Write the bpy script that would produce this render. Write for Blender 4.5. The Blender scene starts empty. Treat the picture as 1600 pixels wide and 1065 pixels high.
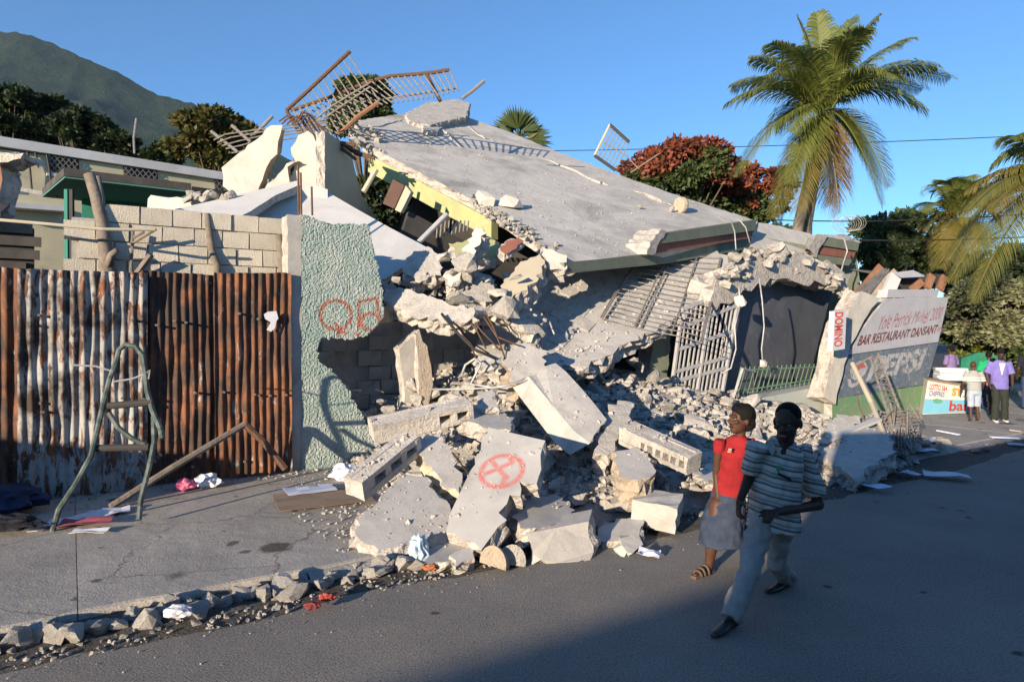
import bpy, bmesh, math, random
import numpy as np
from mathutils import Vector, Matrix, noise
random.seed(7); RNG = np.random.default_rng(7)
C = bpy.context.scene.collection
scene = bpy.context.scene
R = math.radians
# ------------------------------------------------------------------ camera
CAMH, FPX, CX, HY = 2.3, 1066.7, 800.0, 513.0       # eye height, focal length in photo pixels, principal column, horizon row
cam_d = bpy.data.cameras.new('camera'); cam = bpy.data.objects.new('camera', cam_d); C.objects.link(cam)
cam.location = (0, 0, CAMH); cam.rotation_euler = (R(90), 0, 0)
cam_d.lens = 24; cam_d.sensor_width = 36; cam_d.shift_y = -19.5/1600
cam_d.clip_start = 0.05; cam_d.clip_end = 12000
scene.camera = cam
# ------------------------------------------------------------------ sky + sun
SUN_AZ, SUN_EL = 32.0, 10.0                            # light travels to the right of the view axis by SUN_AZ
world = bpy.data.worlds.new('World'); scene.world = world; world.use_nodes = True
wn = world.node_tree; wn.nodes.clear()
wo = wn.nodes.new('ShaderNodeOutputWorld'); bg = wn.nodes.new('ShaderNodeBackground'); sk = wn.nodes.new('ShaderNodeTexSky')
sk.sky_type = 'NISHITA'; sk.sun_disc = False
sk.sun_elevation = R(SUN_EL); sk.sun_rotation = R(180+SUN_AZ)
sk.altitude = 300; sk.air_density = 1.0; sk.dust_density = 0.0; sk.ozone_density = 5.0
bg.inputs[1].default_value = 0.14
wn.links.new(sk.outputs[0], bg.inputs[0]); wn.links.new(bg.outputs[0], wo.inputs[0])
sd = bpy.data.lights.new('sun', 'SUN'); sun = bpy.data.objects.new('sun', sd); C.objects.link(sun)
LDIR = Vector((math.sin(R(SUN_AZ))*math.cos(R(SUN_EL)), math.cos(R(SUN_AZ))*math.cos(R(SUN_EL)), -math.sin(R(SUN_EL))))
sun.rotation_euler = LDIR.to_track_quat('-Z', 'Y').to_euler(); sun.location = (-10, -20, 8)
sd.energy = 5.0; sd.angle = R(0.5); sd.color = (1.0, 0.83, 0.62)
vs = scene.view_settings; vs.view_transform = 'Standard'; vs.look = 'None'; vs.gamma = 1; vs.use_curve_mapping = False
vs.exposure = 0.82
# ------------------------------------------------------------------ places
def P(px, py, Y): return Vector(((px-CX)/FPX*Y, Y, CAMH-(py-HY)/FPX*Y))
def G(px, py, z=0.0):
    return P(px, py, (CAMH-z)*FPX/(py-HY))
def plane3(a, b, c):
    n = (b-a).cross(c-a).normalized(); return (a, n)
def vplane(px, Y, ang):                               # upright plane through a column at depth Y, running off at ang degrees from the view axis
    a = P(px, HY, Y); d = Vector((math.sin(R(ang)), math.cos(R(ang)), 0)); return (a, Vector((d.y, -d.x, 0)))
def RP(px, py, pl):
    o = Vector((0, 0, CAMH)); d = P(px, py, 1.0)-o
    return o + d*((pl[0]-o).dot(pl[1])/d.dot(pl[1]))
F0 = Vector((-3.44, 10.48, 0)); U = Vector((.84, .5426, 0)).normalized(); N = Vector((U.y, -U.x, 0))   # along the facades; towards the street
def W(s, t, z=0.0): return F0+U*s+N*t+Vector((0, 0, z))
def ST(p): q = p-F0; return q.dot(U), q.dot(N)
UA = math.degrees(math.atan2(U.x, U.y))
def rnd(a, b): return random.uniform(a, b)
def sstep(a, b, x):
    x = min(1, max(0, (x-a)/(b-a))); return x*x*(3-2*x)
# ------------------------------------------------------------------ objects
def tag(o, label=None, cat=None, group=None, kind=None):
    if label: o['label'] = label
    if cat: o['category'] = cat
    if group: o['group'] = group
    if kind: o['kind'] = kind
    return o
def empty(name, loc, label=None, cat=None, group=None):
    o = bpy.data.objects.new(name, None); C.objects.link(o); o.location = loc; o.empty_display_size = .2
    return tag(o, label, cat, group)
WLOC = {}
def wloc(o):
    p = Vector(o.location)
    while o.parent: o = o.parent; p = p+Vector(o.location)
    return p
def link(name, me, parent=None, origin=None, label=None, cat=None, group=None, kind=None):
    o = bpy.data.objects.new(name, me); C.objects.link(o)
    if origin is None: origin = Vector((0, 0, 0))
    if parent: o.parent = parent; o.location = Vector(origin)-wloc(parent)
    else: o.location = origin
    return tag(o, label, cat, group, kind)
class MB:
    def __init__(s): s.v = []; s.f = []; s.m = []
    def add(s, vs, fs, m=0):
        b = len(s.v); s.v += [tuple(x) for x in vs]; s.f += [tuple(i+b for i in f) for f in fs]; s.m += [m]*len(fs); return s
    def box(s, c, size, rot=None, m=0):
        c = Vector(c); h = Vector(size)/2; M = rot if rot is not None else Matrix.Identity(3)
        vs = [c+M@Vector((x*h.x, y*h.y, z*h.z)) for x in (-1, 1) for y in (-1, 1) for z in (-1, 1)]
        return s.add(vs, [(0,1,3,2),(4,6,7,5),(0,4,5,1),(2,3,7,6),(0,2,6,4),(1,5,7,3)], m)
    def beam(s, a, b, w, h, m=0, up=Vector((0,0,1))):      # box from a to b
        a = Vector(a); b = Vector(b); d = (b-a).normalized()
        x = d.cross(up)
        if x.length < 1e-3: x = d.cross(Vector((1,0,0)))
        x.normalize(); y = x.cross(d)
        vs = [p+x*(i*w/2)+y*(j*h/2) for p in (a, b) for i, j in ((-1,-1),(1,-1),(1,1),(-1,1))]
        return s.add(vs, [(3,2,1,0),(4,5,6,7),(0,1,5,4),(1,2,6,5),(2,3,7,6),(3,0,4,7)], m)
    def tube(s, pts, r, n=6, m=0, caps=True):
        pts = [Vector(p) for p in pts]; rs = r if isinstance(r, (list, tuple)) else [r]*len(pts)
        vs = []; fs = []; prev = None
        for i, p in enumerate(pts):
            d = (pts[min(i+1, len(pts)-1)]-pts[max(i-1, 0)]).normalized()
            if prev is None:
                x = d.cross(Vector((0,0,1)))
                if x.length < 1e-2: x = d.cross(Vector((1,0,0)))
            else: x = prev-d*prev.dot(d)
            x.normalize(); prev = x; y = d.cross(x)
            for k in range(n):
                a = 2*math.pi*k/n; vs.append(p+(x*math.cos(a)+y*math.sin(a))*rs[i])
        for i in range(len(pts)-1):
            for k in range(n):
                a = i*n+k; b = i*n+(k+1) % n; fs.append((a, b, b+n, a+n))
        if caps: fs.append(tuple(range(n-1, -1, -1))); fs.append(tuple((len(pts)-1)*n+k for k in range(n)))
        return s.add(vs, fs, m)
    def prism(s, poly, vec, m=0, ms=None):
        n = len(poly); vec = Vector(vec); ms = m if ms is None else ms
        vs = [Vector(p) for p in poly]+[Vector(p)+vec for p in poly]
        b = len(s.v); s.v += [tuple(x) for x in vs]
        s.f.append(tuple(b+i for i in range(n))); s.m.append(m)
        s.f.append(tuple(b+n+i for i in reversed(range(n)))); s.m.append(m)
        for i in range(n):
            j = (i+1) % n; s.f.append((b+i, b+n+i, b+n+j, b+j)); s.m.append(ms)
        return s
    def build(s, name, mats, parent=None, label=None, cat=None, group=None, kind=None, smooth=False, origin=None, fix=True):
        if not isinstance(mats, (list, tuple)): mats = [mats]
        a = np.array(s.v, dtype=float)
        if origin is None:
            lo = a.min(0); hi = a.max(0); origin = ((lo[0]+hi[0])/2, (lo[1]+hi[1])/2, lo[2])
        a = a-np.array(origin)
        me = bpy.data.meshes.new(name); me.from_pydata(a.tolist(), [], s.f)
        for m in mats: me.materials.append(m)
        me.polygons.foreach_set('material_index', s.m)
        if smooth: me.polygons.foreach_set('use_smooth', [True]*len(s.f))
        if fix:
            bm = bmesh.new(); bm.from_mesh(me); bmesh.ops.recalc_face_normals(bm, faces=bm.faces); bm.to_mesh(me); bm.free()
        me.update()
        return link(name, me, parent, origin, label, cat, group, kind)
def copy_tree(o, parent=None):
    c = o.copy(); C.objects.link(c); c.parent = parent
    for ch in o.children: copy_tree(ch, c)
    return c
def broken(poly, thick, rough=.05, step=.14, clean=(), mats=2, layers=3, seed=None, flare=0.0):
    """a broken slab: flat faces, ragged thick sides. poly = planar points; thick = vector to the other face; clean = edges that stay straight"""
    rg = random.Random(seed if seed is not None else len(poly)*13+int(poly[0].x*100))
    thick = Vector(thick); n = len(poly); c = sum(poly, Vector())/n; t = thick.normalized()
    ring = []; flag = []
    for i in range(n):
        a, b = poly[i], poly[(i+1) % n]; L = (b-a).length; k = max(1, int(L/step)) if i not in clean else max(1, int(L/1.2))
        for j in range(k):
            ring.append(a.lerp(b, j/k)); flag.append(i not in clean)
            if j == 0 and ((i-1) % n in clean or i in clean): flag[-1] = False
    m = len(ring); out = []
    for i in range(m):
        d = ring[(i+1) % m]-ring[i-1]; o = d.cross(t)
        o = o.normalized() if o.length > 1e-6 else Vector()
        if o.dot(ring[i]-c) < 0 and False: o = -o
        out.append(o)
    area = sum((ring[i]-c).cross(ring[(i+1) % m]-c).dot(t) for i in range(m))
    sg = 1 if area > 0 else -1
    mb = MB(); vs = []
    for l in range(layers+1):
        f = l/layers
        for i in range(m):
            j = 0.0
            if flag[i]: j = (rg.random()-.62)*2*rough*(1.0 if 0 < l < layers else .8)+flare*math.sin(math.pi*f)
            tt = f+(rg.uniform(-.12, .12) if 0 < l < layers else 0)
            vs.append(ring[i]+out[i]*sg*j+thick*tt)
    b = 0; mb.v = [tuple(x) for x in vs]
    mb.f.append(tuple(range(m))); mb.m.append(0)
    mb.f.append(tuple(layers*m+i for i in reversed(range(m)))); mb.m.append(0)
    for l in range(layers):
        for i in range(m):
            j = (i+1) % m; cl = not (flag[i] or flag[j])
            mb.f.append((l*m+i, (l+1)*m+i, (l+1)*m+j, l*m+j)); mb.m.append(0 if (cl or mats == 1) else 1)
    return mb
def hullmesh(name, n, seed, sx=1, sy=1, sz=1, boxy=.6, mats=(), rag=0.0):
    rg = random.Random(seed); bm = bmesh.new()
    for i in range(n):
        p = Vector((rg.uniform(-1, 1), rg.uniform(-1, 1), rg.uniform(-1, 1)))
        q = p.normalized()*(.75+.25*rg.random())
        m = max(abs(p.x), abs(p.y), abs(p.z)); b = p/m
        r = q.lerp(b, boxy*rg.random())
        bm.verts.new((r.x*sx/2, r.y*sy/2, r.z*sz/2))
    bmesh.ops.convex_hull(bm, input=bm.verts)
    bmesh.ops.delete(bm, geom=[v for v in bm.verts if not v.link_faces], context='VERTS')
    bmesh.ops.dissolve_limit(bm, angle_limit=R(9), verts=bm.verts, edges=bm.edges)
    if rag:
        bmesh.ops.triangulate(bm, faces=bm.faces); bmesh.ops.subdivide_edges(bm, edges=[e for e in bm.edges if e.calc_length() > .28*max(sx, sy)], cuts=1)
        bmesh.ops.triangulate(bm, faces=bm.faces)
        for v in bm.verts: v.co += Vector((rg.uniform(-1,1), rg.uniform(-1,1), rg.uniform(-1,1)))*rag*min(sx, sy, sz)
    me = bpy.data.meshes.new(name); bm.to_mesh(me); bm.free()
    for m in mats: me.materials.append(m)
    return me
# ------------------------------------------------------------------ materials
def nodes(name):
    m = bpy.data.materials.new(name); m.use_nodes = True; nt = m.node_tree
    return m, nt, nt.nodes['Principled BSDF']
def nd(nt, t, **kw):
    n = nt.nodes.new(t)
    for k, v in kw.items():
        if k.startswith('i_'):
            key = k[2:]; n.inputs[int(key) if key.isdigit() else key].default_value = v
        else: setattr(n, k, v)
    return n
def ramp(nt, fac, stops):
    r = nt.nodes.new('ShaderNodeValToRGB'); e = r.color_ramp.elements
    while len(e) < len(stops): e.new(.5)
    for x, (p, c) in zip(e, stops):
        x.position = p; x.color = (c, c, c, 1) if isinstance(c, (int, float)) else (*c, 1)
    nt.links.new(fac, r.inputs[0]); return r
def mixc(nt, fac, a, b, mode='MIX'):
    m = nt.nodes.new('ShaderNodeMix'); m.data_type = 'RGBA'; m.blend_type = mode
    for sock, v in ((m.inputs[0], fac), (m.inputs[6], a), (m.inputs[7], b)):
        if isinstance(v, bpy.types.NodeSocket): nt.links.new(v, sock)
        elif isinstance(v, (int, float)): sock.default_value = v
        else: sock.default_value = (*v, 1)
    return m.outputs[2]
def coords(nt, kind='Object'):
    return nt.nodes.new('ShaderNodeTexCoord').outputs[kind]
def noisen(nt, co, scale, detail=5, rough=.6, dist=0):
    n = nd(nt, 'ShaderNodeTexNoise', i_Scale=scale, i_Detail=detail, i_Roughness=rough, i_Distortion=dist)
    nt.links.new(co, n.inputs['Vector']); return n.outputs['Fac']
def mathn(nt, op, a, b=None, c=None, clamp=False):
    m = nt.nodes.new('ShaderNodeMath'); m.operation = op; m.use_clamp = clamp
    for i, v in enumerate((a, b, c)):
        if v is None: continue
        if isinstance(v, (int, float)): m.inputs[i].default_value = v
        else: nt.links.new(v, m.inputs[i])
    return m.outputs[0]
def bumpn(nt, h, strength, dist, prev=None):
    b = nd(nt, 'ShaderNodeBump', i_Strength=strength, i_Distance=dist); nt.links.new(h, b.inputs['Height'])
    if prev: nt.links.new(prev, b.inputs['Normal'])
    return b.outputs[0]
def mat(name, c1, c2=None, rough=.85, scale=3.0, lo=.35, hi=.65, bump=.3, bscale=60, bdist=.01, spec=.25, c3=None, c3scale=1.2, c3lo=.55, c3hi=.7, rand=0.0, metal=0.0, coarse=0.0, coarse_scale=8, grime=0.0, aggregate=0.0):
    m, nt, b = nodes(name); co = coords(nt); L = nt.links
    if c2 is None: c2 = tuple(x*.75 for x in c1)
    col = mixc(nt, ramp(nt, noisen(nt, co, scale, 6), [(lo, 0), (hi, 1)]).outputs[0], c1, c2)
    if c3 is not None:
        col = mixc(nt, ramp(nt, noisen(nt, co, c3scale, 7, .65, .4), [(c3lo, 0), (c3hi, 1)]).outputs[0], col, c3)
    if grime:
        gcol = ramp(nt, noisen(nt, co, scale*.55, 12, .78, .3), [(.30, 1-grime), (.52, 1.0), (.75, 1-grime*.45)]).outputs[0]
        col = mixc(nt, 1.0, col, gcol, 'MULTIPLY')
        col = mixc(nt, ramp(nt, noisen(nt, co, 34, 4, .7), [(.60, 0), (.70, grime)]).outputs[0], col, tuple(x*.45 for x in c1))
    if rand:
        oi = nt.nodes.new('ShaderNodeObjectInfo'); v = mathn(nt, 'MULTIPLY_ADD', oi.outputs['Random'], rand*2, 1-rand)
        hs = nd(nt, 'ShaderNodeHueSaturation'); L.new(v, hs.inputs['Value']); L.new(col, hs.inputs['Color']); col = hs.outputs[0]
    L.new(col, b.inputs['Base Color']); b.inputs['Roughness'].default_value = rough
    b.inputs['Specular IOR Level'].default_value = spec; b.inputs['Metallic'].default_value = metal
    nrm = None
    if coarse: nrm = bumpn(nt, noisen(nt, co, coarse_scale, 4), coarse, .06)
    if aggregate:
        vo = nd(nt, 'ShaderNodeTexVoronoi', i_Scale=26.0); nt.links.new(co, vo.inputs['Vector']); nrm = bumpn(nt, vo.outputs['Distance'], aggregate, .03, nrm)
    if bump: nrm = bumpn(nt, noisen(nt, co, bscale, 4, .7), bump, bdist, nrm)
    if nrm: L.new(nrm, b.inputs['Normal'])
    return m
def leafmat(name, cols, trans=.25, rough=.5):
    m, nt, b = nodes(name); L = nt.links; g = nt.nodes.new('ShaderNodeNewGeometry')
    r = ramp(nt, g.outputs['Random Per Island'], [(i/max(1, len(cols)-1), c) for i, c in enumerate(cols)])
    L.new(r.outputs[0], b.inputs['Base Color']); b.inputs['Roughness'].default_value = rough; b.inputs['Specular IOR Level'].default_value = .3
    t = nt.nodes.new('ShaderNodeBsdfTranslucent'); L.new(r.outputs[0], t.inputs[0]); mx = nt.nodes.new('ShaderNodeMixShader'); mx.inputs[0].default_value = trans
    L.new(b.outputs[0], mx.inputs[1]); L.new(t.outputs[0], mx.inputs[2]); L.new(mx.outputs[0], nt.nodes['Material Output'].inputs[0])
    return m
def paintmask(nt, co2, shapes, width, soft=.6):
    """sprayed strokes: co2 = vector socket; shapes = ('ring',cx,cy,r[,squash]) or ('seg',x0,y0,x1,y1) in its X,Y"""
    L = nt.links; best = None
    for sh in shapes:
        if sh[0] == 'ring':
            v = nd(nt, 'ShaderNodeVectorMath', operation='SUBTRACT'); L.new(co2, v.inputs[0]); v.inputs[1].default_value = (sh[1], sh[2], 0)
            k = nd(nt, 'ShaderNodeVectorMath', operation='MULTIPLY'); L.new(v.outputs[0], k.inputs[0]); k.inputs[1].default_value = (1/(sh[4] if len(sh) > 4 else 1), 1, 0)
            l = nd(nt, 'ShaderNodeVectorMath', operation='LENGTH'); L.new(k.outputs[0], l.inputs[0])
            d = mathn(nt, 'ABSOLUTE', mathn(nt, 'SUBTRACT', l.outputs['Value'], sh[3]))
        else:
            x0, y0, x1, y1 = sh[1:5]; dx, dy = x1-x0, y1-y0; q = dx*dx+dy*dy
            v = nd(nt, 'ShaderNodeVectorMath', operation='SUBTRACT'); L.new(co2, v.inputs[0]); v.inputs[1].default_value = (x0, y0, 0)
            k = nd(nt, 'ShaderNodeVectorMath', operation='MULTIPLY'); L.new(v.outputs[0], k.inputs[0]); k.inputs[1].default_value = (1, 1, 0)
            dt = nd(nt, 'ShaderNodeVectorMath', operation='DOT_PRODUCT'); L.new(k.outputs[0], dt.inputs[0]); dt.inputs[1].default_value = (dx/q, dy/q, 0)
            tt = mathn(nt, 'ADD', dt.outputs['Value'], 0.0, clamp=True)
            sc = nd(nt, 'ShaderNodeVectorMath', operation='SCALE'); sc.inputs[0].default_value = (dx, dy, 0); L.new(tt, sc.inputs['Scale'])
            e = nd(nt, 'ShaderNodeVectorMath', operation='SUBTRACT'); L.new(k.outputs[0], e.inputs[0]); L.new(sc.outputs[0], e.inputs[1])
            l = nd(nt, 'ShaderNodeVectorMath', operation='LENGTH'); L.new(e.outputs[0], l.inputs[0]); d = l.outputs['Value']
        best = d if best is None else mathn(nt, 'MINIMUM', best, d)
    mr = nd(nt, 'ShaderNodeMapRange', interpolation_type='SMOOTHSTEP'); L.new(best, mr.inputs[0])
    mr.inputs[1].default_value = width*(1-soft); mr.inputs[2].default_value = width*(1+soft); mr.inputs[3].default_value = 1; mr.inputs[4].default_value = 0
    return mr.outputs[0]
M = {}
M['concrete'] = mat('concrete', (.52,.495,.455), (.43,.41,.38), scale=1.6, c3=(.33,.32,.305), c3scale=.9, c3lo=.52, c3hi=.75, bump=.5, bscale=55, rand=.12, grime=.45)
M['roofconc'] = mat('roof_concrete', (.57,.535,.485), (.47,.445,.41), scale=1.1, c3=(.30,.285,.265), c3scale=.5, c3lo=.50, c3hi=.68, bump=.5, bscale=40, coarse=.25, coarse_scale=6, grime=.40)
M['rubble'] = mat('broken_concrete', (.57,.53,.475), (.43,.405,.37), scale=5, c3=(.28,.265,.25), c3scale=3, bump=.8, bscale=38, bdist=.03, rand=.18, coarse=.45, coarse_scale=10, grime=.35)
M['edge'] = mat('concrete_fracture', (.55,.50,.44), (.36,.33,.30), scale=7, c3=(.25,.235,.22), c3scale=9, c3lo=.55, c3hi=.7, bump=.6, bscale=55, bdist=.02, coarse=.5, coarse_scale=6, aggregate=.5)
M['tan'] = mat('tan_fracture', (.50,.40,.29), (.40,.34,.28), scale=6, bump=.9, bscale=30, bdist=.04, coarse=.6, rand=.1)
M['cream'] = mat('cream_plaster', (.50,.44,.33), (.43,.385,.29), scale=2, bump=.2, rand=.06)
M['white'] = mat('white_plaster', (.62,.58,.505), (.52,.49,.43), scale=1.3, c3=(.45,.41,.35), c3scale=1.5, c3lo=.55, c3hi=.75, bump=.4, bscale=25, grime=.3, coarse=.2)
M['pale'] = mat('pale_sheet', (.60,.585,.56), (.54,.53,.51), scale=.8, c3=(.42,.41,.40), c3scale=1.1, c3lo=.6, c3hi=.8, bump=.2, bscale=25, grime=.25)
M['lime'] = mat('lime_paint', (.40,.41,.20), (.33,.34,.17), scale=2.2, c3=(.58,.55,.42), c3scale=3, c3lo=.62, c3hi=.72, bump=.15)
M['olive'] = mat('olive_paint', (.20,.22,.16), (.15,.165,.125), scale=2, c3=(.27,.26,.22), c3scale=4, c3lo=.6, c3hi=.75, bump=.15)
M['brick_red'] = mat('brick_red_paint', (.30,.12,.085), (.22,.095,.07), scale=3, c3=(.36,.24,.19), c3scale=4, c3lo=.62, c3hi=.75, bump=.15)
M['dark'] = mat('dark_and_shade', (.07,.065,.06), (.045,.042,.04), scale=2, bump=.3)  # near-black; on inner walls and shack it stands in for shade
M['slate'] = mat('shaded_slate_plaster', (.115,.125,.15), (.085,.095,.115), scale=1.5, c3=(.16,.165,.18), c3scale=2.5, bump=.5, bscale=45)  # dark slate colour carries part of the recessed wall's shade
M['steel'] = mat('dull_steel', (.30,.29,.28), (.20,.18,.16), rough=.55, scale=12, bump=.1, metal=.35)
M['rebar'] = mat('rusty_bar', (.15,.085,.05), (.09,.055,.04), rough=.8, scale=20, bump=.3)
M['grey_paint'] = mat('grey_gate_paint', (.42,.42,.43), (.33,.33,.34), rough=.55, scale=8, c3=(.20,.14,.11), c3scale=10, c3lo=.62, c3hi=.7, bump=.1)
M['bar_grey'] = mat('weathered_bar', (.27,.25,.22), (.17,.14,.12), rough=.7, scale=9, bump=.2)
M['green_rail'] = mat('green_rail_paint', (.13,.24,.15), (.12,.17,.12), rough=.6, scale=8, bump=.1)
M['wood'] = mat('weathered_wood', (.24,.20,.165), (.15,.125,.10), scale=7, bump=.6, bscale=25, bdist=.02)
M['redwood'] = mat('red_brown_wood', (.30,.15,.085), (.20,.10,.06), scale=5, bump=.4, bscale=25)
M['soil'] = mat('dirt', (.12,.105,.09), (.075,.066,.058), scale=6, bump=.9, bscale=30, bdist=.03, coarse=.5, coarse_scale=9)
M['dustsoil'] = mat('dust_and_grit', (.44,.41,.37), (.30,.28,.255), scale=4, bump=.9, bscale=40, bdist=.03, coarse=.6, coarse_scale=9, grime=.3)
M['paper'] = mat('paper', (.74,.74,.76), (.62,.63,.68), scale=6, bump=.1, rough=.7, rand=.08)
M['wire'] = mat('wire', (.45,.44,.42), (.3,.29,.28), rough=.5, scale=10, bump=0, metal=.3)
M['cable'] = mat('black_cable', (.03,.03,.032), rough=.6, bump=0)
# ================================================================== GROUND
def spots(nt, co, scale, r, keep, seed):
    """small scattered drops: a voronoi cell centre here and there, each with a ragged rim"""
    mp = nd(nt, 'ShaderNodeMapping'); nt.links.new(co, mp.inputs[0]); mp.inputs['Location'].default_value = (seed, seed*.7, 0); mp.inputs['Scale'].default_value = (1, 1, 0)
    nz = nd(nt, 'ShaderNodeTexNoise', i_Scale=scale*5, i_Detail=4.0); nt.links.new(mp.outputs[0], nz.inputs['Vector'])
    ad = nd(nt, 'ShaderNodeVectorMath', operation='MULTIPLY_ADD'); nt.links.new(nz.outputs['Color'], ad.inputs[0]); ad.inputs[1].default_value = (.25/scale, .25/scale, 0); nt.links.new(mp.outputs[0], ad.inputs[2])
    vo = nd(nt, 'ShaderNodeTexVoronoi', i_Scale=scale); nt.links.new(ad.outputs[0], vo.inputs['Vector'])
    sc = nd(nt, 'ShaderNodeSeparateColor'); nt.links.new(vo.outputs['Color'], sc.inputs[0])
    pick = mathn(nt, 'LESS_THAN', sc.outputs[0], keep); rad = mathn(nt, 'MULTIPLY_ADD', sc.outputs[1], r*.8, r*.35)
    return mathn(nt, 'MULTIPLY', pick, mathn(nt, 'MULTIPLY', mathn(nt, 'SUBTRACT', rad, vo.outputs['Distance']), 14, clamp=True), clamp=True)
def asphalt():
    m, nt, b = nodes('asphalt'); co = coords(nt); L = nt.links
    col = mixc(nt, ramp(nt, noisen(nt, co, .7, 9, .7), [(.30, 0), (.70, 1)]).outputs[0], (.31,.278,.236), (.215,.196,.172))
    g1 = noisen(nt, co, 60, 3, .8)
    col = mixc(nt, ramp(nt, g1, [(.34, 1), (.47, 0)]).outputs[0], col, (.085,.082,.08)); col = mixc(nt, ramp(nt, g1, [(.56, 0), (.70, 1)]).outputs[0], col, (.42,.40,.37))
    col = mixc(nt, ramp(nt, noisen(nt, co, 13, 4, .7), [(.62, 0), (.72, .55)]).outputs[0], col, (.36,.34,.31))
    col = mixc(nt, mathn(nt, 'MULTIPLY', spots(nt, co, 2.6, .15, .30, 3.3), .85), col, (.04,.038,.037)); col = mixc(nt, mathn(nt, 'MULTIPLY', spots(nt, co, 1.3, .12, .30, 8.1), .55), col, (.07,.066,.062))
    L.new(col, b.inputs['Base Color']); b.inputs['Roughness'].default_value = .9; b.inputs['Specular IOR Level'].default_value = .15
    L.new(bumpn(nt, g1, .8, .02, bumpn(nt, noisen(nt, co, 2.5, 4), .25, .06)), b.inputs['Normal']); return m
def pavement():
    m, nt, b = nodes('pavement_concrete'); co = coords(nt); L = nt.links
    col = mixc(nt, ramp(nt, noisen(nt, co, .8, 9, .7), [(.33, 0), (.68, 1)]).outputs[0], (.50,.45,.385), (.34,.31,.27))
    g1 = noisen(nt, co, 55, 3, .8)
    col = mixc(nt, ramp(nt, g1, [(.34, .8), (.46, 0)]).outputs[0], col, (.16,.15,.135)); col = mixc(nt, ramp(nt, noisen(nt, co, 9, 5, .75), [(.58, 0), (.72, .5)]).outputs[0], col, (.22,.205,.185))
    col = mixc(nt, mathn(nt, 'MULTIPLY', spots(nt, co, 1.5, .30, .34, 5.2), .9), col, (.085,.076,.062)); col = mixc(nt, mathn(nt, 'MULTIPLY', spots(nt, co, 4.0, .25, .18, 1.7), .8), col, (.10,.092,.08))
    cr = nd(nt, 'ShaderNodeTexVoronoi', i_Scale=.55, feature='DISTANCE_TO_EDGE'); nz = nd(nt, 'ShaderNodeTexNoise', i_Scale=3.0, i_Detail=6.0); L.new(co, nz.inputs['Vector'])
    ad = nd(nt, 'ShaderNodeVectorMath', operation='MULTIPLY_ADD'); L.new(nz.outputs['Color'], ad.inputs[0]); ad.inputs[1].default_value = (.5,.5,0); L.new(co, ad.inputs[2]); L.new(ad.outputs[0], cr.inputs['Vector'])
    col = mixc(nt, ramp(nt, cr.outputs['Distance'], [(.0, .75), (.007, 0)]).outputs[0], col, (.10,.09,.08))
    L.new(col, b.inputs['Base Color']); b.inputs['Roughness'].default_value = .88; b.inputs['Specular IOR Level'].default_value = .15
    L.new(bumpn(nt, g1, .6, .015, bumpn(nt, noisen(nt, co, 3, 5), .35, .06)), b.inputs['Normal']); return m
M['asphalt'] = asphalt(); M['pavement'] = pavement()
KERB = 4.45
g = MB(); g.add([(-3050,-150,-.06),(2500,-150,-.06),(2500,2550,-.06),(-3050,2550,-.06)], [(0,1,2,3)]).build('ground', M['soil'], kind='structure', origin=(0,0,0))
rd = MB(); rd.add([W(-60,KERB+.2,0),W(70,KERB+.2,0),W(70,14.5,0),W(-60,14.5,0)], [(0,1,2,3)]); rd.build('road', M['asphalt'], kind='structure', origin=(0,0,0))
fs = MB(); fs.prism([W(-60,14.5,-.05),W(70,14.5,-.05),W(70,18,-.05),W(-60,18,-.05)], (0,0,.17)); fs.build('far_pavement', M['pavement'], kind='structure')
sb_ = MB(); sb_.prism([W(-40,KERB-.06,-.05),W(60,KERB-.06,-.05),W(60,-1.2,-.05),W(-40,-1.2,-.05)], (0,0,.150)); swalk = sb_.build('pavement', M['dustsoil'], kind='structure')
def paving(s0, s1, t0, t1):
    k = MB(); n = max(2, int((s1-s0)/.35)); e = .035; top = .12
    rows = []
    for i in range(n+1):
        s = s0+(s1-s0)*i/n; w = .03*noise.noise(Vector((s*1.7, 3.1, 0)))*(t1 > KERB-.2)+(.05*noise.noise(Vector((s*4, 9, 0))) if t1 > KERB-.2 else 0)
        rows.append([W(s,t0,top), W(s,t1-e+w,top), W(s,t1-e*.25+w,top-e*.35), W(s,t1+w,top-e), W(s,t1+w+.01,-.04), W(s,t0,-.04)])
    vs = [p for r in rows for p in r]; fs = []
    for i in range(n):
        for j in range(6): a = i*6+j; b = i*6+(j+1) % 6; fs.append((a, b, b+6, a+6))
    fs.append(tuple(range(6))); fs.append(tuple(n*6+j for j in range(6)))
    k.add(vs, fs); return k.build('paving_slab', M['pavement'], swalk)
for a, b in ((-14,-9.6),(-9.585,-5.62),(-5.605,-2.757),(-2.75,1.3),(1.315,5.4),(5.42,9.6),(9.615,13.6),(13.615,17.6),(17.615,22),(22.02,30)):
    paving(a, b, -1.1, KERB)
# dirt-filled gutter between kerb and road
gm = MB(); ns, ntt = 150, 8; vs = []
for i in range(ns+1):
    s = -8+30*i/ns; wd = .62+.16*noise.noise(Vector((s*.9,0,0)))+.08*noise.noise(Vector((s*3.1,5,0)))+.25*sstep(1, 3, s)*(1-sstep(9, 13, s))
    for j in range(ntt+1):
        f = j/ntt; h = .05*(1-f)**1.2+.025*noise.noise(Vector((s*5, f*5, 2)))*(1-f)
        vs.append(W(s, KERB-.02+wd*f, max(h, 0)+.006*(1-f)+(-.004 if j == ntt else .003)))
gm.add(vs, [(i*(ntt+1)+j, i*(ntt+1)+j+1, (i+1)*(ntt+1)+j+1, (i+1)*(ntt+1)+j) for i in range(ns) for j in range(ntt)])
gm.build('gutter', M['soil'], kind='structure', smooth=True)
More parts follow.
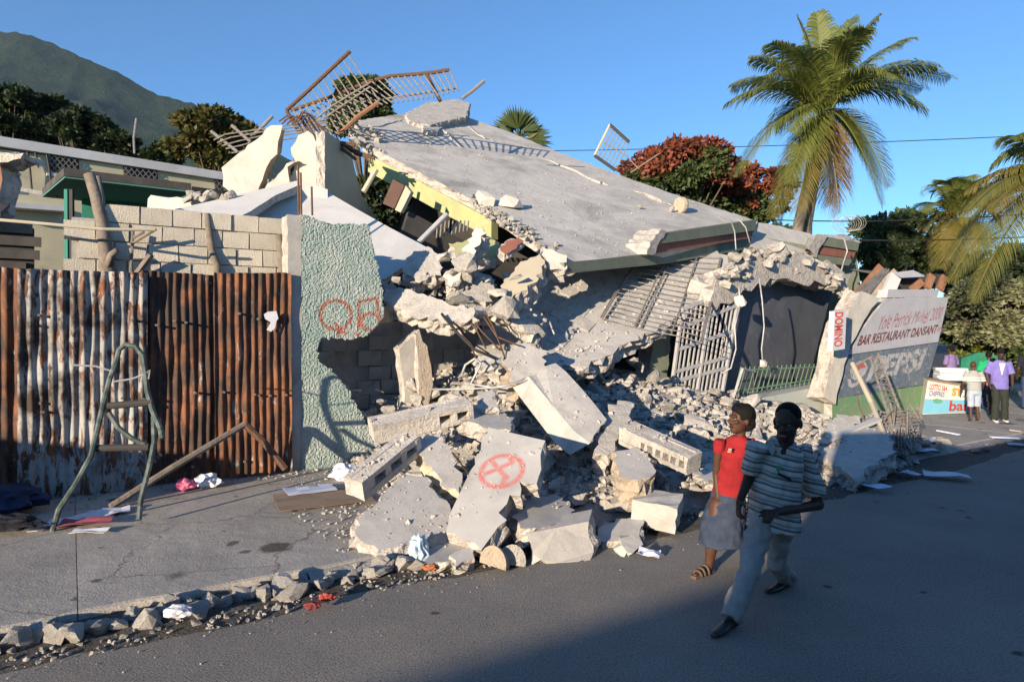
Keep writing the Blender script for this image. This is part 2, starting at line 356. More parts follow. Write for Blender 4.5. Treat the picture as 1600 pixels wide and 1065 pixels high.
# rubble mound: grit the loose pieces lie on
def mound(s, t):
    A = sstep(.5, 3.6, s)*(1-.35*sstep(6, 9, s))*(1-sstep(8.5, 13.0, s))
    edge = 3.3+1.75*sstep(.2, 2.5, s)-1.4*sstep(8.5, 12.5, s)
    f = sstep(edge, -.6, t)
    h = 1.25*A*f
    h += A*sstep(edge, edge-.8, t)*(.16*noise.noise(Vector((s*1.1, t*1.1, 1)))+.08*noise.noise(Vector((s*2.9, t*2.9, 4)))+.10)
    return h+.118
md = MB(); ni, nj = 130, 80; vs = []; idx = {}
for i in range(ni+1):
    for j in range(nj+1):
        s = -1+15*i/ni; t = -4+9.6*j/nj; h = mound(s, t)
        if t > KERB: h -= .12*sstep(KERB, KERB+.3, t)
        h += .05*noise.noise(Vector((s*7, t*7, 3)))*min(1, max(0, (h-.12)*6))
        vs.append(W(s, t, h-.012))
fsx = [(i*(nj+1)+j, i*(nj+1)+j+1, (i+1)*(nj+1)+j+1, (i+1)*(nj+1)+j) for i in range(ni) for j in range(nj)]
md.add(vs, fsx); md.build('rubble_mound', M['dustsoil'], kind='stuff', smooth=True, label='grey heap of dust and fine rubble under the broken slabs', cat='rubble')
# ================================================================== CORRUGATED FENCE
def rustmat(name, grey, dark, sc=1.0, seed=0):
    m, nt, b = nodes(name); L = nt.links; co = coords(nt)
    mp = nd(nt, 'ShaderNodeMapping'); L.new(co, mp.inputs[0]); mp.inputs['Scale'].default_value = (1.7*sc, 1.7*sc, .62*sc); mp.inputs['Location'].default_value = (seed*3.7, seed, seed*1.3)
    v = mp.outputs[0]
    n1 = noisen(nt, v, 3.2, 8, .65, .8); n2 = noisen(nt, v, 5.5, 8, .7, .5); n3 = noisen(nt, co, 1.5, 5)
    col = mixc(nt, ramp(nt, n1, [(.36, 0), (.60, 1)]).outputs[0], (.25,.095,.040), (.055,.034,.026))
    col = mixc(nt, ramp(nt, n2, [(.60-grey*.3, 0), (.66-grey*.3, 1)]).outputs[0], col, (.34,.33,.31))
    col = mixc(nt, ramp(nt, n3, [(.60-dark*.3, 0), (.74-dark*.3, 1)]).outputs[0], col, (.05,.033,.026))
    L.new(col, b.inputs['Base Color']); b.inputs['Roughness'].default_value = .75; b.inputs['Specular IOR Level'].default_value = .3
    L.new(bumpn(nt, noisen(nt, co, 40, 5, .7), .35, .01), b.inputs['Normal']); return m
PF = plane3(Vector((-6.41,8.55,0)), Vector((-3.44,10.48,0)), Vector((-3.44,10.48,1)))
FD = (Vector((-3.44,10.48,0))-Vector((-6.41,8.55,0))).normalized(); FN = Vector((FD.y, -FD.x, 0))
fence = empty('corrugated_fence', W(-1.8,0,.12), 'rusty corrugated iron sheet fence standing on the pavement', 'fence')
def sheet(s0, s1, z0, z1l, z1r, off, mt, wave=.15, dent=.03, lean=0.0, curl=0.0, seed=1):
    k = MB(); nx = int((s1-s0)/.0165); nz = 46; vs = []
    for i in range(nx+1):
        for j in range(nz+1):
            f = j/nz; a = i/nx; s = s0+(s1-s0)*a; zt = z1l+(z1r-z1l)*a
            zt += .02*noise.noise(Vector((s*4, seed, 0))); zb = z0+.06*noise.noise(Vector((s*5, seed, 7)))
            z = zb+(zt-zb)*f
            d = dent*(1.6*noise.noise(Vector((s*2.1, z*1.5, seed)))+noise.noise(Vector((s*6, z*2.2, seed+5))))
            sh = .012*noise.noise(Vector((z*1.3, s*1.1, seed+9)))*(dent/.03)
            o = .021*math.sin(2*math.pi*(s+sh)/wave)*(1-.35*abs(noise.noise(Vector((s*3, z*2, seed+2)))))+d+off+lean*(1-f)
            o += curl*(f**6)*(.5+.5*math.sin(s*3))
            vs.append(F0+FD*(s-lean*.2*f)+FN*o+Vector((0,0,z)))
    k.add(vs, [(i*(nz+1)+j, i*(nz+1)+j+1, (i+1)*(nz+1)+j+1, (i+1)*(nz+1)+j) for i in range(nx) for j in range(nz)])
    return k.build('corrugated_sheet', mt, fence, smooth=True)
sheet(-6.2,-3.28,.13,3.08,3.06,.06, rustmat('rust_brown', .02, .35, seed=1), dent=.02, wave=.13, seed=2)
sheet(-3.36,-1.92,.12,3.05,3.06,.14, rustmat('rust_and_zinc', .52, .42, seed=2), dent=.045, wave=.112, seed=4)
sheet(-2.00,-.98,.14,3.09,3.08,.05, rustmat('rust_dark', .02, .62, .9, seed=3), dent=.04, wave=.105, seed=6)
sheet(-1.06,.02,.13,3.10,3.14,.11, rustmat('rust_orange', .02, .38, .8, seed=5), dent=.03, wave=.11, seed=8, lean=.05)
for i in range(30):                                    # nail washers
    s = rnd(-3.4, -.05); z = random.choice((.45, 1.35, 2.45))+rnd(-.12, .12); k = MB()
    k.tube([F0+FD*s+FN*.10+Vector((0,0,z)), F0+FD*s+FN*.20+Vector((0,0,z))], .017, 8); k.build('roofing_nail', M['steel'], fence)
k = MB(); c0 = F0+FD*(-.32)+FN*.185+Vector((0,0,2.45))
k.prism([c0+FD*a+Vector((0,0,b)) for a, b in ((-.08,.06),(-.02,.10),(.10,.11),(.13,.0),(.10,-.04),(.08,-.14),(.02,-.20),(-.04,-.17),(.02,-.06),(-.06,-.01))], FN*.006); k.build('paper_scrap', M['paper'], fence, label='torn white paper scrap stuck on the rusty sheet')
# ================================================================== BLOCK WALL behind the fence
PB = (W(0,-.42,0), N); bw = empty('block_wall', W(-1.3,-.5,0), 'unplastered grey concrete block wall rising behind the rusty fence', 'wall')
M['block'] = mat('concrete_block', (.62,.56,.46), (.53,.48,.395), scale=3, c3=(.42,.37,.30), c3scale=2, bump=1.0, bscale=55, bdist=.02, rand=.10)
M['mortar'] = mat('mortar', (.44,.41,.365), (.33,.31,.28), scale=6, bump=.6, bscale=50)
sL = ST(RP(165,330,PB))[0]; sR = ST(RP(468,330,PB))[0]; zT = RP(320,331,PB).z
k = MB(); k.prism([W(sL-.4,-.45,.1),W(sR,-.45,.1),W(sR,-.45,zT-.015),W(sL+.1,-.45,zT-.015),W(sL+.1,-.45,zT-.22),W(sL-.4,-.45,zT-.22)], -N*.15); k.build('mortar_core', M['mortar'], bw)
rh = .262; row = 0; z = zT
while z > 2.0:
    s = sL-(.0 if row == 0 else .32)-(row % 2)*.18; jr = random.Random(row)
    while s < sR-.05:
        w = min(.40+jr.uniform(-.03,.03), sR-s); kk = MB(); o = -.42+jr.uniform(-.012,.016); sk_ = jr.uniform(-.012,.012)
        a = [W(s+.008+sk_,o,z-rh+.010), W(s+w-.008+sk_*.5,o+jr.uniform(-.01,.01),z-rh+.010), W(s+w-.008,o,z-.006+jr.uniform(-.006,.004)), W(s+.008,o,z-.006+jr.uniform(-.008,.004))]
        kk.prism(a, -N*.19); ob = kk.build('block', M['block'], bw)
        s += w+.004
    z -= rh; row += 1
# ================================================================== GREEN STUCCO WALL (with sprayed letters)
PG = (W(0,.04,0), N)
def stucco():
    m, nt, b = nodes('green_stucco'); L = nt.links; co = coords(nt); g3 = coords(nt)
    base = mixc(nt, ramp(nt, noisen(nt, co, 2.2, 6, .7), [(.40, 0), (.62, 1)]).outputs[0], (.46,.47,.445), (.29,.36,.325))
    h = noisen(nt, co, 26, 4, .75)
    base = mixc(nt, ramp(nt, h, [(.44, 0), (.62, 1)]).outputs[0], mixc(nt, .5, base, (.16,.27,.23)), base)
    xy = nd(nt, 'ShaderNodeSeparateXYZ'); L.new(co, xy.inputs[0])
    du = nd(nt, 'ShaderNodeVectorMath', operation='DOT_PRODUCT'); L.new(co, du.inputs[0]); du.inputs[1].default_value = tuple(U)
    cb = nd(nt, 'ShaderNodeCombineXYZ'); L.new(du.outputs['Value'], cb.inputs[0]); L.new(xy.outputs['Z'], cb.inputs[1])
    nz = nd(nt, 'ShaderNodeTexNoise', i_Scale=14.0); L.new(co, nz.inputs['Vector'])
    wob = nd(nt, 'ShaderNodeVectorMath', operation='MULTIPLY_ADD'); L.new(nz.outputs['Color'], wob.inputs[0]); wob.inputs[1].default_value = (.035,.035,0); L.new(cb.outputs[0], wob.inputs[2])
    return m, nt, b, base, h, wob.outputs[0]
gpx = [(470,335),(486,336),(498,345),(516,351),(552,350),(577,353),(579,372),(588,410),(596,450),(600,488),(592,506),(575,522),(548,529),(515,528),(500,531),(494,548),(500,566),(520,582),(541,606),(556,634),(572,662),(584,690),(592,735),(470,742)]
gw_pts = [RP(x, y, PG) for x, y in gpx]; gw_pts[-1].z = .08; gw_pts[-2].z = .08
gorg = W(0.6,-.05,.08)
m, nt, b, base, h, co2 = stucco(); L = nt.links
def g2(px, py): q = RP(px, py, PG)-gorg; return q.dot(U)+.017, q.z+.017
cQ = g2(524,492); cB = g2(572,500); r = (g2(548,492)[0]-g2(524,492)[0])*.98
rz = (g2(524,470)[1]-g2(524,492)[1])
shp = [('ring', cQ[0], cQ[1], rz*1.02, r/rz), ('seg', *g2(524,505), *g2(530,524)), ('seg', *g2(514,512), *g2(540,520)),
       ('seg', *g2(560,470), *g2(559,512)), ('seg', *g2(561,471), *g2(588,466)), ('seg', *g2(588,466), *g2(592,500)), ('ring', *g2(578,503), rz*.62, 1.05*r/rz), ('seg', *g2(556,522), *g2(560,522))]
mk = paintmask(nt, co2, shp, .026, .5)
spray = mathn(nt, 'MULTIPLY', mk, ramp(nt, noisen(nt, coords(nt), 30, 3, .8), [(.36, .25), (.55, .95)]).outputs[0])
col = mixc(nt, spray, base, (.36,.085,.045)); L.new(col, b.inputs['Base Color']); b.inputs['Roughness'].default_value = .9; b.inputs['Specular IOR Level'].default_value = .2
L.new(bumpn(nt, h, .6, .03), b.inputs['Normal']); M['stucco'] = m
gwall = empty('green_stucco_wall', gorg, 'rough green stucco wall with red sprayed letters and a broken-out hole', 'wall')
k = broken(gw_pts, -N*.22, rough=.035, step=.08, clean=(22, 23), layers=3); k.build('stucco_face', [M['stucco'], M['edge']], gwall, origin=gorg)
def relief(poly, pl, off, cell, amp, mt, name, parent, org):
    nrm = pl[1] if pl[1].y < 0 else -pl[1]; q = [RP(x, y, pl) for x, y in poly]; q2 = [((p-org).dot(U), p.z-org.z) for p in q]; xs = [p[0] for p in q2]; ys = [p[1] for p in q2]
    nx = int((max(xs)-min(xs))/cell); ny = int((max(ys)-min(ys))/cell); idx = {}; mb = MB()
    o3 = q[0]-U*q2[0][0]-Vector((0,0,q2[0][1]))
    def inside(x, y):
        c_ = False
        for i in range(len(q2)):
            (x0, y0), (x1, y1) = q2[i], q2[i-1]
            if (y0 > y) != (y1 > y) and x < (x1-x0)*(y-y0)/(y1-y0)+x0: c_ = not c_
        return c_
    def vert(i, j):
        if (i, j) not in idx:
            x = min(xs)+i*cell; y = min(ys)+j*cell; v = Vector((x*1.0, y*1.0, 0))
            h = amp*(.7*noise.noise(v*24)+1.0*noise.noise(v*48+Vector((5,5,5)))+.5*noise.noise(v*6))
            idx[(i, j)] = len(mb.v); mb.v.append(tuple(o3+U*(x+.004*noise.noise(v*50))+Vector((0,0,y))+nrm*(off+h)))
        return idx[(i, j)]
    for i in range(nx):
        for j in range(ny):
            jx = .05*noise.noise(Vector((i*.11, j*.11, 2)))+.03*noise.noise(Vector((i*.35, j*.35, 5))); jy = .05*noise.noise(Vector((i*.11, j*.11, 8)))+.03*noise.noise(Vector((i*.35, j*.35, 9)))
            if inside(min(xs)+(i+.5)*cell+jx, min(ys)+(j+.5)*cell+jy): mb.f.append((vert(i,j), vert(i+1,j), vert(i+1,j+1), vert(i,j+1))); mb.m.append(0)
    return mb.build(name, mt, parent, origin=org, fix=True)
relief(gpx, PG, .030, .013, .0135, M['stucco'], 'stucco_coat', gwall, gorg)
k = broken([RP(x, y, (W(0,.055,0), N)) for x, y in ((448,334),(473,337),(474,360),(471,400),(475,470),(472,540),(497,556),(488,600),(476,640),(486,700),(480,744),(452,744))], -N*.34, rough=.02, step=.12, layers=2)
k.build('corner_column', [M['concrete'], M['edge']], gwall)
# ================================================================== COLLAPSED HOUSE
PR = plane3(P(880,412,13), P(1175,352,20), P(576,232,18))          # the fallen roof
rn = PR[1] if PR[1].z > 0 else -PR[1]
roof_px = [(545,200),(560,188),(600,182),(640,176),(690,170),(728,182),(800,208),(870,237),(940,263),(1000,285),(1080,312),(1185,346),(1172,362),(1040,392),(960,402),(884,411),(868,398),(852,386),(835,372),(808,352),(770,328),(738,312),(690,288),(640,262),(600,241),(576,228)]
rp = [RP(x, y, PR) for x, y in roof_px]
roof = empty('fallen_roof_slab', RP(880,412,PR), 'large grey concrete roof slab tilted down over the collapsed house', 'roof')
k = broken(rp, -rn*.24, rough=.06, step=.2, clean=(12,13,14), layers=3, seed=3); k.build('slab', [M['roofconc'], M['edge']], roof, label='grey concrete roof surface with cracks')
PFr = vplane(880, 12.62, 41); fr = Vector((PFr[1].x, PFr[1].y, 0)); fr = fr if fr.y < 0 else -fr
def band(poly, pl, thick, mt, name, lab=None, parent=roof):
    q = [RP(x, y, pl) for x, y in poly]; nrm = pl[1] if pl[1].y < 0 else -pl[1]
    kk = MB(); kk.prism(q, -nrm*thick); return kk.build(name, mt, parent, label=lab)
band([(881,410),(1024,397),(1172,374),(1170,389),(1040,412),(884,427)], PFr, .30, M['olive'], 'lower_fascia', 'dark olive painted band along the roof edge')
PFp = vplane(880, 12.52, 41)
band([(1022,392),(1040,364),(1182,343),(1180,360),(1030,381)], (PFp[0]+fr*.12, PFp[1]), .55, M['olive'], 'parapet_cap', 'olive parapet top at the roof edge')
band([(1021,396),(1028,380),(1179,359),(1172,372)], (PFp[0]+fr*.05, PFp[1]), .45, M['brick_red'], 'parapet_band', 'brick red painted parapet band')
k = broken([RP(x, y, (PFp[0]+fr*.14, PFp[1])) for x, y in ((1010,398),(1016,378),(1034,357),(1043,362),(1030,380),(1024,397))], -fr*.6, rough=.03, step=.1, seed=8); k.build('parapet_end', M['edge'], roof)
# lime fascia down the left side
LE = [(578,230),(640,262),(690,288),(738,312),(772,330)]; kk = MB(); pts = [RP(x, y, PR)-rn*.20 for x, y in LE]
rd_ = (pts[-1]-pts[0]).normalized(); sideo = rd_.cross(Vector((0,0,1))).normalized(); sideo = sideo if sideo.x < 0 else -sideo
poly = [p+sideo*.03 for p in pts]+[p+sideo*.03+Vector((0,0,-.46+.03*(i == 0))) for i, p in enumerate(reversed(pts))]
kk.prism(poly, -sideo*.22); kk.build('side_fascia', M['lime'], roof, label='yellow-green painted band along the broken left roof edge')
# cracks: raised lips where the screed has split
def lip(pts, w=.10, h=.05, name='crack_lip'):
    kk = MB(); q = []
    for i in range(len(pts)-1):
        for j in range(4):
            f = j/4; q.append((pts[i][0]*(1-f)+pts[i+1][0]*f+rnd(-2,2), pts[i][1]*(1-f)+pts[i+1][1]*f+rnd(-1.2,1.2)))
    q.append(pts[-1]); b_ = [RP(x, y, PR) for x, y in q]; vs = []; d = (b_[-1]-b_[0]).normalized(); o = d.cross(rn).normalized()
    o = o if o.y < 0 else -o
    for i, p in enumerate(b_):
        e = min(i, len(b_)-1-i)/3; e = min(1, e); hh = h*e*rnd(.6, 1.2); ww = w*rnd(.7, 1.2)
        vs += [p+rn*.004-o*ww*1.4, p+rn*(.006+hh), p+rn*(.006+hh*.9)+o*ww*.25, p-rn*.01+o*ww*.3]
    kk.add(vs, [(i*4+j, i*4+j+1, i*4+j+5, i*4+j+4) for i in range(len(b_)-1) for j in range(3)]); kk.build(name, M['edge'], roof)
lip([(686,198),(700,212),(722,232)], .10, .07); lip([(728,195),(748,212),(772,221)], .08, .04); lip([(848,247),(885,262),(938,286),(952,290)], .10, .05)
lip([(992,297),(1020,310),(1052,321)], .13, .09); lip([(556,196),(590,199),(618,190),(640,186)], .05, .03)
# roof of the next bay, further right
PR2 = plane3(P(1180,352,20.5), P(1345,380,23), P(1180,378,19.5)); r2 = empty('far_roof_slab', P(1260,395,20.5), 'smaller grey roof slab sagging right of the big fallen roof', 'roof')
n2 = PR2[1] if PR2[1].z > 0 else -PR2[1]
k = broken([RP(x, y, PR2) for x, y in ((1176,346),(1215,352),(1275,368),(1320,366),(1345,378),(1285,395),(1240,396),(1172,386))], -n2*.2, rough=.04, step=.2, clean=(3,)); k.build('slab', [M['roofconc'], M['edge']], r2)
PE = vplane(1290, 19.6, 52)
band([(1288,369),(1343,379),(1340,392),(1283,383)], PE, .5, M['olive'], 'parapet_cap', parent=r2); band([(1283,384),(1338,392),(1333,404),(1279,397)], (PE[0]-PE[1]*(.06 if PE[1].y > 0 else -.06)*-1, PE[1]), .4, M['brick_red'], 'parapet_band', parent=r2)
band([(1280,398),(1334,405),(1326,415),(1276,410)], PE, .4, M['olive'], 'lower_fascia', parent=r2)
k = broken([RP(x, y, (PE[0]+Vector((-.1,-.15,0)), PE[1])) for x, y in ((1262,388),(1275,366),(1296,366),(1284,384),(1276,402))], Vector((.1,.5,0)), rough=.03, step=.12); k.build('parapet_end', M['edge'], r2)
# ---- tilted upper floor slab under the roof
PS = plane3(P(800,590,11.4), P(1115,455,15.2), P(905,440,15.2)); sn = PS[1] if PS[1].z > 0 else -PS[1]
fl = empty('sagging_floor_slab', RP(900,575,PS), 'dusty sagging floor slab hanging over the dark opening below the roof', 'slab')
sp = [(742,545),(770,500),(810,465),(850,440),(905,420),(990,395),(1120,392),(1172,415),(1150,428),(1112,462),(1068,492),(1020,518),(985,534),(940,562),(905,576),(880,568),(850,592),(818,604),(795,588),(770,572)]
k = broken([RP(x, y, PS) for x, y in sp], -sn*.30, rough=.09, step=.15, layers=4, seed=5); k.build('slab', [M['concrete'], M['edge']], fl)
for (x, y, w, h) in ((858,452,26,16),(884,446,24,14),(870,476,26,18),(896,470,26,18),(876,500,28,16),(905,494,26,16),(845,470,22,14),(914,440,22,14),(868,520,24,14)):
    j = rnd(-3, 3); q = [(x,y),(x+w,y+h*.75),(x+w-12+j,y+h*1.6),(x-11+j,y+h*.85)]
    kk = MB(); kk.prism([RP(a, b_, PS)+sn*(.012+rnd(0,.02)) for a, b_ in q], -sn*.02); kk.build('floor_tile', M['concrete'], fl)
# ---- ground floor: dark interior, pillar, gate, slate wall, lintel
h0 = W(9,-1,.12); house = empty('collapsed_house', h0, 'ground floor of the collapsed house with barred gate and slate-coloured wall', 'house')
def wallpoly(poly, pl, thick, mt, name, rough=.05, clean=(), lab=None, parent=house, step=.15, seed=None):
    nrm = pl[1] if pl[1].y < 0 else -pl[1]
    return broken([RP(x, y, pl) for x, y in poly], -nrm*thick, rough=rough, step=step, clean=clean, seed=seed).build(name, mt, parent, label=lab)
PW = vplane(1150, 15.5, 47)
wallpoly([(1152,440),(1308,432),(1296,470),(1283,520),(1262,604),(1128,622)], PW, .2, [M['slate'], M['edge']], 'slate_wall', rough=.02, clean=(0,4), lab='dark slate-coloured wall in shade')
PGt = vplane(1150, 15.4, UA)
k = MB(); k.prism([RP(x, y, (PGt[0]-PGt[1]*(1 if PGt[1].y < 0 else -1)*1.2, PGt[1])) for x, y in ((1000,660),(1000,430),(1170,420),(1170,640))], (.05,.1,0)); k.build('inner_wall', M['dark'], house)  # dark colour stands in for the shade behind the gate
wallpoly([(1024,520),(1050,512),(1040,625),(1008,632),(1014,580)], (PGt[0]+Vector((0,.02,0)), PGt[1]), .4, [M['olive'], M['edge']], 'door_pillar', rough=.03)
gate = empty('gate', RP(1090,625,PGt), ); gate.parent = house; gate.location = Vector(gate.location)-h0
def gp(a, b):                                          # a 0..1 across, b 0..1 up, in the leaning gate
    x = (1046+(1128-1046)*a)*(1-b)+(1066+(1158-1066)*a)*b; y = (632-16*a)*(1-b)+(482-40*a)*b
    return RP(x, y, (PGt[0]+PGt[1]*(.25 if PGt[1].y < 0 else -.25), PGt[1]))
for i in range(13):
    a = i/12; fat = i in (0, 6, 12)
    kk = MB(); kk.beam(gp(a, 0), gp(a, 1), .07 if fat else .03, .05 if fat else .03); kk.build('bar', M['grey_paint'], gate)
for b_ in (.02, .24, .34, .57, .80, .985):
    kk = MB(); kk.beam(gp(0, b_), gp(1, b_), .045, .07); kk.build('cross_rail', M['grey_paint'], gate)
for i in range(5):                                     # light-coloured balusters behind the gate
    q = gp(.18+.17*i, .06)+Vector((.1,.35,0)); prof = [(0,.05),(.08,.05),(.12,.03),(.3,.065),(.42,.06),(.55,.03),(.62,.05),(.66,.05)]
    kk = MB(); kk.tube([q+Vector((0,0,z_)) for z_, _ in prof], [r_ for _, r_ in prof], 10); kk.build('baluster', M['cream'], house, smooth=True)
wallpoly([(1108,470),(1122,436),(1168,412),(1236,398),(1300,404),(1330,428),(1322,452),(1296,446),(1240,438),(1185,446),(1150,462),(1118,492)], vplane(1150, 14.9, UA-4), .7, [M['edge'], M['edge']], 'broken_lintel', rough=.14, step=.22, lab='pale broken concrete lintel over gate and slate wall', seed=11)
PPl = vplane(1150, 14.3, UA)
pl_top = [RP(x, y, PPl) for x, y in ((1128,634),(1308,598))]
kk = MB(); kk.prism([Vector((*pl_top[0].xy,0.1)), Vector((*pl_top[1].xy,0.1)), pl_top[1], pl_top[0]], Vector((-.3,.6,0))); kk.build('plinth', mat('pale_green_plinth', (.40,.46,.42), (.44,.44,.40), scale=1.4, c3=(.30,.29,.26), c3scale=2.5), house, label='low pale green plinth wall')
# interior back walls, added to close off the sky; dark colour stands for shade
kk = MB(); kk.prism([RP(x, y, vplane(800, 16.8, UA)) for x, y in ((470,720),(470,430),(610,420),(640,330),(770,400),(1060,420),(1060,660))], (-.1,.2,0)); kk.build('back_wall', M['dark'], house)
kk = MB(); kk.prism([RP(x, y, vplane(800, 18.4, 82)) for x, y in ((600,640),(612,400),(628,336),(664,292),(720,304),(900,398),(1060,398),(1060,650))], (-.02,.2,0)); kk.build('rear_backing', M['dark'], house)  # added backing, coloured dark as shade, hides sky under the roof
kk = MB(); kk.prism([RP(x, y, vplane(1240, 20.4, 70)) for x, y in ((1125,380),(1180,368),(1338,398),(1348,470),(1310,640),(1120,640))], (-.02,.2,0)); kk.build('rear_backing', M['olive'], house)  # added backing, hides sky between lintel and far roof
kk = MB(); kk.prism([RP(x, y, vplane(560, 12.6, UA+6)) for x, y in ((480,700),(480,520),(640,500),(770,520),(800,600),(790,690))], (-.1,.2,0)); ibw = kk.build('inner_block_wall', M['mortar'], house)
PI_ = vplane(560, 12.52, UA+6); pi_n = PI_[1] if PI_[1].y < 0 else -PI_[1]; pi_d = Vector((-pi_n.y, pi_n.x, 0)); pi_d = pi_d if pi_d.x > 0 else -pi_d; i0 = RP(486,700,PI_); i0.z = 0
for r_ in range(9):
    for c_ in range(10):
        if random.random() < .35+.03*r_: continue
        s0 = c_*.42+(r_ % 2)*.2; q = [i0+pi_d*(s0+.01)+Vector((0,0,r_*.27+.01)), i0+pi_d*(s0+.41)+Vector((0,0,r_*.27+.01)), i0+pi_d*(s0+.41)+Vector((0,0,r_*.27+.26)), i0+pi_d*(s0+.01)+Vector((0,0,r_*.27+.26))]
        kk = MB(); kk.prism([p+pi_n*rnd(-.02,.06)+Vector((0,0,rnd(-.015,.015))) for k_, p in enumerate(q)], -pi_n*.12); kk.build('block', M['mortar'], ibw)
wallpoly([(622,545),(655,515),(668,560),(672,640),(660,655),(628,650),(632,600)], vplane(640, 11.7, 60), .25, [M['concrete'], M['edge']], 'inner_column', rough=.03)
wallpoly([(650,520),(668,540),(676,600),(668,640),(655,620),(652,570)], vplane(650, 11.4, 60), .12, [M['tan'], M['edge']], 'split_column_face', rough=.03)
# ================================================================== UPPER WALLS, left: white plaster walls split open
uw = empty('broken_white_wall', P(430,300,15), 'bright white plastered wall split apart by wide cracks', 'wall')
PU = vplane(430, 15, 78)
un = Vector((PU[1].x, PU[1].y, 0)); un = un if un.y < 0 else -un
for poly, dz in (([(346,262),(372,240),(424,197),(441,196),(436,222),(432,240),(418,262),(412,282),(404,302),(366,306),(350,290)], 0),
                 ([(440,262),(456,250),(470,250),(452,262),(456,285),(458,304),(408,306),(418,288)], .12),
                 ([(455,232),(465,210),(482,202),(492,210),(500,232),(506,262),(512,306),(462,306),(452,280),(462,262)], -.05)):
    broken([RP(x, y, (PU[0]+un*dz, PU[1])) for x, y in poly], -un*.42, rough=.05, step=.13, layers=4, clean=(0,) if dz == 0 else ()).build('wall_piece', [M['white'], M['tan']], uw)
PV = vplane(508, 14.8, 6)
wallpoly([(507,205),(528,215),(550,238),(553,262),(566,305),(606,372),(560,365),(508,305)], PV, .2, [M['cream'], M['edge']], 'return_wall', parent=uw, lab='shaded return wall with a crack')
band([(405,308),(478,284),(512,296),(512,330),(470,330)], (vplane(470, 14.2, 70)), .25, M['pale'], 'grey_beam', parent=uw)
# pale fallen sheets in front of them
PP = plane3(P(475,292,14.6), P(672,388,13.4), P(600,432,12.3)); pn = PP[1] if PP[1].z > 0 else -PP[1]
k = broken([RP(x, y, PP) for x, y in ((398,336),(440,310),(475,290),(512,300),(560,328),(610,356),(672,389),(640,410),(602,436),(560,440),(440,440),(380,400))], -pn*.12, rough=.015, step=.3, clean=(2,3,4,5))
k.build('fallen_ceiling_slab', [M['pale'], M['edge']], label='smooth pale slab sloping down behind the green stucco wall', cat='slab')
PP2 = plane3(P(260,328,12.9), P(468,283,14.6), P(392,326,12.4)); pn2 = PP2[1] if PP2[1].z > 0 else -PP2[1]
k = broken([RP(x, y, PP2) for x, y in ((250,332),(330,314),(465,282),(476,286),(430,305),(392,330),(360,345),(240,345))], -pn2*.14, rough=.02, step=.3, clean=(0,1))
k.build('leaning_pale_slab', [M['pale'], M['edge']], label='pale slab leaning up to the white broken wall above the block wall', cat='slab')
# ================================================================== BIG LOOSE PIECES
def D(px, py, Y): return P(px, py, Y)
def piece(name, outline, anchors, thick, mats, label, cat, rough=.05, clean=(), step=.075, layers=4, seed=None, back=None, flare=0.0):
    pl = plane3(*[D(*a) for a in anchors]); n = pl[1]
    if back is None:
        if n.dot(Vector((0,0,CAMH))-pl[0]) < 0: n = -n
        tv = -n*thick
    else: tv = Vector(back).normalized()*thick
    return broken([RP(x, y, pl) for x, y in outline], tv, rough=rough, step=step, clean=clean, layers=layers, seed=seed, flare=flare).build(name, mats, label=label, cat=cat)
CE = [M['concrete'], M['edge']]; RE = [M['rubble'], M['edge']]; TE = [M['concrete'], M['tan']]
# slab with the sprayed circle
pa = plane3(D(762,668,8.0), D(697,830,6.75), D(752,857,6.5))
pan = pa[1] if pa[1].dot(Vector((0,0,CAMH))-pa[0]) > 0 else -pa[1]
def sprayslab():
    m, nt, b = nodes('sprayed_slab'); L = nt.links; co = coords(nt)
    base = mixc(nt, ramp(nt, noisen(nt, co, 1.8, 6), [(.35, 0), (.65, 1)]).outputs[0], (.46,.445,.425), (.38,.37,.355))
    base = mixc(nt, ramp(nt, noisen(nt, co, 1.0, 6), [(.55, 0), (.72, 1)]).outputs[0], base, (.29,.285,.28))
    return m, nt, b, base
aout = [(762,667),(800,676),(852,688),(846,722),(838,755),(812,752),(813,775),(797,773),(783,800),(791,812),(770,838),(752,857),(697,830),(704,800),(735,735)]
apts = [RP(x, y, pa) for x, y in aout]; aorg = RP(740,857,pa)-Vector((0,0,.2))
ex = (RP(820,735,pa)-RP(750,725,pa)).normalized(); ey = pan.cross(ex); ey = ey if ey.z > 0 else -ey
m, nt, b, base = sprayslab(); co = coords(nt)
d1 = nd(nt, 'ShaderNodeVectorMath', operation='DOT_PRODUCT'); nt.links.new(co, d1.inputs[0]); d1.inputs[1].default_value = tuple(ex)
d2 = nd(nt, 'ShaderNodeVectorMath', operation='DOT_PRODUCT'); nt.links.new(co, d2.inputs[0]); d2.inputs[1].default_value = tuple(ey)
cb = nd(nt, 'ShaderNodeCombineXYZ'); nt.links.new(d1.outputs['Value'], cb.inputs[0]); nt.links.new(d2.outputs['Value'], cb.inputs[1])
def a2(px, py): q = RP(px, py, pa)-aorg; return q.dot(ex), q.dot(ey)
c0 = a2(784,735); rr = a2(816,737)[0]-c0[0]; ry = a2(784,710)[1]-c0[1]
mk = paintmask(nt, cb.outputs[0], [('ring', c0[0], c0[1], ry, rr/ry), ('seg', *a2(757,741), *a2(800,722)), ('seg', *a2(770,722), *a2(792,746)), ('seg', *a2(790,744), *a2(784,760)), ('seg', *a2(798,716), *a2(800,720))], .03, .85)
sp_ = mathn(nt, 'MULTIPLY', mk, ramp(nt, noisen(nt, coords(nt), 25, 3, .8), [(.3, .35), (.6, .85)]).outputs[0])
nt.links.new(mixc(nt, sp_, base, (.50,.10,.085)), b.inputs['Base Color']); b.inputs['Roughness'].default_value = .88; b.inputs['Specular IOR Level'].default_value = .2
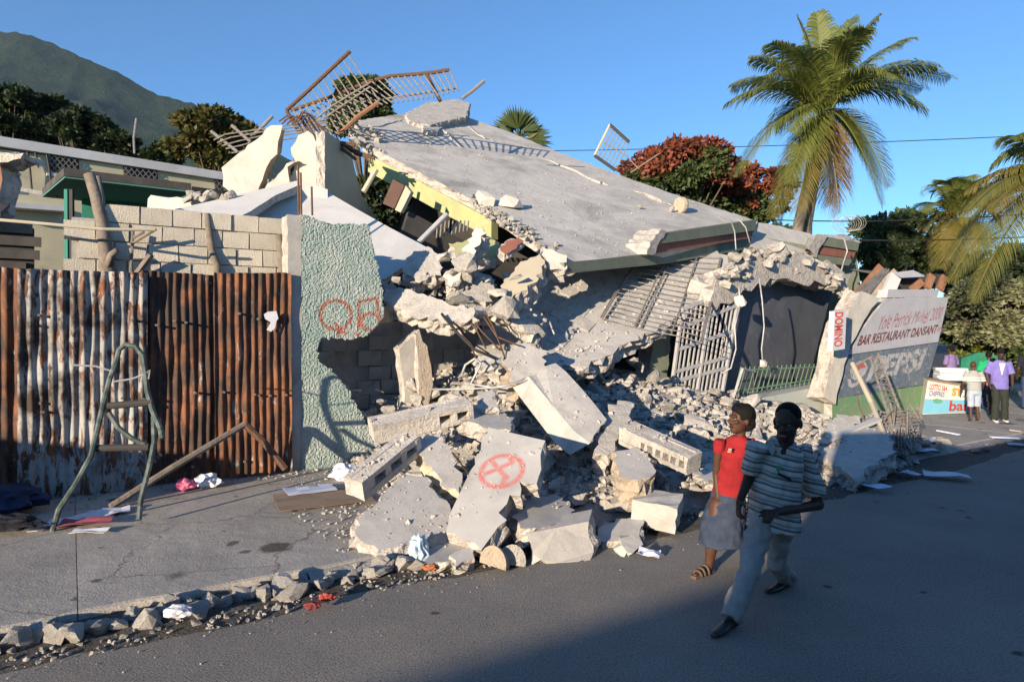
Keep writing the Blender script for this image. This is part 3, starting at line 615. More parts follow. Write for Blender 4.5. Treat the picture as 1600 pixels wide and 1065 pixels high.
nt.links.new(bumpn(nt, noisen(nt, coords(nt), 60, 4, .7), .35, .01), b.inputs['Normal'])
broken(apts, -pan*.2, rough=.03, step=.09, clean=(0,1,12,13)).build('sprayed_slab', [m, M['edge']], origin=aorg, label='pale concrete slab with a red sprayed circle propped on the heap', cat='slab')
piece('concrete_slab', [(632,740),(650,741),(668,745),(680,765),(695,782),(706,802),(700,830),(650,846),(604,861),(572,850),(558,836),(556,812),(590,780),(612,758)], [(632,740,7.9),(705,802,7.2),(604,861,6.55)], .22, CE, 'wide grey slab lying left of the sprayed slab', 'slab', clean=(), rough=.05, flare=.05)
piece('concrete_slab', [(640,688),(668,680),(690,675),(704,705),(724,752),(716,770),(690,756),(668,724)], [(640,688,8.6),(690,675,8.8),(716,770,7.6)], .22, [M['concrete'], M['cream']], 'narrow grey slab with cream side leaning behind the sprayed slab', 'slab')
piece('concrete_slab', [(826,588),(845,576),(868,567),(884,580),(908,606),(930,632),(948,655),(934,672),(922,692),(896,672),(866,636)], [(825,590,10.2),(868,567,10.6),(930,680,8.7)], .33, [M['concrete'], M['tan']], 'thick grey slab with tan edge leaning from the sagging floor', 'slab', back=(-.75,.45,-.55), clean=(2,3,4,5,8,9,10))
piece('concrete_chunk', [(952,632),(975,624),(992,630),(985,655),(965,690),(950,712),(930,708),(938,672)], [(965,630,9.6),(992,632,9.6),(945,710,8.5)], .3, RE, 'upright broken chunk beside the thick leaning slab', 'chunk', rough=.06)
piece('concrete_chunk', [(958,706),(990,698),(1018,712),(1024,740),(998,752),(965,744)], [(958,706,8.4),(1018,712,8.3),(990,750,7.7)], .3, TE, 'tan-sided concrete chunk under the hollow block strip', 'chunk')
piece('concrete_slab', [(800,802),(838,778),(868,770),(895,792),(893,812),(850,822),(812,826)], [(800,802,7.2),(868,770,7.9),(850,822,6.9)], .2, CE, 'flat grey slab lying right of the sprayed slab', 'slab')
piece('concrete_slab', [(821,833),(870,824),(920,814),(926,840),(933,864),(922,880),(870,882),(832,880)], [(821,833,6.80),(920,814,7.0),(870,882,6.70)], .34, CE, 'smooth grey slab standing on edge at the foot of the heap', 'slab', clean=(0,1), back=(.2,.9,.1))
piece('concrete_slab', [(930,826),(965,810),(1004,806),(1006,834),(970,846),(938,848)], [(930,826,7.5),(1004,806,7.7),(960,848,7.1)], .25, CE, 'dull grey slab half hidden behind the slab standing on edge', 'slab')
piece('concrete_slab', [(664,862),(690,844),(728,838),(732,858),(722,872),(668,882)], [(664,862,6.6),(728,838,7.0),(690,884,6.3)], .14, CE, 'small grey slab below the sprayed slab at the pavement edge', 'slab')
piece('concrete_slab', [(704,868),(742,846),(740,872),(712,884)], [(704,868,6.45),(742,846,6.7),(716,886,6.3)], .12, CE, 'wedge-shaped grey slab beside the half discs at the heap foot', 'slab')
piece('concrete_slab', [(708,640),(742,632),(776,642),(802,652),(798,672),(760,668),(714,655)], [(708,642,9.4),(802,655,9.2),(760,668,8.8)], .2, CE, 'bluish grey slab lying flat behind the sprayed slab', 'slab')
piece('concrete_slab', [(744,618),(770,606),(778,636),(750,640)], [(744,618,9.8),(770,606,10),(760,640,9.3)], .12, CE, 'small upright grey plate behind the sprayed slab', 'slab')
# block
def rotm(ax, az, ay=0): return (Matrix.Rotation(R(az), 3, 'Z')@Matrix.Rotation(R(ax), 3, 'X')@Matrix.Rotation(R(ay), 3, 'Y'))
def cubeish(name, c, size, rot, mt, label, cat, bev=.03, sub=3, amp=.012):
    bm = bmesh.new(); bmesh.ops.create_cube(bm, size=1)
    for v in bm.verts: v.co = Vector((v.co.x*size[0], v.co.y*size[1], v.co.z*size[2]))
    bmesh.ops.subdivide_edges(bm, edges=bm.edges, cuts=sub, use_grid_fill=True)
    for v in bm.verts:
        e = sum(abs(abs(v.co[i])-size[i]/2) < 1e-4 for i in range(3))
        v.co *= 1-(.05*random.random() if e >= 2 else 0); v.co += Vector((rnd(-amp,amp), rnd(-amp,amp), rnd(-amp,amp)))
    me = bpy.data.meshes.new(name); bm.to_mesh(me); bm.free(); me.materials.append(mt)
    o = link(name, me, None, c, label, cat); o.rotation_euler = rot.to_euler(); return o
cubeish('concrete_block', D(1027,796,7.75), (.50,.42,.30), rotm(8,-22,6), M['concrete'], 'square pale concrete block near the kerb', 'block')
# ---- strips of hollow-block wall
def hollow(name, a, b, w, h, nh, label, up=(0,-.35,1), mt=None, start=.25):
    mt = mt or M['rubble']; a = Vector(a); b = Vector(b); d = (b-a).normalized(); L_ = (b-a).length
    up = Vector(up); up = (up-d*up.dot(d)).normalized(); out = d.cross(up); out = out if out.y < 0 else -out
    root = empty(name, a.lerp(b, .5)-up*h/2, label, 'block strip')
    # front web with real openings: top rail, bottom rail, webs, back plate
    def bar(p, q, ww, hh, nm='web'):
        kk = MB(); kk.beam(p, q, ww, hh, up=up); return kk
    body = MB(); body.beam(a-out*w*.35, b-out*w*.35, w*.3, h*.98, up=up)
    for s_ in (-1, 1): body.beam(a+up*s_*h*.36, b+up*s_*h*.36+d*rnd(-.05,.05), w, h*.28, up=up)
    body.beam(a, a+d*L_*start, w*.98, h*.93, up=up)
    n = nh*2+1
    for i in range(nh+1):
        f0 = start+(1-start)*(i/nh)*.97; p = a+d*L_*f0; body.beam(p, p+d*L_*(1-start)/nh*.32, w*.97, h*.9, up=up)
    o = body.build('hollow_blocks', mt, root)
    for v in o.data.vertices: v.co += Vector((rnd(-.012,.012), rnd(-.012,.012), rnd(-.012,.012)))
    for k_ in range(7):
        me = hullmesh('crumb', 12, 900+k_, .13, .13, .1, .6, [M['edge']]); p = a.lerp(b, rnd(0,1))+up*h*random.choice((-.45,.45))
        c_ = link('crumb', me, root, p); c_.rotation_euler = (rnd(0,6), rnd(0,6), rnd(0,6))
    return root
hollow('hollow_block_strip', D(580,672,8.75), D(728,640,9.2), .30, .25, 2, 'pale hollow block strip lying across behind the sprayed slab', start=.62)
hollow('hollow_block_strip', D(553,762,7.6), D(640,694,8.4), .26, .24, 3, 'hollow block strip slanting beside the green stucco wall', start=.12)
hollow('hollow_block_strip', D(978,676,8.9), D(1082,722,8.15), .28, .24, 6, 'hollow block strip with a row of open cells near the red shirt', up=(.2,-.5,1), start=.30)
# ---- middle wreckage between stucco wall and sagging floor
mid = [
 ('concrete_beam', [(690,432),(706,418),(745,352),(760,360),(742,392),(722,430),(705,446)], [(690,432,11.9),(745,352,12.9),(705,446,11.6)], .30, [M['white'], M['edge']], 'white broken beam end jutting up beside the roof corner', 'beam'),
 ('concrete_beam', [(598,448),(640,452),(690,470),(740,480),(748,500),(700,505),(650,495),(604,475)], [(598,448,11.8),(740,480,11.4),(650,495,11.3)], .3, RE, 'rough horizontal broken beam right of the stucco wall', 'beam'),
 ('concrete_chunk', [(786,436),(820,405),(848,392),(852,412),(838,440),(800,468),(784,462)], [(786,436,12.2),(848,392,12.8),(800,468,11.7)], .4, [M['cream'], M['edge']], 'tan faced wall block wedged under the roof corner', 'chunk'),
 ('concrete_chunk', [(640,395),(668,385),(690,400),(688,430),(650,440),(628,425)], [(640,395,12.4),(690,400,12.4),(650,440,11.9)], .3, RE, 'grey chunk at the tip of the smooth pale slab', 'chunk'),
 ('concrete_chunk', [(700,440),(748,420),(775,440),(768,470),(730,475),(700,462)], [(700,440,12.0),(775,440,12.1),(730,475,11.6)], .4, RE, 'grey jagged chunk below the white beam end', 'chunk'),
 ('concrete_beam', [(720,470),(760,462),(800,470),(835,495),(850,520),(836,525),(800,500),(760,490),(722,490)], [(720,470,11.6),(835,495,12.2),(722,490,11.3)], .25, RE, 'thin ragged beam curling over the sagging floor', 'beam'),
 ('concrete_chunk', [(785,565),(802,540),(830,535),(852,548),(850,580),(822,606),(796,590)], [(785,565,10.9),(852,548,11.2),(822,606,10.4)], .4, TE, 'rounded pale chunk hanging at the sagging floor edge', 'chunk'),
 ('concrete_chunk', [(742,560),(765,550),(784,556),(770,572),(748,576)], [(742,560,10.9),(784,556,10.9),(760,576,10.6)], .15, RE, 'small pale chunk dangling on bent wire', 'chunk'),
 ('concrete_slab', [(700,380),(770,372),(792,392),(780,402),(745,410),(716,402)], [(700,380,13.4),(792,392,13.2),(745,410,12.8)], .2, [M['lime'], M['edge']], 'yellow-green painted fragment under the roof corner', 'slab'),
 ('concrete_slab', [(776,386),(810,366),(818,376),(788,402)], [(776,386,12.9),(810,366,13.3),(788,402,12.7)], .15, [M['brick_red'], M['edge']], 'brick red painted fragment under the roof corner', 'slab'),
 ('concrete_chunk', [(846,384),(872,392),(890,405),(884,426),(862,420),(850,404)], [(846,384,12.9),(890,405,12.8),(862,420,12.6)], .35, [M['white'], M['edge']], 'white crumbled roof corner above the sagging floor', 'chunk'),
 ('concrete_slab', [(632,178),(668,160),(712,155),(735,162),(728,182),(700,188),(672,196),(640,190)], [(632,178,19.0),(735,162,20.0),(672,196,18.2)], .5, RE, 'jagged concrete lump on the top of the fallen roof', 'slab'),
 ('concrete_chunk', [(658,192),(680,186),(696,196),(682,206),(664,204)], [(658,192,18.2),(696,196,18.4),(664,204,17.6)], .4, RE, 'pale lump below the jagged lump on the roof top', 'chunk'),
 ('concrete_slab', [(1282,708),(1300,690),(1345,662),(1394,678),(1398,705),(1350,738),(1335,752),(1308,730)], [(1282,708,10.6),(1345,662,11.6),(1345,745,9.6)], .3, CE, 'big grey slab lying behind the walking man to the right', 'slab'),
 ('concrete_slab', [(1285,668),(1308,648),(1345,650),(1330,680),(1300,695)], [(1285,668,11.3),(1345,650,12),(1300,695,10.7)], .2, [M['white'], M['edge']], 'pale slab leaning at the foot of the painted sign wall', 'slab'),
 ('concrete_slab', [(1340,655),(1372,640),(1420,650),(1412,668),(1372,676)], [(1340,655,12.3),(1420,650,12.8),(1372,676,11.6)], .2, CE, 'grey slab below the tangled metal frame', 'slab'),
 ('concrete_slab', [(1086,738),(1112,722),(1135,730),(1130,748),(1096,752)], [(1086,738,8.8),(1135,730,9.0),(1096,752,8.4)], .12, [M['white'], M['edge']], 'bright white plate behind the red-shirted woman', 'slab'),
 ('concrete_chunk', [(962,850),(975,832),(998,824),(1004,838),(994,858),(975,866)], [(962,850,7.0),(1004,838,7.2),(975,866,6.85)], .22, [M['white'], mat('pale_green_chunk', (.42,.50,.43), (.55,.53,.46), scale=6)], 'white and green chunk at the kerb', 'chunk'),
]
def roofdepth(x, y): return RP(x, y, PR).y
for i, (nm, o_, an, th, mt, lb, ct) in enumerate(mid):
    if 'top of the fallen roof' in lb or 'on the roof top' in lb: an = [(x, y, roofdepth(x, max(y, 176))-d) for (x, y, _), d in zip(an, (.6, .2, .9))]
    piece(nm, o_, an, th, mt, lb, ct, rough=.07, step=.09, seed=40+i)
# half discs at the kerb
for (x, y, Y, az, lb) in ((770,872,6.45,-20,'tan half disc of concrete standing at the kerb'),(800,870,6.55,10,'grey half disc of concrete right of the tan one')):
    kk = MB(); r_ = .17; c_ = D(x, y+8, Y); ax = Vector((math.cos(R(az)), math.sin(R(az)), 0)); nn = Vector((ax.y, -ax.x, .35)).normalized()
    kk.prism([c_+ax*r_*math.cos(a_)*.8+Vector((0,.05,1))*r_*math.sin(a_) for a_ in [math.pi*i/10-.3 for i in range(12)]], -nn*.09); kk.build('concrete_disc', M['tan'] if az < 0 else M['rubble'], label=lb, cat='disc')
# ================================================================== LOOSE STONES
SM = [hullmesh('stone_mesh', 13+i % 5, i*7+1, 1, rnd(.65,1), rnd(.45,.8), .75, [M['rubble']], rag=.07) for i in range(18)]
SB = [hullmesh('shard_mesh', 10, i*11+5, 1, rnd(.5,.9), rnd(.22,.4), .9, [M['rubble']], rag=.07) for i in range(12)]
def zone(p):
    px = CX+p.x/p.y*FPX
    z_ = [(120,'at the far left'),(260,'below the pipe frame'),(420,'below the rusty fence'),(560,'below the stucco wall'),(680,'left of the sprayed slab'),(790,'by the sprayed slab'),(900,'left of the heap middle'),(990,'in the heap middle'),(1080,'near the row of open cells'),(1170,'behind the woman'),(1290,'behind the man'),(1400,'near the painted sign wall')]
    for lim, t_ in z_:
        if px < lim: return t_
    return 'at the right end'
def place(p, name):
    px = CX+p.x/p.y*FPX
    if name in ('kerb_stone', 'kerb_rubble_stone', 'rubble_lump', 'heap_rod'): return ' '+zone(p)
    lim = {'lintel_lump': (1160,1205,1255), 'roof_crumb': (770,800,835), 'wreck_lump': (680,720,765), 'hollow_lump': (900,945,985), 'cavity_lump': (580,650,720), 'upper_roof_crumb': (560,575,588), 'stub_lump': (310,330,350)}.get(name)
    if not lim: return ''
    return ' at its left end' if px < lim[0] else ' left of its middle' if px < lim[1] else ' right of its middle' if px < lim[2] else ' at its right end'
def sized(sz): return 'tiny' if sz < .09 else 'small' if sz < .16 else 'medium' if sz < .26 else 'large' if sz < .38 else 'very large'
def stone(p, size, label, group, mesh=None, name='stone', cat='stone', flat=False):
    me = mesh or random.choice(SB if flat else SM)
    if group: label = label.replace('one of the', sized(size)+(' flat' if flat else '')).replace('lumps', 'lump').replace('stones', 'stone').replace('crumbs', 'crumb')+place(p, name)
    o = link(name, me, None, p, label, cat, group); o.scale = (size*rnd(.8,1.15),)*3
    o.rotation_euler = (rnd(-.5,.5), rnd(-.5,.5), rnd(0,6.28)); return o
# row along the kerb
s = -4.6
while s < 2.1:
    big = random.random()
    sz = rnd(.13,.26) if big > .35 else rnd(.06,.12)
    if s < -1.2: sz *= 1.05
    stone(W(s, KERB+rnd(.05,.36), sz*.22+.02), sz, 'one of the grey kerb stones in the gutter', 'kerb stones in the gutter', name='kerb_stone')
    if random.random() > .35: q = rnd(.04,.09); stone(W(s+rnd(-.05,.05), KERB+rnd(.02,.5), q*.2+.01), q, 'one of the grey kerb stones in the gutter', 'kerb stones in the gutter', name='kerb_stone')
    s += sz*rnd(.26,.46)
for i in range(70):
    s = rnd(2.1, 8.5); sz = rnd(.06,.20); stone(W(s, KERB+rnd(-.1,.55), sz*.2+.03), sz, 'one of the rubble stones spilled over the kerb', 'stones spilling over the kerb', name='kerb_rubble_stone')
LABH = 'one of the broken concrete lumps on the heap'
big_n = 0
for i in range(330):
    s = rnd(.9, 10.6); t = rnd(-1.5, 4.7); h = mound(s, t)
    if h < .16: continue
    sz = (rnd(.16,.32) if random.random() < .66 else rnd(.32,.60)); flat = random.random() < .4
    stone(W(s, t, h+sz*.12), sz, LABH, 'lumps on the rubble heap', name='rubble_lump', cat='rubble', flat=flat); big_n += 1
def stuff(name, pts, label, mats, cat):
    tmpl = []
    for me in [hullmesh('grit', 11, 300+i, 1, rnd(.6,1), rnd(.4,.8), .8) for i in range(9)]:
        tmpl.append(([v.co.copy() for v in me.vertices], [tuple(p.vertices) for p in me.polygons]))
    mb = MB()
    for p, sz in pts:
        v, f = random.choice(tmpl); mt = Matrix.Rotation(rnd(0,6.28), 3, 'Z')@Matrix.Rotation(rnd(-.8,.8), 3, 'X'); mb.add([Vector(p)+mt@(x*sz) for x in v], f)
    return mb.build(name, mats, label=label, cat=cat, kind='stuff', fix=False)
pts = []
for i in range(9500):
    s = rnd(.3, 11.5); t = rnd(-2.5, 4.9); h = mound(s, t)
    if h < .135: continue
    sz = rnd(.045,.15)*(1.25 if random.random() < .15 else 1); pts.append((W(s, t, h+sz*.15-(.1 if t > KERB+.1 else 0)), sz))
for i in range(900):
    s = rnd(1.2, 10.8); t = rnd(-1.2, 4.5); h = mound(s, t); sz = rnd(.13,.30); pts.append((W(s, t, h+sz*.18), sz))
for i in range(260): s = rnd(-.6, 1.2); t = rnd(2.2, 4.2); pts.append((W(s, t, .13), rnd(.015,.05)))
stuff('small_rubble', pts, 'small grey rubble filling the gaps of the heap', M['rubble'], 'rubble')
pts = [(W(rnd(-5,9), KERB+rnd(-.02,.62), .02), rnd(.012,.05)) for i in range(1500)]+[(W(rnd(-3.5,.2), rnd(.1,.5), .13), rnd(.015,.05)) for i in range(170)]
stuff('gutter_gravel', pts, 'fine grey gravel in the dirty gutter', M['rubble'], 'gravel')
# crumbs on roof slabs and the lintel
pl_l = vplane(1150, 15.0, UA-4)
for i in range(130):
    f = random.random(); x = 1118+f*200; y = 448-42*math.sin(math.pi*min(1, f*1.05))**.8+rnd(-16, 16); sz = rnd(.14,.42)
    stone(RP(x, y, (pl_l[0]+Vector((-.05,-.25+rnd(0,.9),0)), pl_l[1])), sz, 'one of the white broken lumps on the lintel', 'white lumps on the lintel', name='lintel_lump', cat='rubble')
for (x, y, sz) in ((1212,388,.75),(1190,402,.45),(1165,398,.4),(1240,404,.4),(1146,402,.4)): stone(RP(x, y, (pl_l[0]+Vector((0,.3,0)), pl_l[1])), sz, 'one of the white broken lumps on the lintel', 'white lumps on the lintel', name='lintel_lump', cat='rubble')
roofst = [(757,318,.42,'cream broken block resting on the left roof edge'),(800,325,.5,'longer cream block resting right of the first on the roof edge'),(998,326,.2,'small dark clod on the middle of the roof'),(1048,331,.3,'low grey clod beside the upright disc on the roof')]
for x, y, sz, lb in roofst:
    o = stone(RP(x, y, PR)+rn*sz*.25, sz, lb, None, name='roof_block' if sz > .35 else 'roof_clod'); 
    if sz > .35: o.data = hullmesh('cream_block_mesh', 18, int(x), 1.25, .7, .6, .95, [M['white']])
kk = MB(); c_ = RP(1066,332,PR); ax = Vector((.25,.1,1)).normalized()
kk.tube([c_+Vector((-.1,-.05,.2)), c_+Vector((-.02,0,.21)), c_+Vector((.08,.05,.2))], [.22,.24,.2], 12); kk.build('roof_disc', M['tan'], label='round tan disc standing on the roof slab', cat='disc')
for i in range(70):
    x = rnd(735, 870); y = 312+(x-735)*.6+rnd(-8, 14); sz = rnd(.06,.22); stone(RP(x, y, PR)+rn*sz*.2, sz, 'one of the pale crumbs on the lower roof edge', 'crumbs along the roof edge', name='roof_crumb', cat='rubble')
for i in range(28):
    x = rnd(548, 600); y = 200+rnd(-6, 22)+(x-548)*.35; sz = rnd(.12,.4); stone(RP(x, y, PR)+rn*sz*.15, sz, 'one of the grey crumbs at the upper left roof corner', 'crumbs at the upper roof corner', name='upper_roof_crumb', cat='rubble')
pts = [(RP(rnd(600,1120), rnd(200,360), PR), rnd(.02,.06)) for i in range(420)]
pts = [(p+rn*.01, s_) for p, s_ in pts if -1.0 < 1]
rpoly = [(545,200),(690,170),(1185,346),(960,402),(868,398)]
pts = []
def inpoly(x, y, pl):
    c_ = False
    for i in range(len(pl)):
        (x0, y0), (x1, y1) = pl[i], pl[i-1]
        if (y0 > y) != (y1 > y) and x < (x1-x0)*(y-y0)/(y1-y0)+x0: c_ = not c_
    return c_
pts = []
while len(pts) < 420:
    x, y = rnd(545,1180), rnd(172,405)
    if inpoly(x, y, rpoly): pts.append((RP(x, y, PR)+rn*.01, rnd(.02,.07)))
stuff('roof_grit', pts, 'scattered grit on the fallen roof surface', M['rubble'], 'grit')
pts = []
for i in range(700):
    x, y = rnd(760,1110), rnd(425,590); p = RP(x, y, PS)
    if inpoly(x, y, [(770,545),(850,450),(990,405),(1110,405),(1080,480),(900,560),(820,590)]): pts.append((p+sn*.01, rnd(.02,.10)))
for i in range(500):
    x, y = rnd(600,870), rnd(400,520)
    if inpoly(x, y, [(600,440),(700,410),(780,440),(860,500),(840,520),(700,500)]): pts.append((P(x, y, 12.2+rnd(-.4,.4)), rnd(.04,.16)))
stuff('floor_grit', pts, 'broken grit strewn over the sagging floor slab', M['rubble'], 'grit')
for i in range(22):                                    # jumbled pieces in the mid wreckage, and the dark hollow under the floor
    x, y = rnd(600,850), rnd(385,520)
    if not inpoly(x, y, [(596,438),(690,400),(760,380),(800,420),(850,500),(840,525),(700,500),(610,480)]): continue
    stone(P(x, y, 12.0+rnd(-.3,.5)), rnd(.16,.45), 'one of the jagged lumps under the roof corner', 'lumps in the middle wreckage', name='wreck_lump', cat='rubble', flat=random.random() < .5)
for i in range(60):
    x = rnd(850,1030); y = rnd(560,640); Y = 12.6+rnd(0,2.2)
    stone(P(x, max(y, 560), Y), rnd(.2,.5), 'one of the grey lumps in the dark hollow', 'lumps in the dark hollow', name='hollow_lump', cat='rubble', flat=random.random() < .5)
for i in range(40):
    x = rnd(510,790); y = rnd(600,660); Y = 11.2+rnd(0,1.0)
    stone(P(x, y, Y), rnd(.15,.42), 'one of the dull lumps inside the wall hole', 'lumps inside the wall hole', name='cavity_lump', cat='rubble', flat=random.random() < .4)

for i in range(55):
    s = rnd(6.8, 11.4); t = rnd(1.2, 4.6); sz = rnd(.14,.42); stone(W(s, t, mound(s, t)+sz*.15), sz, LABH, 'lumps on the rubble heap', name='rubble_lump', cat='rubble', flat=random.random() < .4)
for i in range(10):                                    # extra jagged pieces packed from the stucco wall up to the roof corner
    x, y = rnd(600,800), rnd(395,500)
    if inpoly(x, y, [(600,445),(690,405),(740,390),(800,430),(800,480),(700,495),(615,480)]): stone(P(x, y, 11.7+rnd(-.2,.3)), rnd(.25,.6), 'one of the jagged lumps under the roof corner', 'lumps in the middle wreckage', name='wreck_lump', cat='rubble', flat=random.random() < .6)
for i in range(16):                                    # bent reinforcing rods sticking out of the heap
    s = rnd(1.5, 9.5); t = rnd(.2, 4.0); p = W(s, t, mound(s, t)); d = Vector((rnd(-1,1), rnd(-.6,.4), rnd(.1,.6))).normalized(); l = rnd(.5,1.3); q = Vector((rnd(-.3,.3), rnd(-.3,.3), rnd(-.25,.1)))
    kk = MB(); kk.tube([p-d*.1, p+d*l*.4, p+d*l*.75+q*.3, p+d*l+q], .010, 5); kk.build('heap_rod', M['rebar'], label='bent rusty rod sticking out of the heap '+zone(p), cat='rod', group='rods in the heap')

pts = []
for i in range(420):
    s = rnd(-5, 12); t = KERB+.5+abs(random.gauss(0, .35)); pts.append((W(s, t, .005), rnd(.008,.020)))
stuff('road_grit', pts, 'loose grit strewn over the road beside the kerb', M['rubble'], 'grit')
TMP = bpy.data.scenes.new('workbench')
def baked(o):
    TMP.collection.objects.link(o)
    with bpy.context.temp_override(scene=TMP, view_layer=TMP.view_layers[0]): dg = bpy.context.evaluated_depsgraph_get()
    dg.update(); me = bpy.data.meshes.new_from_object(o.evaluated_get(dg)); bpy.data.objects.remove(o); return me
# ================================================================== METALWORK ON THE WRECK
def bars(root, segs, r, mt, name='bar', n=6):
    for s_ in segs:
        kk = MB(); kk.tube(s_, r, n); kk.build(name, mt, root)
# window grille lying on the sagging floor
PGr = (PS[0]+sn*.10, PS[1])
gr = empty('window_grille', RP(1040,500,PGr), 'bent grid of weathered window bars lying on the sagging floor', 'grille')
def gq(a, b): # a across 0..1, b down 0..1
    x = (1000+128*a)*(1-b)+(938+158*a)*b; y = (398+2*a)*(1-b)+(497+42*a**1.3)*b
    return RP(x, y, PGr)+sn*(.05*math.sin(a*5+b*3))
for i in range(17):
    b_ = i/16; a1 = 1 if i % 2 == 0 or i < 8 else .95; bars(gr, [[gq(a_/8*a1, b_) for a_ in range(9)]], .011, M['bar_grey'])
for a_ in (.0, .02, .34, .40, .70, .985, 1.0):
    bars(gr, [[gq(a_, b_/8) for b_ in range(9)]], .018, M['bar_grey'], 'cross_bar')
# roof-top railing
rl = empty('roof_railing', P(560,200,18), 'rusty railing standing bent above the roof against the sky', 'railing')
YR = 18.2
def rp_(x, y, dy=0): return P(x, y, YR+dy)
top1 = [(447,173),(480,143),(515,110),(547,80)]; top2 = [(455,173),(500,157),(545,141),(575,128),(610,119),(650,116),(680,113),(702,109)]
bars(rl, [[rp_(*p) for p in top1]], .055, M['rebar'], 'top_rail', 8); bars(rl, [[rp_(*p, .6) for p in top2]], .055, M['rebar'], 'top_rail', 8)
bars(rl, [[rp_(448,174), rp_(462,198), rp_(472,212)]], .05, M['rebar'], 'post', 8); bars(rl, [[rp_(667,117,.6), rp_(676,135,.6), rp_(688,158,.5)]], .05, M['rebar'], 'post', 8)
low = [(535,212),(555,192),(575,175),(600,163),(640,158),(680,152),(716,141)]
def along(pl, f):
    L_ = [math.dist(pl[i], pl[i+1]) for i in range(len(pl)-1)]; T = sum(L_)*f
    for i, l in enumerate(L_):
        if T <= l or i == len(L_)-1: g_ = T/l; return (pl[i][0]*(1-g_)+pl[i+1][0]*g_, pl[i][1]*(1-g_)+pl[i+1][1]*g_)
        T -= l
for i in range(26):
    f = i/25; a_ = along(top2, f); b_ = along(low, min(1, f*1.0)); bars(rl, [[rp_(*a_, .6), rp_(*b_, .2)]], .02, M['bar_grey'])
for i in range(12):
    f = .08+.88*i/11; a_ = along(top1, f); bars(rl, [[rp_(*a_), rp_(a_[0]+42+8*f, a_[1]+78-4*f, .1)]], .02, M['bar_grey'])
bars(rl, [[rp_(480,196), rp_(520,165), rp_(580,128)], [rp_(486,200), rp_(528,170), rp_(578,136)], [rp_(560,160,.5), rp_(620,152,.5), rp_(715,138,.5)]], .024, M['bar_grey'], 'mid_rail')
bars(rl, [[rp_(530,210), rp_(560,182), rp_(592,160)]], .06, M['redwood'], 'bottom_rail')
for seg, nm, lb in (([(722,154),(738,142),(757,126)], 'loose_bar', 'grey bar sticking out right of the roof railing'), ([(393,214),(408,200),(426,181)], 'loose_bar', 'grey bar leaning beside the white wall top')):
    kk = MB(); kk.tube([P(x, y, 17.5) for x, y in seg], .045, 7); kk.build(nm, M['steel'], label=lb, cat='bar')
pr = empty('fallen_bars', P(400,230,17), 'pale parallel bars sagging left behind the white wall', 'railing')
for dy in (0, 8, 18, 27, 40): bars(pr, [[P(334+dy*.7, 219+dy*.5, 17.2), P(352+dy, 210+dy*.62, 17.2), P(420, 200+dy*.55, 17.3), P(510, 187+dy*.5, 17.6)]], .018, M['bar_grey'])
bars(pr, [[P(330,205,17.3), P(372,238,17.2)], [P(362,196,17.3), P(392,222,17.2)]], .04, M['steel'], 'post')
# tangled rods at the wall top
tr = empty('tangled_rods', P(470,205,16), 'dark tangle of bent reinforcing rods above the white wall', 'rods')
for i in range(9):
    x0 = 436+i*4; q = [P(x0, 190+rnd(-4,6), 16.4), P(x0+12, 172+rnd(0,12), 16.4), P(x0+28, 180+rnd(0,14), 16.5), P(x0+46, 205+rnd(0,16), 16.6)]
    bars(tr, [q], .022, M['rebar'], 'rod', 5)
for i in range(14):
    x0 = rnd(495,545); y0 = 205+(x0-495)*.5; bars(tr, [[P(x0, y0, 16), P(x0+rnd(8,25), y0+rnd(2,16), 15.8), P(x0+rnd(30,50), y0+rnd(14,40), 15.7)]], .028, M['rebar'], 'rod', 5)
# small railing on the far roof edge
r3 = empty('small_railing', P(960,250,21), 'small railing panel sticking up at the far roof edge', 'railing'); Y3 = 24.0
c4 = [(953,195),(983,222),(962,266),(929,243)]
bars(r3, [[P(*c4[0], Y3), P(*c4[1], Y3)], [P(*c4[3], Y3), P(*c4[2], Y3)]], .06, M['dark'], 'rail'); bars(r3, [[P(*c4[0], Y3), P(*c4[3], Y3)]], .05, M['cream'], 'post')
for i in range(1, 7):
    f = i/6; a_ = (c4[0][0]*(1-f)+c4[1][0]*f, c4[0][1]*(1-f)+c4[1][1]*f); b_ = (c4[3][0]*(1-f)+c4[2][0]*f, c4[3][1]*(1-f)+c4[2][1]*f); bars(r3, [[P(*a_, Y3), P(*b_, Y3)]], .022, M['bar_grey'])
bars(r3, [[P(943,222,Y3), P(978,243,Y3), P(996,262,Y3)], [P(985,270,Y3), P(1030,240,Y3)]], .022, M['bar_grey'], 'mid_rail')
# green rail on the plinth
gg = empty('green_railing', RP(1220,600,PPl), 'low green railing with pointed bars on the pale green plinth', 'railing')
PPg = (PPl[0]+Vector((-.1,.25,0)), PPl[1])
A0, A1 = (1158,578), (1308,572); B0, B1 = (1146,612), (1300,588)
for k_ in range(22):
    f = k_/21; a_ = RP(A0[0]+(A1[0]-A0[0])*f, A0[1]+(A1[1]-A0[1])*f-5, PPg); b_ = RP(B0[0]+(B1[0]-B0[0])*f, B0[1]+(B1[1]-B0[1])*f+6, PPg)
    bars(gg, [[b_, a_]], .011, M['green_rail'])
bars(gg, [[RP(*A0, PPg), RP(*A1, PPg)], [RP(*B0, PPg), RP(*B1, PPg)]], .02, M['green_rail'], 'rail'); bars(gg, [[RP(1146,612,PPg)+Vector((-.1,-.3,-.1)), RP(1160,575,PPg)+Vector((-.1,-.3,0)), RP(1180,580,PPg)]], .03, M['grey_paint'], 'end_rail')
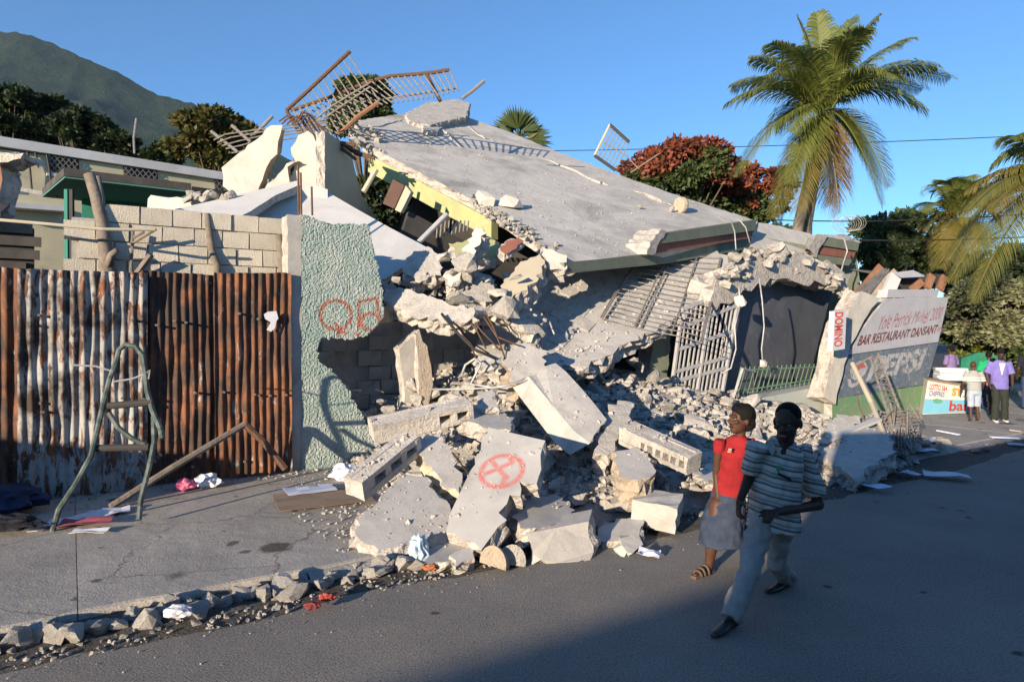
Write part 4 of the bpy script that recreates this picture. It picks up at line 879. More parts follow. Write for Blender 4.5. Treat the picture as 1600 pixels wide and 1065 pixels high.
# hanging cables with concrete lumps
def cable(pts, r, mt, name, label, lump=None):
    root = empty(name, P(*pts[-1]), label, 'cable'); q = [P(*p) for p in pts]
    kk = MB(); kk.tube(q, r, 5); kk.build('strand', mt, root, smooth=True)
    if lump:
        me = hullmesh('lump', 18, int(pts[-1][0]), lump, lump*.8, lump, .4, [M['white']]); link('lump', me, root, q[-1])
    return root
cable([(1154,440,14.6),(1155,455,14.5),(1157,470,14.5)], .02, M['wire'], 'hanging_wire', 'wire holding a concrete lump above the gate', .32)
cable([(1186,432,14.4),(1191,470,14.4),(1194,510,14.4),(1190,545,14.4),(1192,568,14.4)], .018, M['wire'], 'hanging_wire', 'long wire ending in a pale lump before the slate wall', .2)
cable([(1156,478,14.4),(1148,510,14.3),(1150,545,14.3),(1142,575,14.3),(1126,584,14.3)], .02, M['wire'], 'hanging_wire', 'curved wire looping beside the gate')
cable([(1142,345,17),(1148,362,16.8),(1150,390,16.6)], .018, M['wire'], 'roof_wire', 'wire hanging from the parapet end')
cable([(1152,340,17),(1165,355,17),(1172,380,17)], .018, M['wire'], 'roof_wire', 'second wire hanging right of the parapet wire')
cable([(1318,370,19),(1324,392,19),(1318,410,19),(1312,432,18.5)], .022, M['wire'], 'roof_wire', 'wire curling down from the far roof end')
cable([(722,585,10.6),(727,570,10.6),(742,560,10.6),(752,568,10.5),(735,600,10.5),(770,605,10.4),(800,600,10.3),(822,592,10.3)], .022, M['wire'], 'bent_wire', 'grey wire loop under the hanging chunks')
cable([(668,608,10.5),(720,608,10.4),(780,605,10.3),(825,594,10.2)], .016, M['wire'], 'bent_wire', 'thin straight wire across the wall cavity')
cable([(690,490,11.2),(715,520,11),(740,545,10.9),(775,560,10.8)], .025, M['cable'], 'bent_wire', 'dark cable drooping from the broken beam')
cable([(846,475,13.0),(856,495,12.6),(866,522,12.2)], .018, M['wire'], 'bent_wire', 'short pale rod poking from the sagging floor')
for i in range(7):
    x = rnd(700,770); cable([(x,480+rnd(-10,20),11.4),(x+rnd(10,25),505+rnd(0,25),11.2),(x+rnd(30,60),535+rnd(0,30),11.1)], .014, M['rebar'], 'bent_rod', 'one of the thin rusty rods dangling below the broken beam')['group'] = 'rods below the broken beam'
for x, y0, y1 in ((466,258,330),(470,270,325),(487,292,322)):
    kk = MB(); kk.tube([P(x, y0, 12.3), P(x+1, y1+14, 12.2)], .02, 5); kk.build('upright_rod', M['rebar'], label={466:'tallest dark rod rising from the stucco wall corner',470:'thin dark rod beside the tallest one at the wall corner',487:'short dark rod above the stucco wall top'}[x], cat='rod')
# timber and a door in the dark gap under the roof
for pts, w, mt, lb, nm in (([(568,300,15.5),(588,265,15.6)], .12, M['cream'], 'pale stick bracing the gap left of the lime band', 'brace_stick'), ([(645,388,14.2),(698,335,14.6)], .12, M['grey_paint'], 'grey pole slanting in the dark gap under the roof', 'brace_pole')):
    kk = MB(); kk.tube([P(*p) for p in pts], w/2, 8); kk.build(nm, mt, label=lb, cat='pole')
kk = MB(); kk.prism([P(x, y, 15.2) for x, y in ((598,318),(614,280),(632,290),(616,326))], (.05,.08,0)); kk.build('broken_door', mat('maroon_door', (.13,.075,.06), (.10,.06,.05), scale=3), label='dark red door leaf jammed under the lime band', cat='door')
kk = MB(); kk.prism([P(x, y, 15.0) for x, y in ((617,328),(634,290),(642,300),(626,332))], (.05,.1,0)); kk.build('door_frame', M['cream'], label='cream door frame piece beside the dark red door', cat='frame')
ig = empty('inner_grille', P(705,380,14.5), 'row of thin pale bars in the dark gap under the roof', 'grille')
for i in range(9): bars(ig, [[P(682+i*6, 372-i*1.5, 14.8), P(684+i*6, 345, 15)]], .018, M['bar_grey'])
# ================================================================== PAINTED SIGN WALL, right
PSg = vplane(1440, 17.8, UA); sgn = PSg[1] if PSg[1].y < 0 else -PSg[1]
def signmat():
    m, nt, b = nodes('sign_wall_paint'); L = nt.links; co = coords(nt)
    return mat('x', (1,1,1))
M['sign_grey'] = mat('sign_pale_grey', (.44,.44,.47), (.38,.38,.41), scale=2, c3=(.30,.29,.29), c3scale=3, c3lo=.6, c3hi=.75, bump=.25, bscale=30)
M['sign_blue'] = mat('sign_slate_blue', (.10,.135,.185), (.16,.185,.21), scale=4, c3=(.33,.33,.32), c3scale=7, c3lo=.58, c3hi=.66, bump=.5, bscale=30)
M['sign_green'] = mat('sign_green_base', (.12,.27,.14), (.2,.25,.15), scale=4, c3=(.33,.31,.26), c3scale=5, bump=.4, bscale=30)
sg = empty('sign_wall', RP(1400,645,PSg), 'leaning painted sign wall with bar and cola lettering', 'wall')
def sgp(poly, off, th, mt, name, rough=.0, clean=None, lab=None):
    q = [RP(x, y, (PSg[0]+sgn*off, PSg[1])) for x, y in poly]
    if rough: return broken(q, -sgn*th, rough=rough, step=.15, clean=clean or ()).build(name, mt, sg, label=lab)
    kk = MB(); kk.prism(q, -sgn*th); return kk.build(name, mt, sg, label=lab)
sgp([(1385,466),(1482,464),(1466,534),(1325,554),(1342,520),(1360,496)], 0, .2, [M['sign_grey'], M['edge']], 'upper_panel', .02, (0,1,2), 'pale grey painted upper panel')
sgp([(1325,555),(1466,535),(1448,600),(1310,622),(1314,590)], -.004, .2, [M['sign_blue'], M['edge']], 'middle_panel', .02, (0,1), 'slate blue painted middle panel')
sgp([(1300,623),(1448,601),(1438,640),(1420,655),(1300,660)], -.008, .2, [M['sign_green'], M['edge']], 'base_panel', .02, (0,1), 'green painted base')
sgp([(1388,452),(1468,452),(1464,464),(1386,465)], .02, .25, M['sign_grey'], 'top_board')
wl = empty('leaning_white_column', RP(1310,610,(PSg[0]+sgn*.3, PSg[1])), 'white crumbling column leaning left of the painted sign wall', 'column')
broken([RP(x, y, (PSg[0]+sgn*.12, PSg[1])) for x, y in ((1345,454),(1376,466),(1350,500),(1330,540),(1316,585),(1306,632),(1286,622),(1300,570),(1316,505))], -sgn*.4, rough=.05, step=.2).build('column_face', [M['white'], M['edge']], wl)
# lettering
def text_mesh(txt, size=1.0, shear=0, offset=0, ext=.0):
    cu = bpy.data.curves.new('lettering', 'FONT'); cu.body = txt; cu.size = size; cu.shear = shear; cu.offset = offset; cu.extrude = ext; cu.resolution_u = 3
    return baked(bpy.data.objects.new('tmp', cu))
def letter(txt, bl, br, tl, pl, off, mt, name, parent, shear=0, bold=0.0, label=None, rough=None):
    """text spanning the parallelogram bl-br (baseline) / tl (height), given in photo places on a plane"""
    nrm = pl[1] if pl[1].y < 0 else -pl[1]; p2 = (pl[0]+nrm*off, pl[1]); a, b_, c_ = RP(*bl, p2), RP(*br, p2), RP(*tl, p2)
    me = text_mesh(txt, 1, shear, bold); xs = [v.co.x for v in me.vertices]; ys = [v.co.y for v in me.vertices]
    x0, x1, y0, y1 = min(xs), max(xs), min(ys), max(ys)
    for v in me.vertices:
        f = (v.co.x-x0)/(x1-x0); g_ = (v.co.y-y0)/(y1-y0)
        w_ = 0 if rough is None else rough*noise.noise(Vector((f*9, g_*2, 1)))
        v.co = a+(b_-a)*f+(c_-a)*(g_+w_)-a
    me.materials.append(mt); return link(name, me, parent, a, label=label)
def ink(name, c, wear=.5):
    m, nt, b = nodes(name); L = nt.links; co = coords(nt); b.inputs['Base Color'].default_value = (*c, 1); b.inputs['Roughness'].default_value = .9
    t_ = nt.nodes.new('ShaderNodeBsdfTransparent'); mx = nt.nodes.new('ShaderNodeMixShader'); L.new(ramp(nt, noisen(nt, co, 7, 8, .75), [(.60-wear*.3, 1), (.72-wear*.25, .25)]).outputs[0], mx.inputs[0])
    L.new(t_.outputs[0], mx.inputs[1]); L.new(b.outputs[0], mx.inputs[2]); L.new(mx.outputs[0], nt.nodes['Material Output'].inputs[0]); return m
M['ink_red'] = mat('faded_red_paint', (.40,.12,.13), (.42,.27,.28), scale=14, lo=.4, hi=.7, bump=0)
M['ink_brown'] = mat('dark_red_paint', (.20,.05,.05), (.30,.16,.16), scale=16, lo=.45, hi=.7, bump=0)
M['ink_pale'] = mat('pale_letter_paint', (.36,.36,.37), (.22,.24,.27), scale=14, lo=.4, hi=.7, bump=0)
M['ink_red'] = ink('worn_red_paint', (.36,.10,.11), .6); M['ink_brown'] = ink('worn_brown_paint', (.15,.04,.045), .35); M['ink_pale'] = ink('worn_pale_paint', (.40,.40,.41), .45)
letter('Yole Patrick Michel 2000', (1372,515), (1470,499), (1378,493), PSg, .006, M['ink_red'], 'script_lettering', sg, shear=.35, rough=.2, label='faded red handwritten line')
letter('BAR RESTAURANT DANSANT', (1339,540), (1462,521), (1345,524), PSg, .006, M['ink_brown'], 'block_lettering', sg, bold=.03, rough=.16, label='dark red block capitals')
letter('in', (1463,518), (1472,516), (1465,510), PSg, .006, M['ink_red'], 'small_lettering', sg, shear=.3)
letter('PEPSI', (1352,596), (1440,578), (1364,557), PSg, .010, M['ink_pale'], 'cola_lettering', sg, shear=.12, bold=.045, rough=.10, label='large pale outlined soft drink lettering')
def sgpoly(poly, off, mt, name):
    kk = MB(); kk.add([RP(x, y, (PSg[0]+sgn*off, PSg[1])) for x, y in poly], [tuple(range(len(poly)))]); return kk.build(name, mt, sg)
sgpoly([(1330,590),(1328,578),(1334,568),(1344,563),(1352,566),(1356,574),(1352,584),(1344,592),(1336,594)], .008, M['ink_pale'], 'cola_roundel')
sgpoly([(1333,581),(1335,572),(1343,566),(1350,568),(1353,574),(1345,575),(1340,581)], .011, mat('roundel_red', (.42,.09,.07), (.36,.15,.12), scale=12, bump=0), 'roundel_half')
sgpoly([(1324,592),(1325,602),(1331,606),(1339,602),(1347,592),(1343,592),(1336,598),(1331,599),(1329,592)], .008, M['ink_pale'], 'roundel_swoosh')
# hanging letter box on the column
ds = empty('vertical_sign', RP(1312,546,(PSg[0]+sgn*.5, PSg[1])), 'narrow upright white sign with red rotated letters', 'sign'); PD = (PSg[0]+sgn*.62, PSg[1])
kk = MB(); kk.prism([RP(x, y, PD) for x, y in ((1304,486),(1323,483),(1320,545),(1301,548))], -sgn*.12); kk.build('sign_board', mat('sign_white', (.62,.60,.60), (.55,.53,.53), scale=4), ds)
letter('DOMINO', (1305,488), (1303,542), (1318,487), PD, .008, mat('sign_red', (.60,.06,.05), (.55,.10,.08), scale=9, bump=0), 'red_letters', ds, bold=.02)
# crashed timber and corrugated roof pieces over the sign wall
tb = [([(1335,470,17.6),(1378,418,18.2)], .28, .06, M['redwood'], 'red-brown plank slanting above the white column', 'plank'), ([(1352,468,17.2),(1400,425,18)], .22, .06, M['tan'], 'tan plank slanting beside the red-brown one', 'plank'),
      ([(1372,494,16.9),(1398,432,17.6)], .30, .12, M['pale'], 'pale board propped against the sign wall top', 'board'), ([(1448,450,18.6),(1456,430,18.8)], .2, .08, M['redwood'], 'short red-brown post under the tin roof', 'post'), ([(1468,452,18.8),(1476,432,19)], .2, .08, M['redwood'], 'rightmost red-brown post under the tin roof', 'post'),
      ([(1425,452,18.4),(1440,440,18.6)], .2, .08, M['redwood'], 'thin red-brown offcut under the tin roof', 'post')]
for pts, w, h, mt, lb, ct in tb:
    kk = MB(); kk.beam(P(*pts[0]), P(*pts[1]), w, h, up=Vector((.3,-.8,.4))); kk.build('timber_'+ct, mt, label=lb, cat=ct)
def tin(c, u, v, nu, mt, name, label, wave=.11, amp=.03):
    kk = MB(); c = Vector(c); u = Vector(u); v = Vector(v); n_ = u.cross(v).normalized(); k_ = int(u.length/wave)*6; vs = []
    for i in range(k_+1):
        for j in range(3): f = i/k_; vs.append(c+u*f+v*(j/2)+n_*amp*math.sin(2*math.pi*f*u.length/wave)+n_*.02*noise.noise(Vector((f*4, j, 2))))
    kk.add(vs, [(i*3+j, i*3+j+1, i*3+j+4, i*3+j+3) for i in range(k_) for j in range(2)]); return kk.build(name, mt, label=label, cat='roofing sheet', smooth=True)
M['tin'] = mat('dull_zinc', (.22,.215,.21), (.13,.12,.115), rough=.6, scale=4, c3=(.16,.08,.05), c3scale=3, bump=.2, metal=.3)
tin(P(1400,434,18.2), P(1482,440,20)-P(1400,434,18.2), Vector((-.4,1.6,.35)), 0, M['tin'], 'tin_roof', 'corrugated tin roof edge above the painted sign wall')
tin(P(1334,462,17.5), P(1352,466,17)-P(1334,462,17.5), P(1372,418,18.4)-P(1334,462,17.5), 0, M['tin'], 'tin_sheet', 'bent corrugated tin sheet slanting left of the planks')
kk = MB(); kk.prism([P(1398,428,17.8), P(1428,424,18.3), P(1445,432,18.5), P(1408,434,17.9)], (0,.03,.04)); kk.build('roofing_board', M['sign_grey'], label='pale flat panel lying on the tin roof edge', cat='panel')
kk = MB(); kk.prism([P(1386,454,18.2), P(1470,450,19.6), P(1470,428,19.6), P(1386,428,18.2)], (-.1,.2,0)); kk.build('dark_backing', M['dark'], label='dark backing panel under the tin roof', cat='panel')  # plain dark panel closing the gap under the tin roof
# metal frames tangled before the sign wall
tf = empty('metal_lattice', P(1400,680,12), 'tangle of pale lattice metal frames before the painted sign wall', 'metal frame')
pole = [P(1332,568,13.4), P(1362,630,12.4), P(1392,706,10.9)]
kk = MB(); kk.tube(pole, .045, 8); kk.build('white_pole', M['cream'], tf)
la, lb_ = [P(1360,560,13.6), P(1392,660,12.2)], [P(1372,552,13.8), P(1412,656,12.5)]
bars(tf, [la, lb_, [P(1335,572,13.5), P(1364,556,13.7)]], .022, M['bar_grey'], 'lattice_rail')
for i in range(12):
    f = i/12; g_ = (i+1)/12; bars(tf, [[la[0].lerp(la[1], f), lb_[0].lerp(lb_[1], g_)], [lb_[0].lerp(lb_[1], f), la[0].lerp(la[1], g_)]], .013, M['bar_grey'], 'lattice_bar', 5)
for i in range(26):
    x, y = rnd(1375,1435), rnd(625,690); Y = 12.6-(y-625)*.02; bars(tf, [[P(x, y, Y), P(x+rnd(-14,14), y+rnd(12,34), Y-.3)]], .014, M['bar_grey'], 'bent_bar', 5)
for i in range(10): bars(tf, [[P(1378+i*5, 648+rnd(-3,3), 12.5), P(1384+i*5, 700+rnd(-6,4), 11.4)], [P(1374, 645+i*5.5, 12.5-i*.1), P(1436, 640+i*5.5, 12.7-i*.1)]], .013, M['bar_grey'], 'grid_bar', 5)
kk = MB(); kk.beam(P(1286,690,10.9), P(1372,655,11.8), .14, .05); kk.build('pale_lath', M['pale'], label='long pale lath lying across the slabs near the sign wall', cat='lath')
# ---- green bent pipe frame on the left pavement
pf = empty('bent_pipe_frame', G(150,820,.12), 'green bent pipe ladder frame leaning before the rusty fence', 'pipe frame')
M['pipe_green'] = mat('chipped_green_pipe', (.045,.068,.062), (.13,.155,.14), rough=.5, scale=6, lo=.45, hi=.6, c3=(.12,.10,.08), c3scale=9, c3lo=.6, c3hi=.68, bump=.2)
Yp = 7.55
q = [(82,830,7.35),(92,795,7.4),(118,756,7.5),(142,712,7.62),(152,672,7.72),(162,628,7.85),(172,590,7.95),(181,566,8.0),(186,546,8.02),(196,538,8.04),(212,541,8.05),(223,556,8.05),(227,580,8.03),(230,610,8.0),(238,640,7.95),(250,668,7.9),(254,685,7.85)]
bars(pf, [[P(*p) for p in q]], .031, M['pipe_green'], 'bent_pipe', 8)
bars(pf, [[P(240,650,7.95), P(241,690,7.85), P(233,730,7.75), P(220,780,7.65), P(217,812,7.55)]], .029, M['pipe_green'], 'bent_pipe', 8)
bars(pf, [[P(168,634,7.85), P(238,628,7.98)], [P(150,700,7.7), P(232,698,7.85)]], .04, M['dark'], 'rung', 8)
bars(pf, [[P(170,645,7.82), P(185,668,7.8), P(205,684,7.8), P(226,694,7.85)]], .03, M['pipe_green'], 'brace', 8)
bars(pf, [[P(112,570,7.9), P(150,572,7.95), P(176,580,7.95), P(180,570,8.0)], [P(178,596,7.95), P(205,592,8), P(228,584,8.03), P(234,578,8.0), P(232,592,8.0)]], .011, M['wire'], 'tie_wire', 5)
kk = MB(); kk.tube([G(172,792,.14), P(270,730,8.8), P(382,663,9.6)], .045, 7); kk.build('long_stick', M['wood'], label='long wooden stick leaning against the rusty fence', cat='stick')
kk = MB(); kk.tube([P(384,664,9.6), P(412,690,9.7), P(446,732,9.75)], .05, 7); kk.build('rusty_pole', M['rebar'], label='short rusty pole meeting the long stick at the fence', cat='pole')
# ---- posts behind the fence
pts = empty('forked_post', P(165,430,9.3), 'grey forked timber post standing behind the rusty fence', 'post')
kk = MB(); kk.tube([P(172,470,9.5), P(168,420,9.5), P(165,390,9.5), P(160,350,9.5), P(150,305,9.5), P(139,272,9.5)], [.10,.11,.09,.085,.08,.07], 9); kk.build('trunk', M['wood'], pts, smooth=True)
kk = MB(); kk.tube([P(160,340,9.5), P(158,310,9.52), P(153,276,9.54)], [.05,.05,.04], 7); kk.build('fork', M['wood'], pts, smooth=True)
kk = MB(); kk.tube([P(168,420,9.47), P(174,398,9.43), P(183,391,9.4)], [.07,.05,.04], 7); kk.build('stub', M['wood'], pts, smooth=True)
kk = MB(); kk.tube([P(341,440,10.25), P(339,415,10.25), P(331,392,10.25), P(327,365,10.25), P(323,334,10.25)], [.06,.06,.055,.05,.045], 8); kk.build('crooked_post', M['wood'], label='thin crooked post before the block wall', cat='post', smooth=True)
kk = MB(); kk.tube([P(442,440,10.7), P(440,400,10.7), P(435,367,10.7)], [.07,.06,.05], 8); kk.build('short_post', M['wood'], label='short dark post at the right end of the block wall', cat='post', smooth=True)
kk = MB(); kk.beam(P(212,430,9.66), P(236,398,9.66), .1, .05); kk.build('leaning_board', M['wood'], label='leaning board end sticking up behind the fence', cat='board')
fr_ = empty('stick_triangle', P(205,425,9.45), 'thin stick bracket standing before the block wall', 'bracket')
bars(fr_, [[P(204,428,9.62), P(208,360,9.62)], [P(208,380,9.62), P(244,358,9.66)], [P(225,362,9.62), P(208,372,9.62)]], .02, M['wood'], 'stick')
kk = MB(); kk.tube([P(-20,342,8.6), P(75,350,8.8), P(160,358,9.0), P(242,359,9.3)], .022, 7); kk.build('white_pipe', M['cream'], label='thin white pipe running level above the fence left end', cat='pipe')
# ================================================================== LEFT BACKGROUND: houses
yh = empty('yellow_house', P(150,330,24), 'pale yellow long house with latticed windows behind the left fence', 'house')
M['yellow'] = mat('pale_yellow_wall', (.60,.54,.36), (.52,.47,.33), scale=1, c3=(.40,.37,.29), c3scale=.8, c3lo=.58, c3hi=.75, bump=.1)
M['bluewhite'] = mat('whitewashed_concrete', (.62,.62,.62), (.50,.50,.50), scale=1.2, bump=.1)
PY = plane3(P(0,300,20.0), P(345,300,24.6), P(0,200,20.0)); yn = PY[1] if PY[1].y < 0 else -PY[1]
def yb(poly, off, th, mt, name, parent=yh, lab=None):
    q = [RP(x, y, (PY[0]+yn*off, PY[1])) for x, y in poly]; kk = MB(); kk.prism(q, -yn*th); return kk.build(name, mt, parent, label=lab)
yb([(-60,500),(-60,225),(420,290),(420,500)], 0, .3, M['yellow'], 'wall'); 
yb([(-60,203),(350,269),(420,280),(420,291),(350,281),(-60,219)], .16, 1.6, M['bluewhite'], 'roof')
for (x0, x1, y0, y1, sl) in ((76,122,232,268,.1),(192,245,248,283,.1),(334,372,266,296,.1),(-20,8,252,286,.1)):
    wroot = yb([(x0,y0),(x1,y0+(x1-x0)*sl),(x1+2,y1+(x1-x0)*sl*.7),(x0+2,y1)], .03, .05, M['dark'], 'window')
    for i in range(-6, 12):
        def cp(x, y):
            return RP(x, y, (PY[0]+yn*.08, PY[1]))
        w_ = x1-x0; h_ = y1-y0
        for sgn_ in (1, -1):
            a_ = [(x0+i*9, y0), (x0+i*9+sgn_*h_*.9, y1)]
            # clip to the opening
            t0, t1 = 0, 1
            (ax, ay), (bx, by) = a_
            for lim, s_ in ((x0, 1), (x1, -1)):
                da, db = (ax-lim)*s_, (bx-lim)*s_
                if da < 0 and db < 0: t1 = -1; break
                if da < 0: t0 = max(t0, da/(da-db))
                elif db < 0: t1 = min(t1, da/(da-db))
            if t1-t0 < .1: continue
            pa_ = (ax+(bx-ax)*t0, ay+(by-ay)*t0); pb_ = (ax+(bx-ax)*t1, ay+(by-ay)*t1); off = lambda p: (p[0], p[1]+(p[0]-x0)*sl)
            kk = MB(); kk.beam(cp(*off(pa_)), cp(*off(pb_)), .02, .02); kk.build('lattice_bar', M['steel'], wroot)
    yb([(x0-3,y1+2),(x1+4,y1+2+(x1-x0)*sl),(x1+4,y1+6+(x1-x0)*sl),(x0-3,y1+6)], .12, .12, M['bluewhite'], 'window_sill')
yb([(-60,310),(105,322),(105,330),(-60,318)], .5, .8, M['bluewhite'], 'ledge')
for x, y0, y1 in ((42,232,300),(52,228,262),(72,236,290)):
    kk = MB(); kk.tube([RP(x, y0, (PY[0]+yn*.1, PY[1])), RP(x+5, (y0+y1)/2, (PY[0]+yn*.12, PY[1])), RP(x+8, y1, (PY[0]+yn*.1, PY[1]))], .03, 5); kk.build('drain_cable', M['cable'], yh)
kk = MB(); kk.tube([P(210,240,24), P(209,215,24), P(213,185,24)], .035, 6); kk.build('antenna_mast', M['steel'], label='thin antenna mast rising over the yellow house roof', cat='mast')
th_ = empty('teal_house', P(220,330,16), 'teal house with flat dark roof overhang behind the block wall', 'house')
M['teal'] = mat('teal_paint', (.04,.22,.17), (.045,.18,.14), scale=2, bump=.1); M['roofedge'] = mat('dark_roof_edge', (.06,.055,.05), (.10,.09,.085), scale=3, bump=.3)
PT = plane3(P(100,300,16.6), P(345,330,18.6), P(100,200,16.6)); tn = PT[1] if PT[1].y < 0 else -PT[1]
def tb_(poly, off, th, mt, name): q = [RP(x, y, (PT[0]+tn*off, PT[1])) for x, y in poly]; kk = MB(); kk.prism(q, -tn*th); return kk.build(name, mt, th_)
tb_([(128,400),(128,285),(345,302),(345,420)], 0, .2, M['teal'], 'wall')
c1, c2, c3 = P(101,278,14.5), P(299,302,16.05), P(66,308,16.6); c2.z = c3.z = c1.z; c4 = c2+c3-c1
kk = MB(); kk.prism([c1, c2, c4, c3], (0,0,.04)); kk.build('soffit', mat('teal_soffit', (.07,.20,.165), (.10,.20,.17), scale=2, bump=.1), th_)
kk = MB(); o_ = (c1-c4).normalized()*.03; kk.prism([c1+o_+Vector((0,0,.042)), c2+o_*.3+Vector((0,0,.042)), c4+Vector((0,0,.042)), c3+Vector((0,0,.042))], (0,0,.17)); kk.build('roof', M['roofedge'], th_)
kk = MB(); kk.prism([P(296,306,17), P(348,313,17.6), P(350,298,17.6), P(300,291,17)], (.1,.3,0)); kk.build('side_roof', M['roofedge'], th_)
for x in (104, 112): kk = MB(); kk.beam(P(x, 296, 14.6), P(x+1, 420, 14.6), .07, .07); kk.build('post', M['teal'] if x == 104 else M['dark'], th_)
kk = MB(); kk.beam(P(35,296,17.5), P(90,306,16.5), .1, .1); kk.build('gutter_pipe', M['steel'], th_)
# white low wall stub behind the block wall
broken([P(x, y, 13.6) for x, y in ((230,310),(236,306),(290,310),(294,300),(312,304),(322,316),(322,332),(230,332))], Vector((.05,.3,0)), rough=.03, step=.15).build('white_wall_stub', [M['white'], M['edge']], label='low white wall stub above the block wall', cat='wall')
for i in range(12): stone(P(rnd(295,365), rnd(302,312), 13.4), rnd(.15,.4), 'one of the cream lumps on the white stub beside the broken wall', 'cream lumps on the stub', name='stub_lump', cat='rubble')
# shack behind the left fence, deep shadow put into its dark walls; a broken pillar
sh = empty('shaded_shack', W(-6,-1.5,.12), 'shack of old boards coloured dark for its deep shade behind the left end of the fence', 'shack')
kk = MB(); kk.prism([W(-9,-1.4,.1), W(-3.25,-1.4,.1), W(-3.25,-1.4,3.75), W(-9,-1.4,3.85)], -N*.2); kk.build('board_wall', M['dark'], sh)
for i in range(5): kk = MB(); kk.beam(W(-9,-1.36,3.0+i*.19), W(-3.25+rnd(-.1,.1),-1.36,2.98+i*.19), .05, .15+rnd(-.02,.02)); kk.build('board', M['wood'] if i == 4 else M['roofedge'], sh)
kk = MB(); kk.prism([W(-9,-.9,3.86), W(-3.6,-.9,3.82), W(-3.6,-2.6,4.2), W(-9,-2.6,4.3)], (0,0,.06)); kk.build('shack_roof', M['roofedge'], sh)
bp = empty('broken_pillar', P(10,330,10.5), 'broken pillar head jutting in at the left picture edge', 'pillar')
broken([P(x, y, 10.4) for x, y in ((-40,240),(10,234),(36,240),(34,250),(0,256),(-40,258))], Vector((0,.5,.02)), rough=.05, step=.1).build('pillar_cap', [M['edge'], M['edge']], bp)
broken([P(x, y, 10.5) for x, y in ((-40,258),(2,258),(6,280),(2,300),(-8,330),(-40,420))], Vector((0,.4,0)), rough=.05, step=.12).build('pillar_shaft', [M['redwood'], M['edge']], bp)
# ================================================================== MOUNTAIN
def mountain():
    nx, ny = 240, 110; kk = MB(); vs = []
    ridge = [(-500,20),(-200,10),(-60,35),(0,48),(40,52),(80,66),(110,80),(150,98),(180,110),(215,130),(245,147),(300,160),(325,178),(360,200),(420,232),(480,262),(560,300),(640,352),(720,420),(800,470),(900,505)]
    def ry(x):
        for (x0, y0), (x1, y1) in zip(ridge, ridge[1:]):
            if x <= x1: return y0+(y1-y0)*(x-x0)/(x1-x0)
        return ridge[-1][1]
    for i in range(nx+1):
        x = -500+1400*i/nx; y = ry(x)
        for j in range(ny+1):
            f = j/ny; Y = 900+1500*f; top = (HY-y)/FPX*2400
            prof = f**1.25
            z = top*prof; X = (x-CX)/FPX*(2400*.55+Y*.45)
            hill = 150*math.exp(-(((X+1010)/230)**2+((Y-1370)/210)**2))
            n_ = noise.fractal(Vector((X*.004, Y*.004, 0)), 1, 2, 6); rg = abs(noise.noise(Vector((X*.0042+Y*.0012, Y*.0008, 3))))
            z += (n_*75-120*rg)*(1-f**6)*min(1, f*5)+hill*.55
            z += noise.noise(Vector((X*.03, Y*.03, 9)))*6+noise.noise(Vector((X*.08, Y*.08, 2)))*4
            vs.append((X, Y, max(z, 2*f)))
    for i in range(nx+1):
        b_ = vs[i*(ny+1)+ny]; vs.append((b_[0], b_[1]+60, -20))
    f_ = [(i*(ny+1)+j, i*(ny+1)+j+1, (i+1)*(ny+1)+j+1, (i+1)*(ny+1)+j) for i in range(nx) for j in range(ny)]
    kk.add(vs, f_)
    m, nt, b = nodes('mountain_cover_shade'); co = coords(nt); L = nt.links
    g_ = nt.nodes.new('ShaderNodeNewGeometry'); sp2 = nd(nt, 'ShaderNodeSeparateXYZ'); L.new(co, sp2.inputs[0])
    col = mixc(nt, ramp(nt, noisen(nt, co, .006, 8, .65), [(.40, 0), (.58, 1)]).outputs[0], (.018,.033,.020), (.042,.055,.028))  # the ridge's shade is put into this dark forest green
    hgt = nd(nt, 'ShaderNodeMapRange'); L.new(sp2.outputs['Z'], hgt.inputs[0]); hgt.inputs[1].default_value = 430; hgt.inputs[2].default_value = 330
    sunlit_grass = mathn(nt, 'MULTIPLY', hgt.outputs[0], ramp(nt, noisen(nt, co, .004, 7, .6), [(.42, .1), (.55, 1)]).outputs[0])
    col = mixc(nt, sunlit_grass, col, (.24,.23,.095))  # lower slopes coloured lighter for grass in sunlight
    col = mixc(nt, ramp(nt, noisen(nt, co, .05, 6, .7), [(.5, 0), (.6, .8)]).outputs[0], col, (.028,.04,.022))
    L.new(col, b.inputs['Base Color']); b.inputs['Roughness'].default_value = .95; b.inputs['Specular IOR Level'].default_value = .05
    L.new(bumpn(nt, noisen(nt, co, .06, 6, .7), 1.0, 14), b.inputs['Normal'])
    return kk.build('mountain', m, kind='structure', smooth=True, origin=(0,0,0), label='wooded mountain ridge with shade in its dark green and a lighter sunlit grassy hill', cat='mountain')
mountain()
# ================================================================== TREES
def leafquads(c, d, l, w, rg, n):
    pass
def crown(centers, radii, nleaf, size, flat=.8, shell=.55, droop=0.0, seed=1, aspect=.55):
    rg = np.random.default_rng(seed); K = len(centers); c = np.array(centers); r = np.array(radii)
    w = r[:, 0]*r[:, 1]+r[:, 0]*r[:, 2]; k = rg.choice(K, nleaf, p=w/w.sum())
    d = rg.normal(size=(nleaf, 3)); d /= np.linalg.norm(d, axis=1)[:, None]
    rad = shell+(1-shell)*rg.random(nleaf)**.7
    p = c[k]+d*r[k]*rad[:, None]+rg.normal(size=(nleaf, 3))*r[k]*.06
    a = rg.normal(size=(nleaf, 3)); a[:, 2] *= flat; a = a+d*.9; a[:, 2] -= droop; a /= np.linalg.norm(a, axis=1)[:, None]
    b = np.cross(a, rg.normal(size=(nleaf, 3))); b /= np.linalg.norm(b, axis=1)[:, None]
    l = size*(.7+.6*rg.random(nleaf))[:, None]; b = b*l*aspect; a = a*l
    v = np.stack([p, p+a*.5+b*.5, p+a, p+a*.5-b*.5], 1).reshape(-1, 3)
    return v
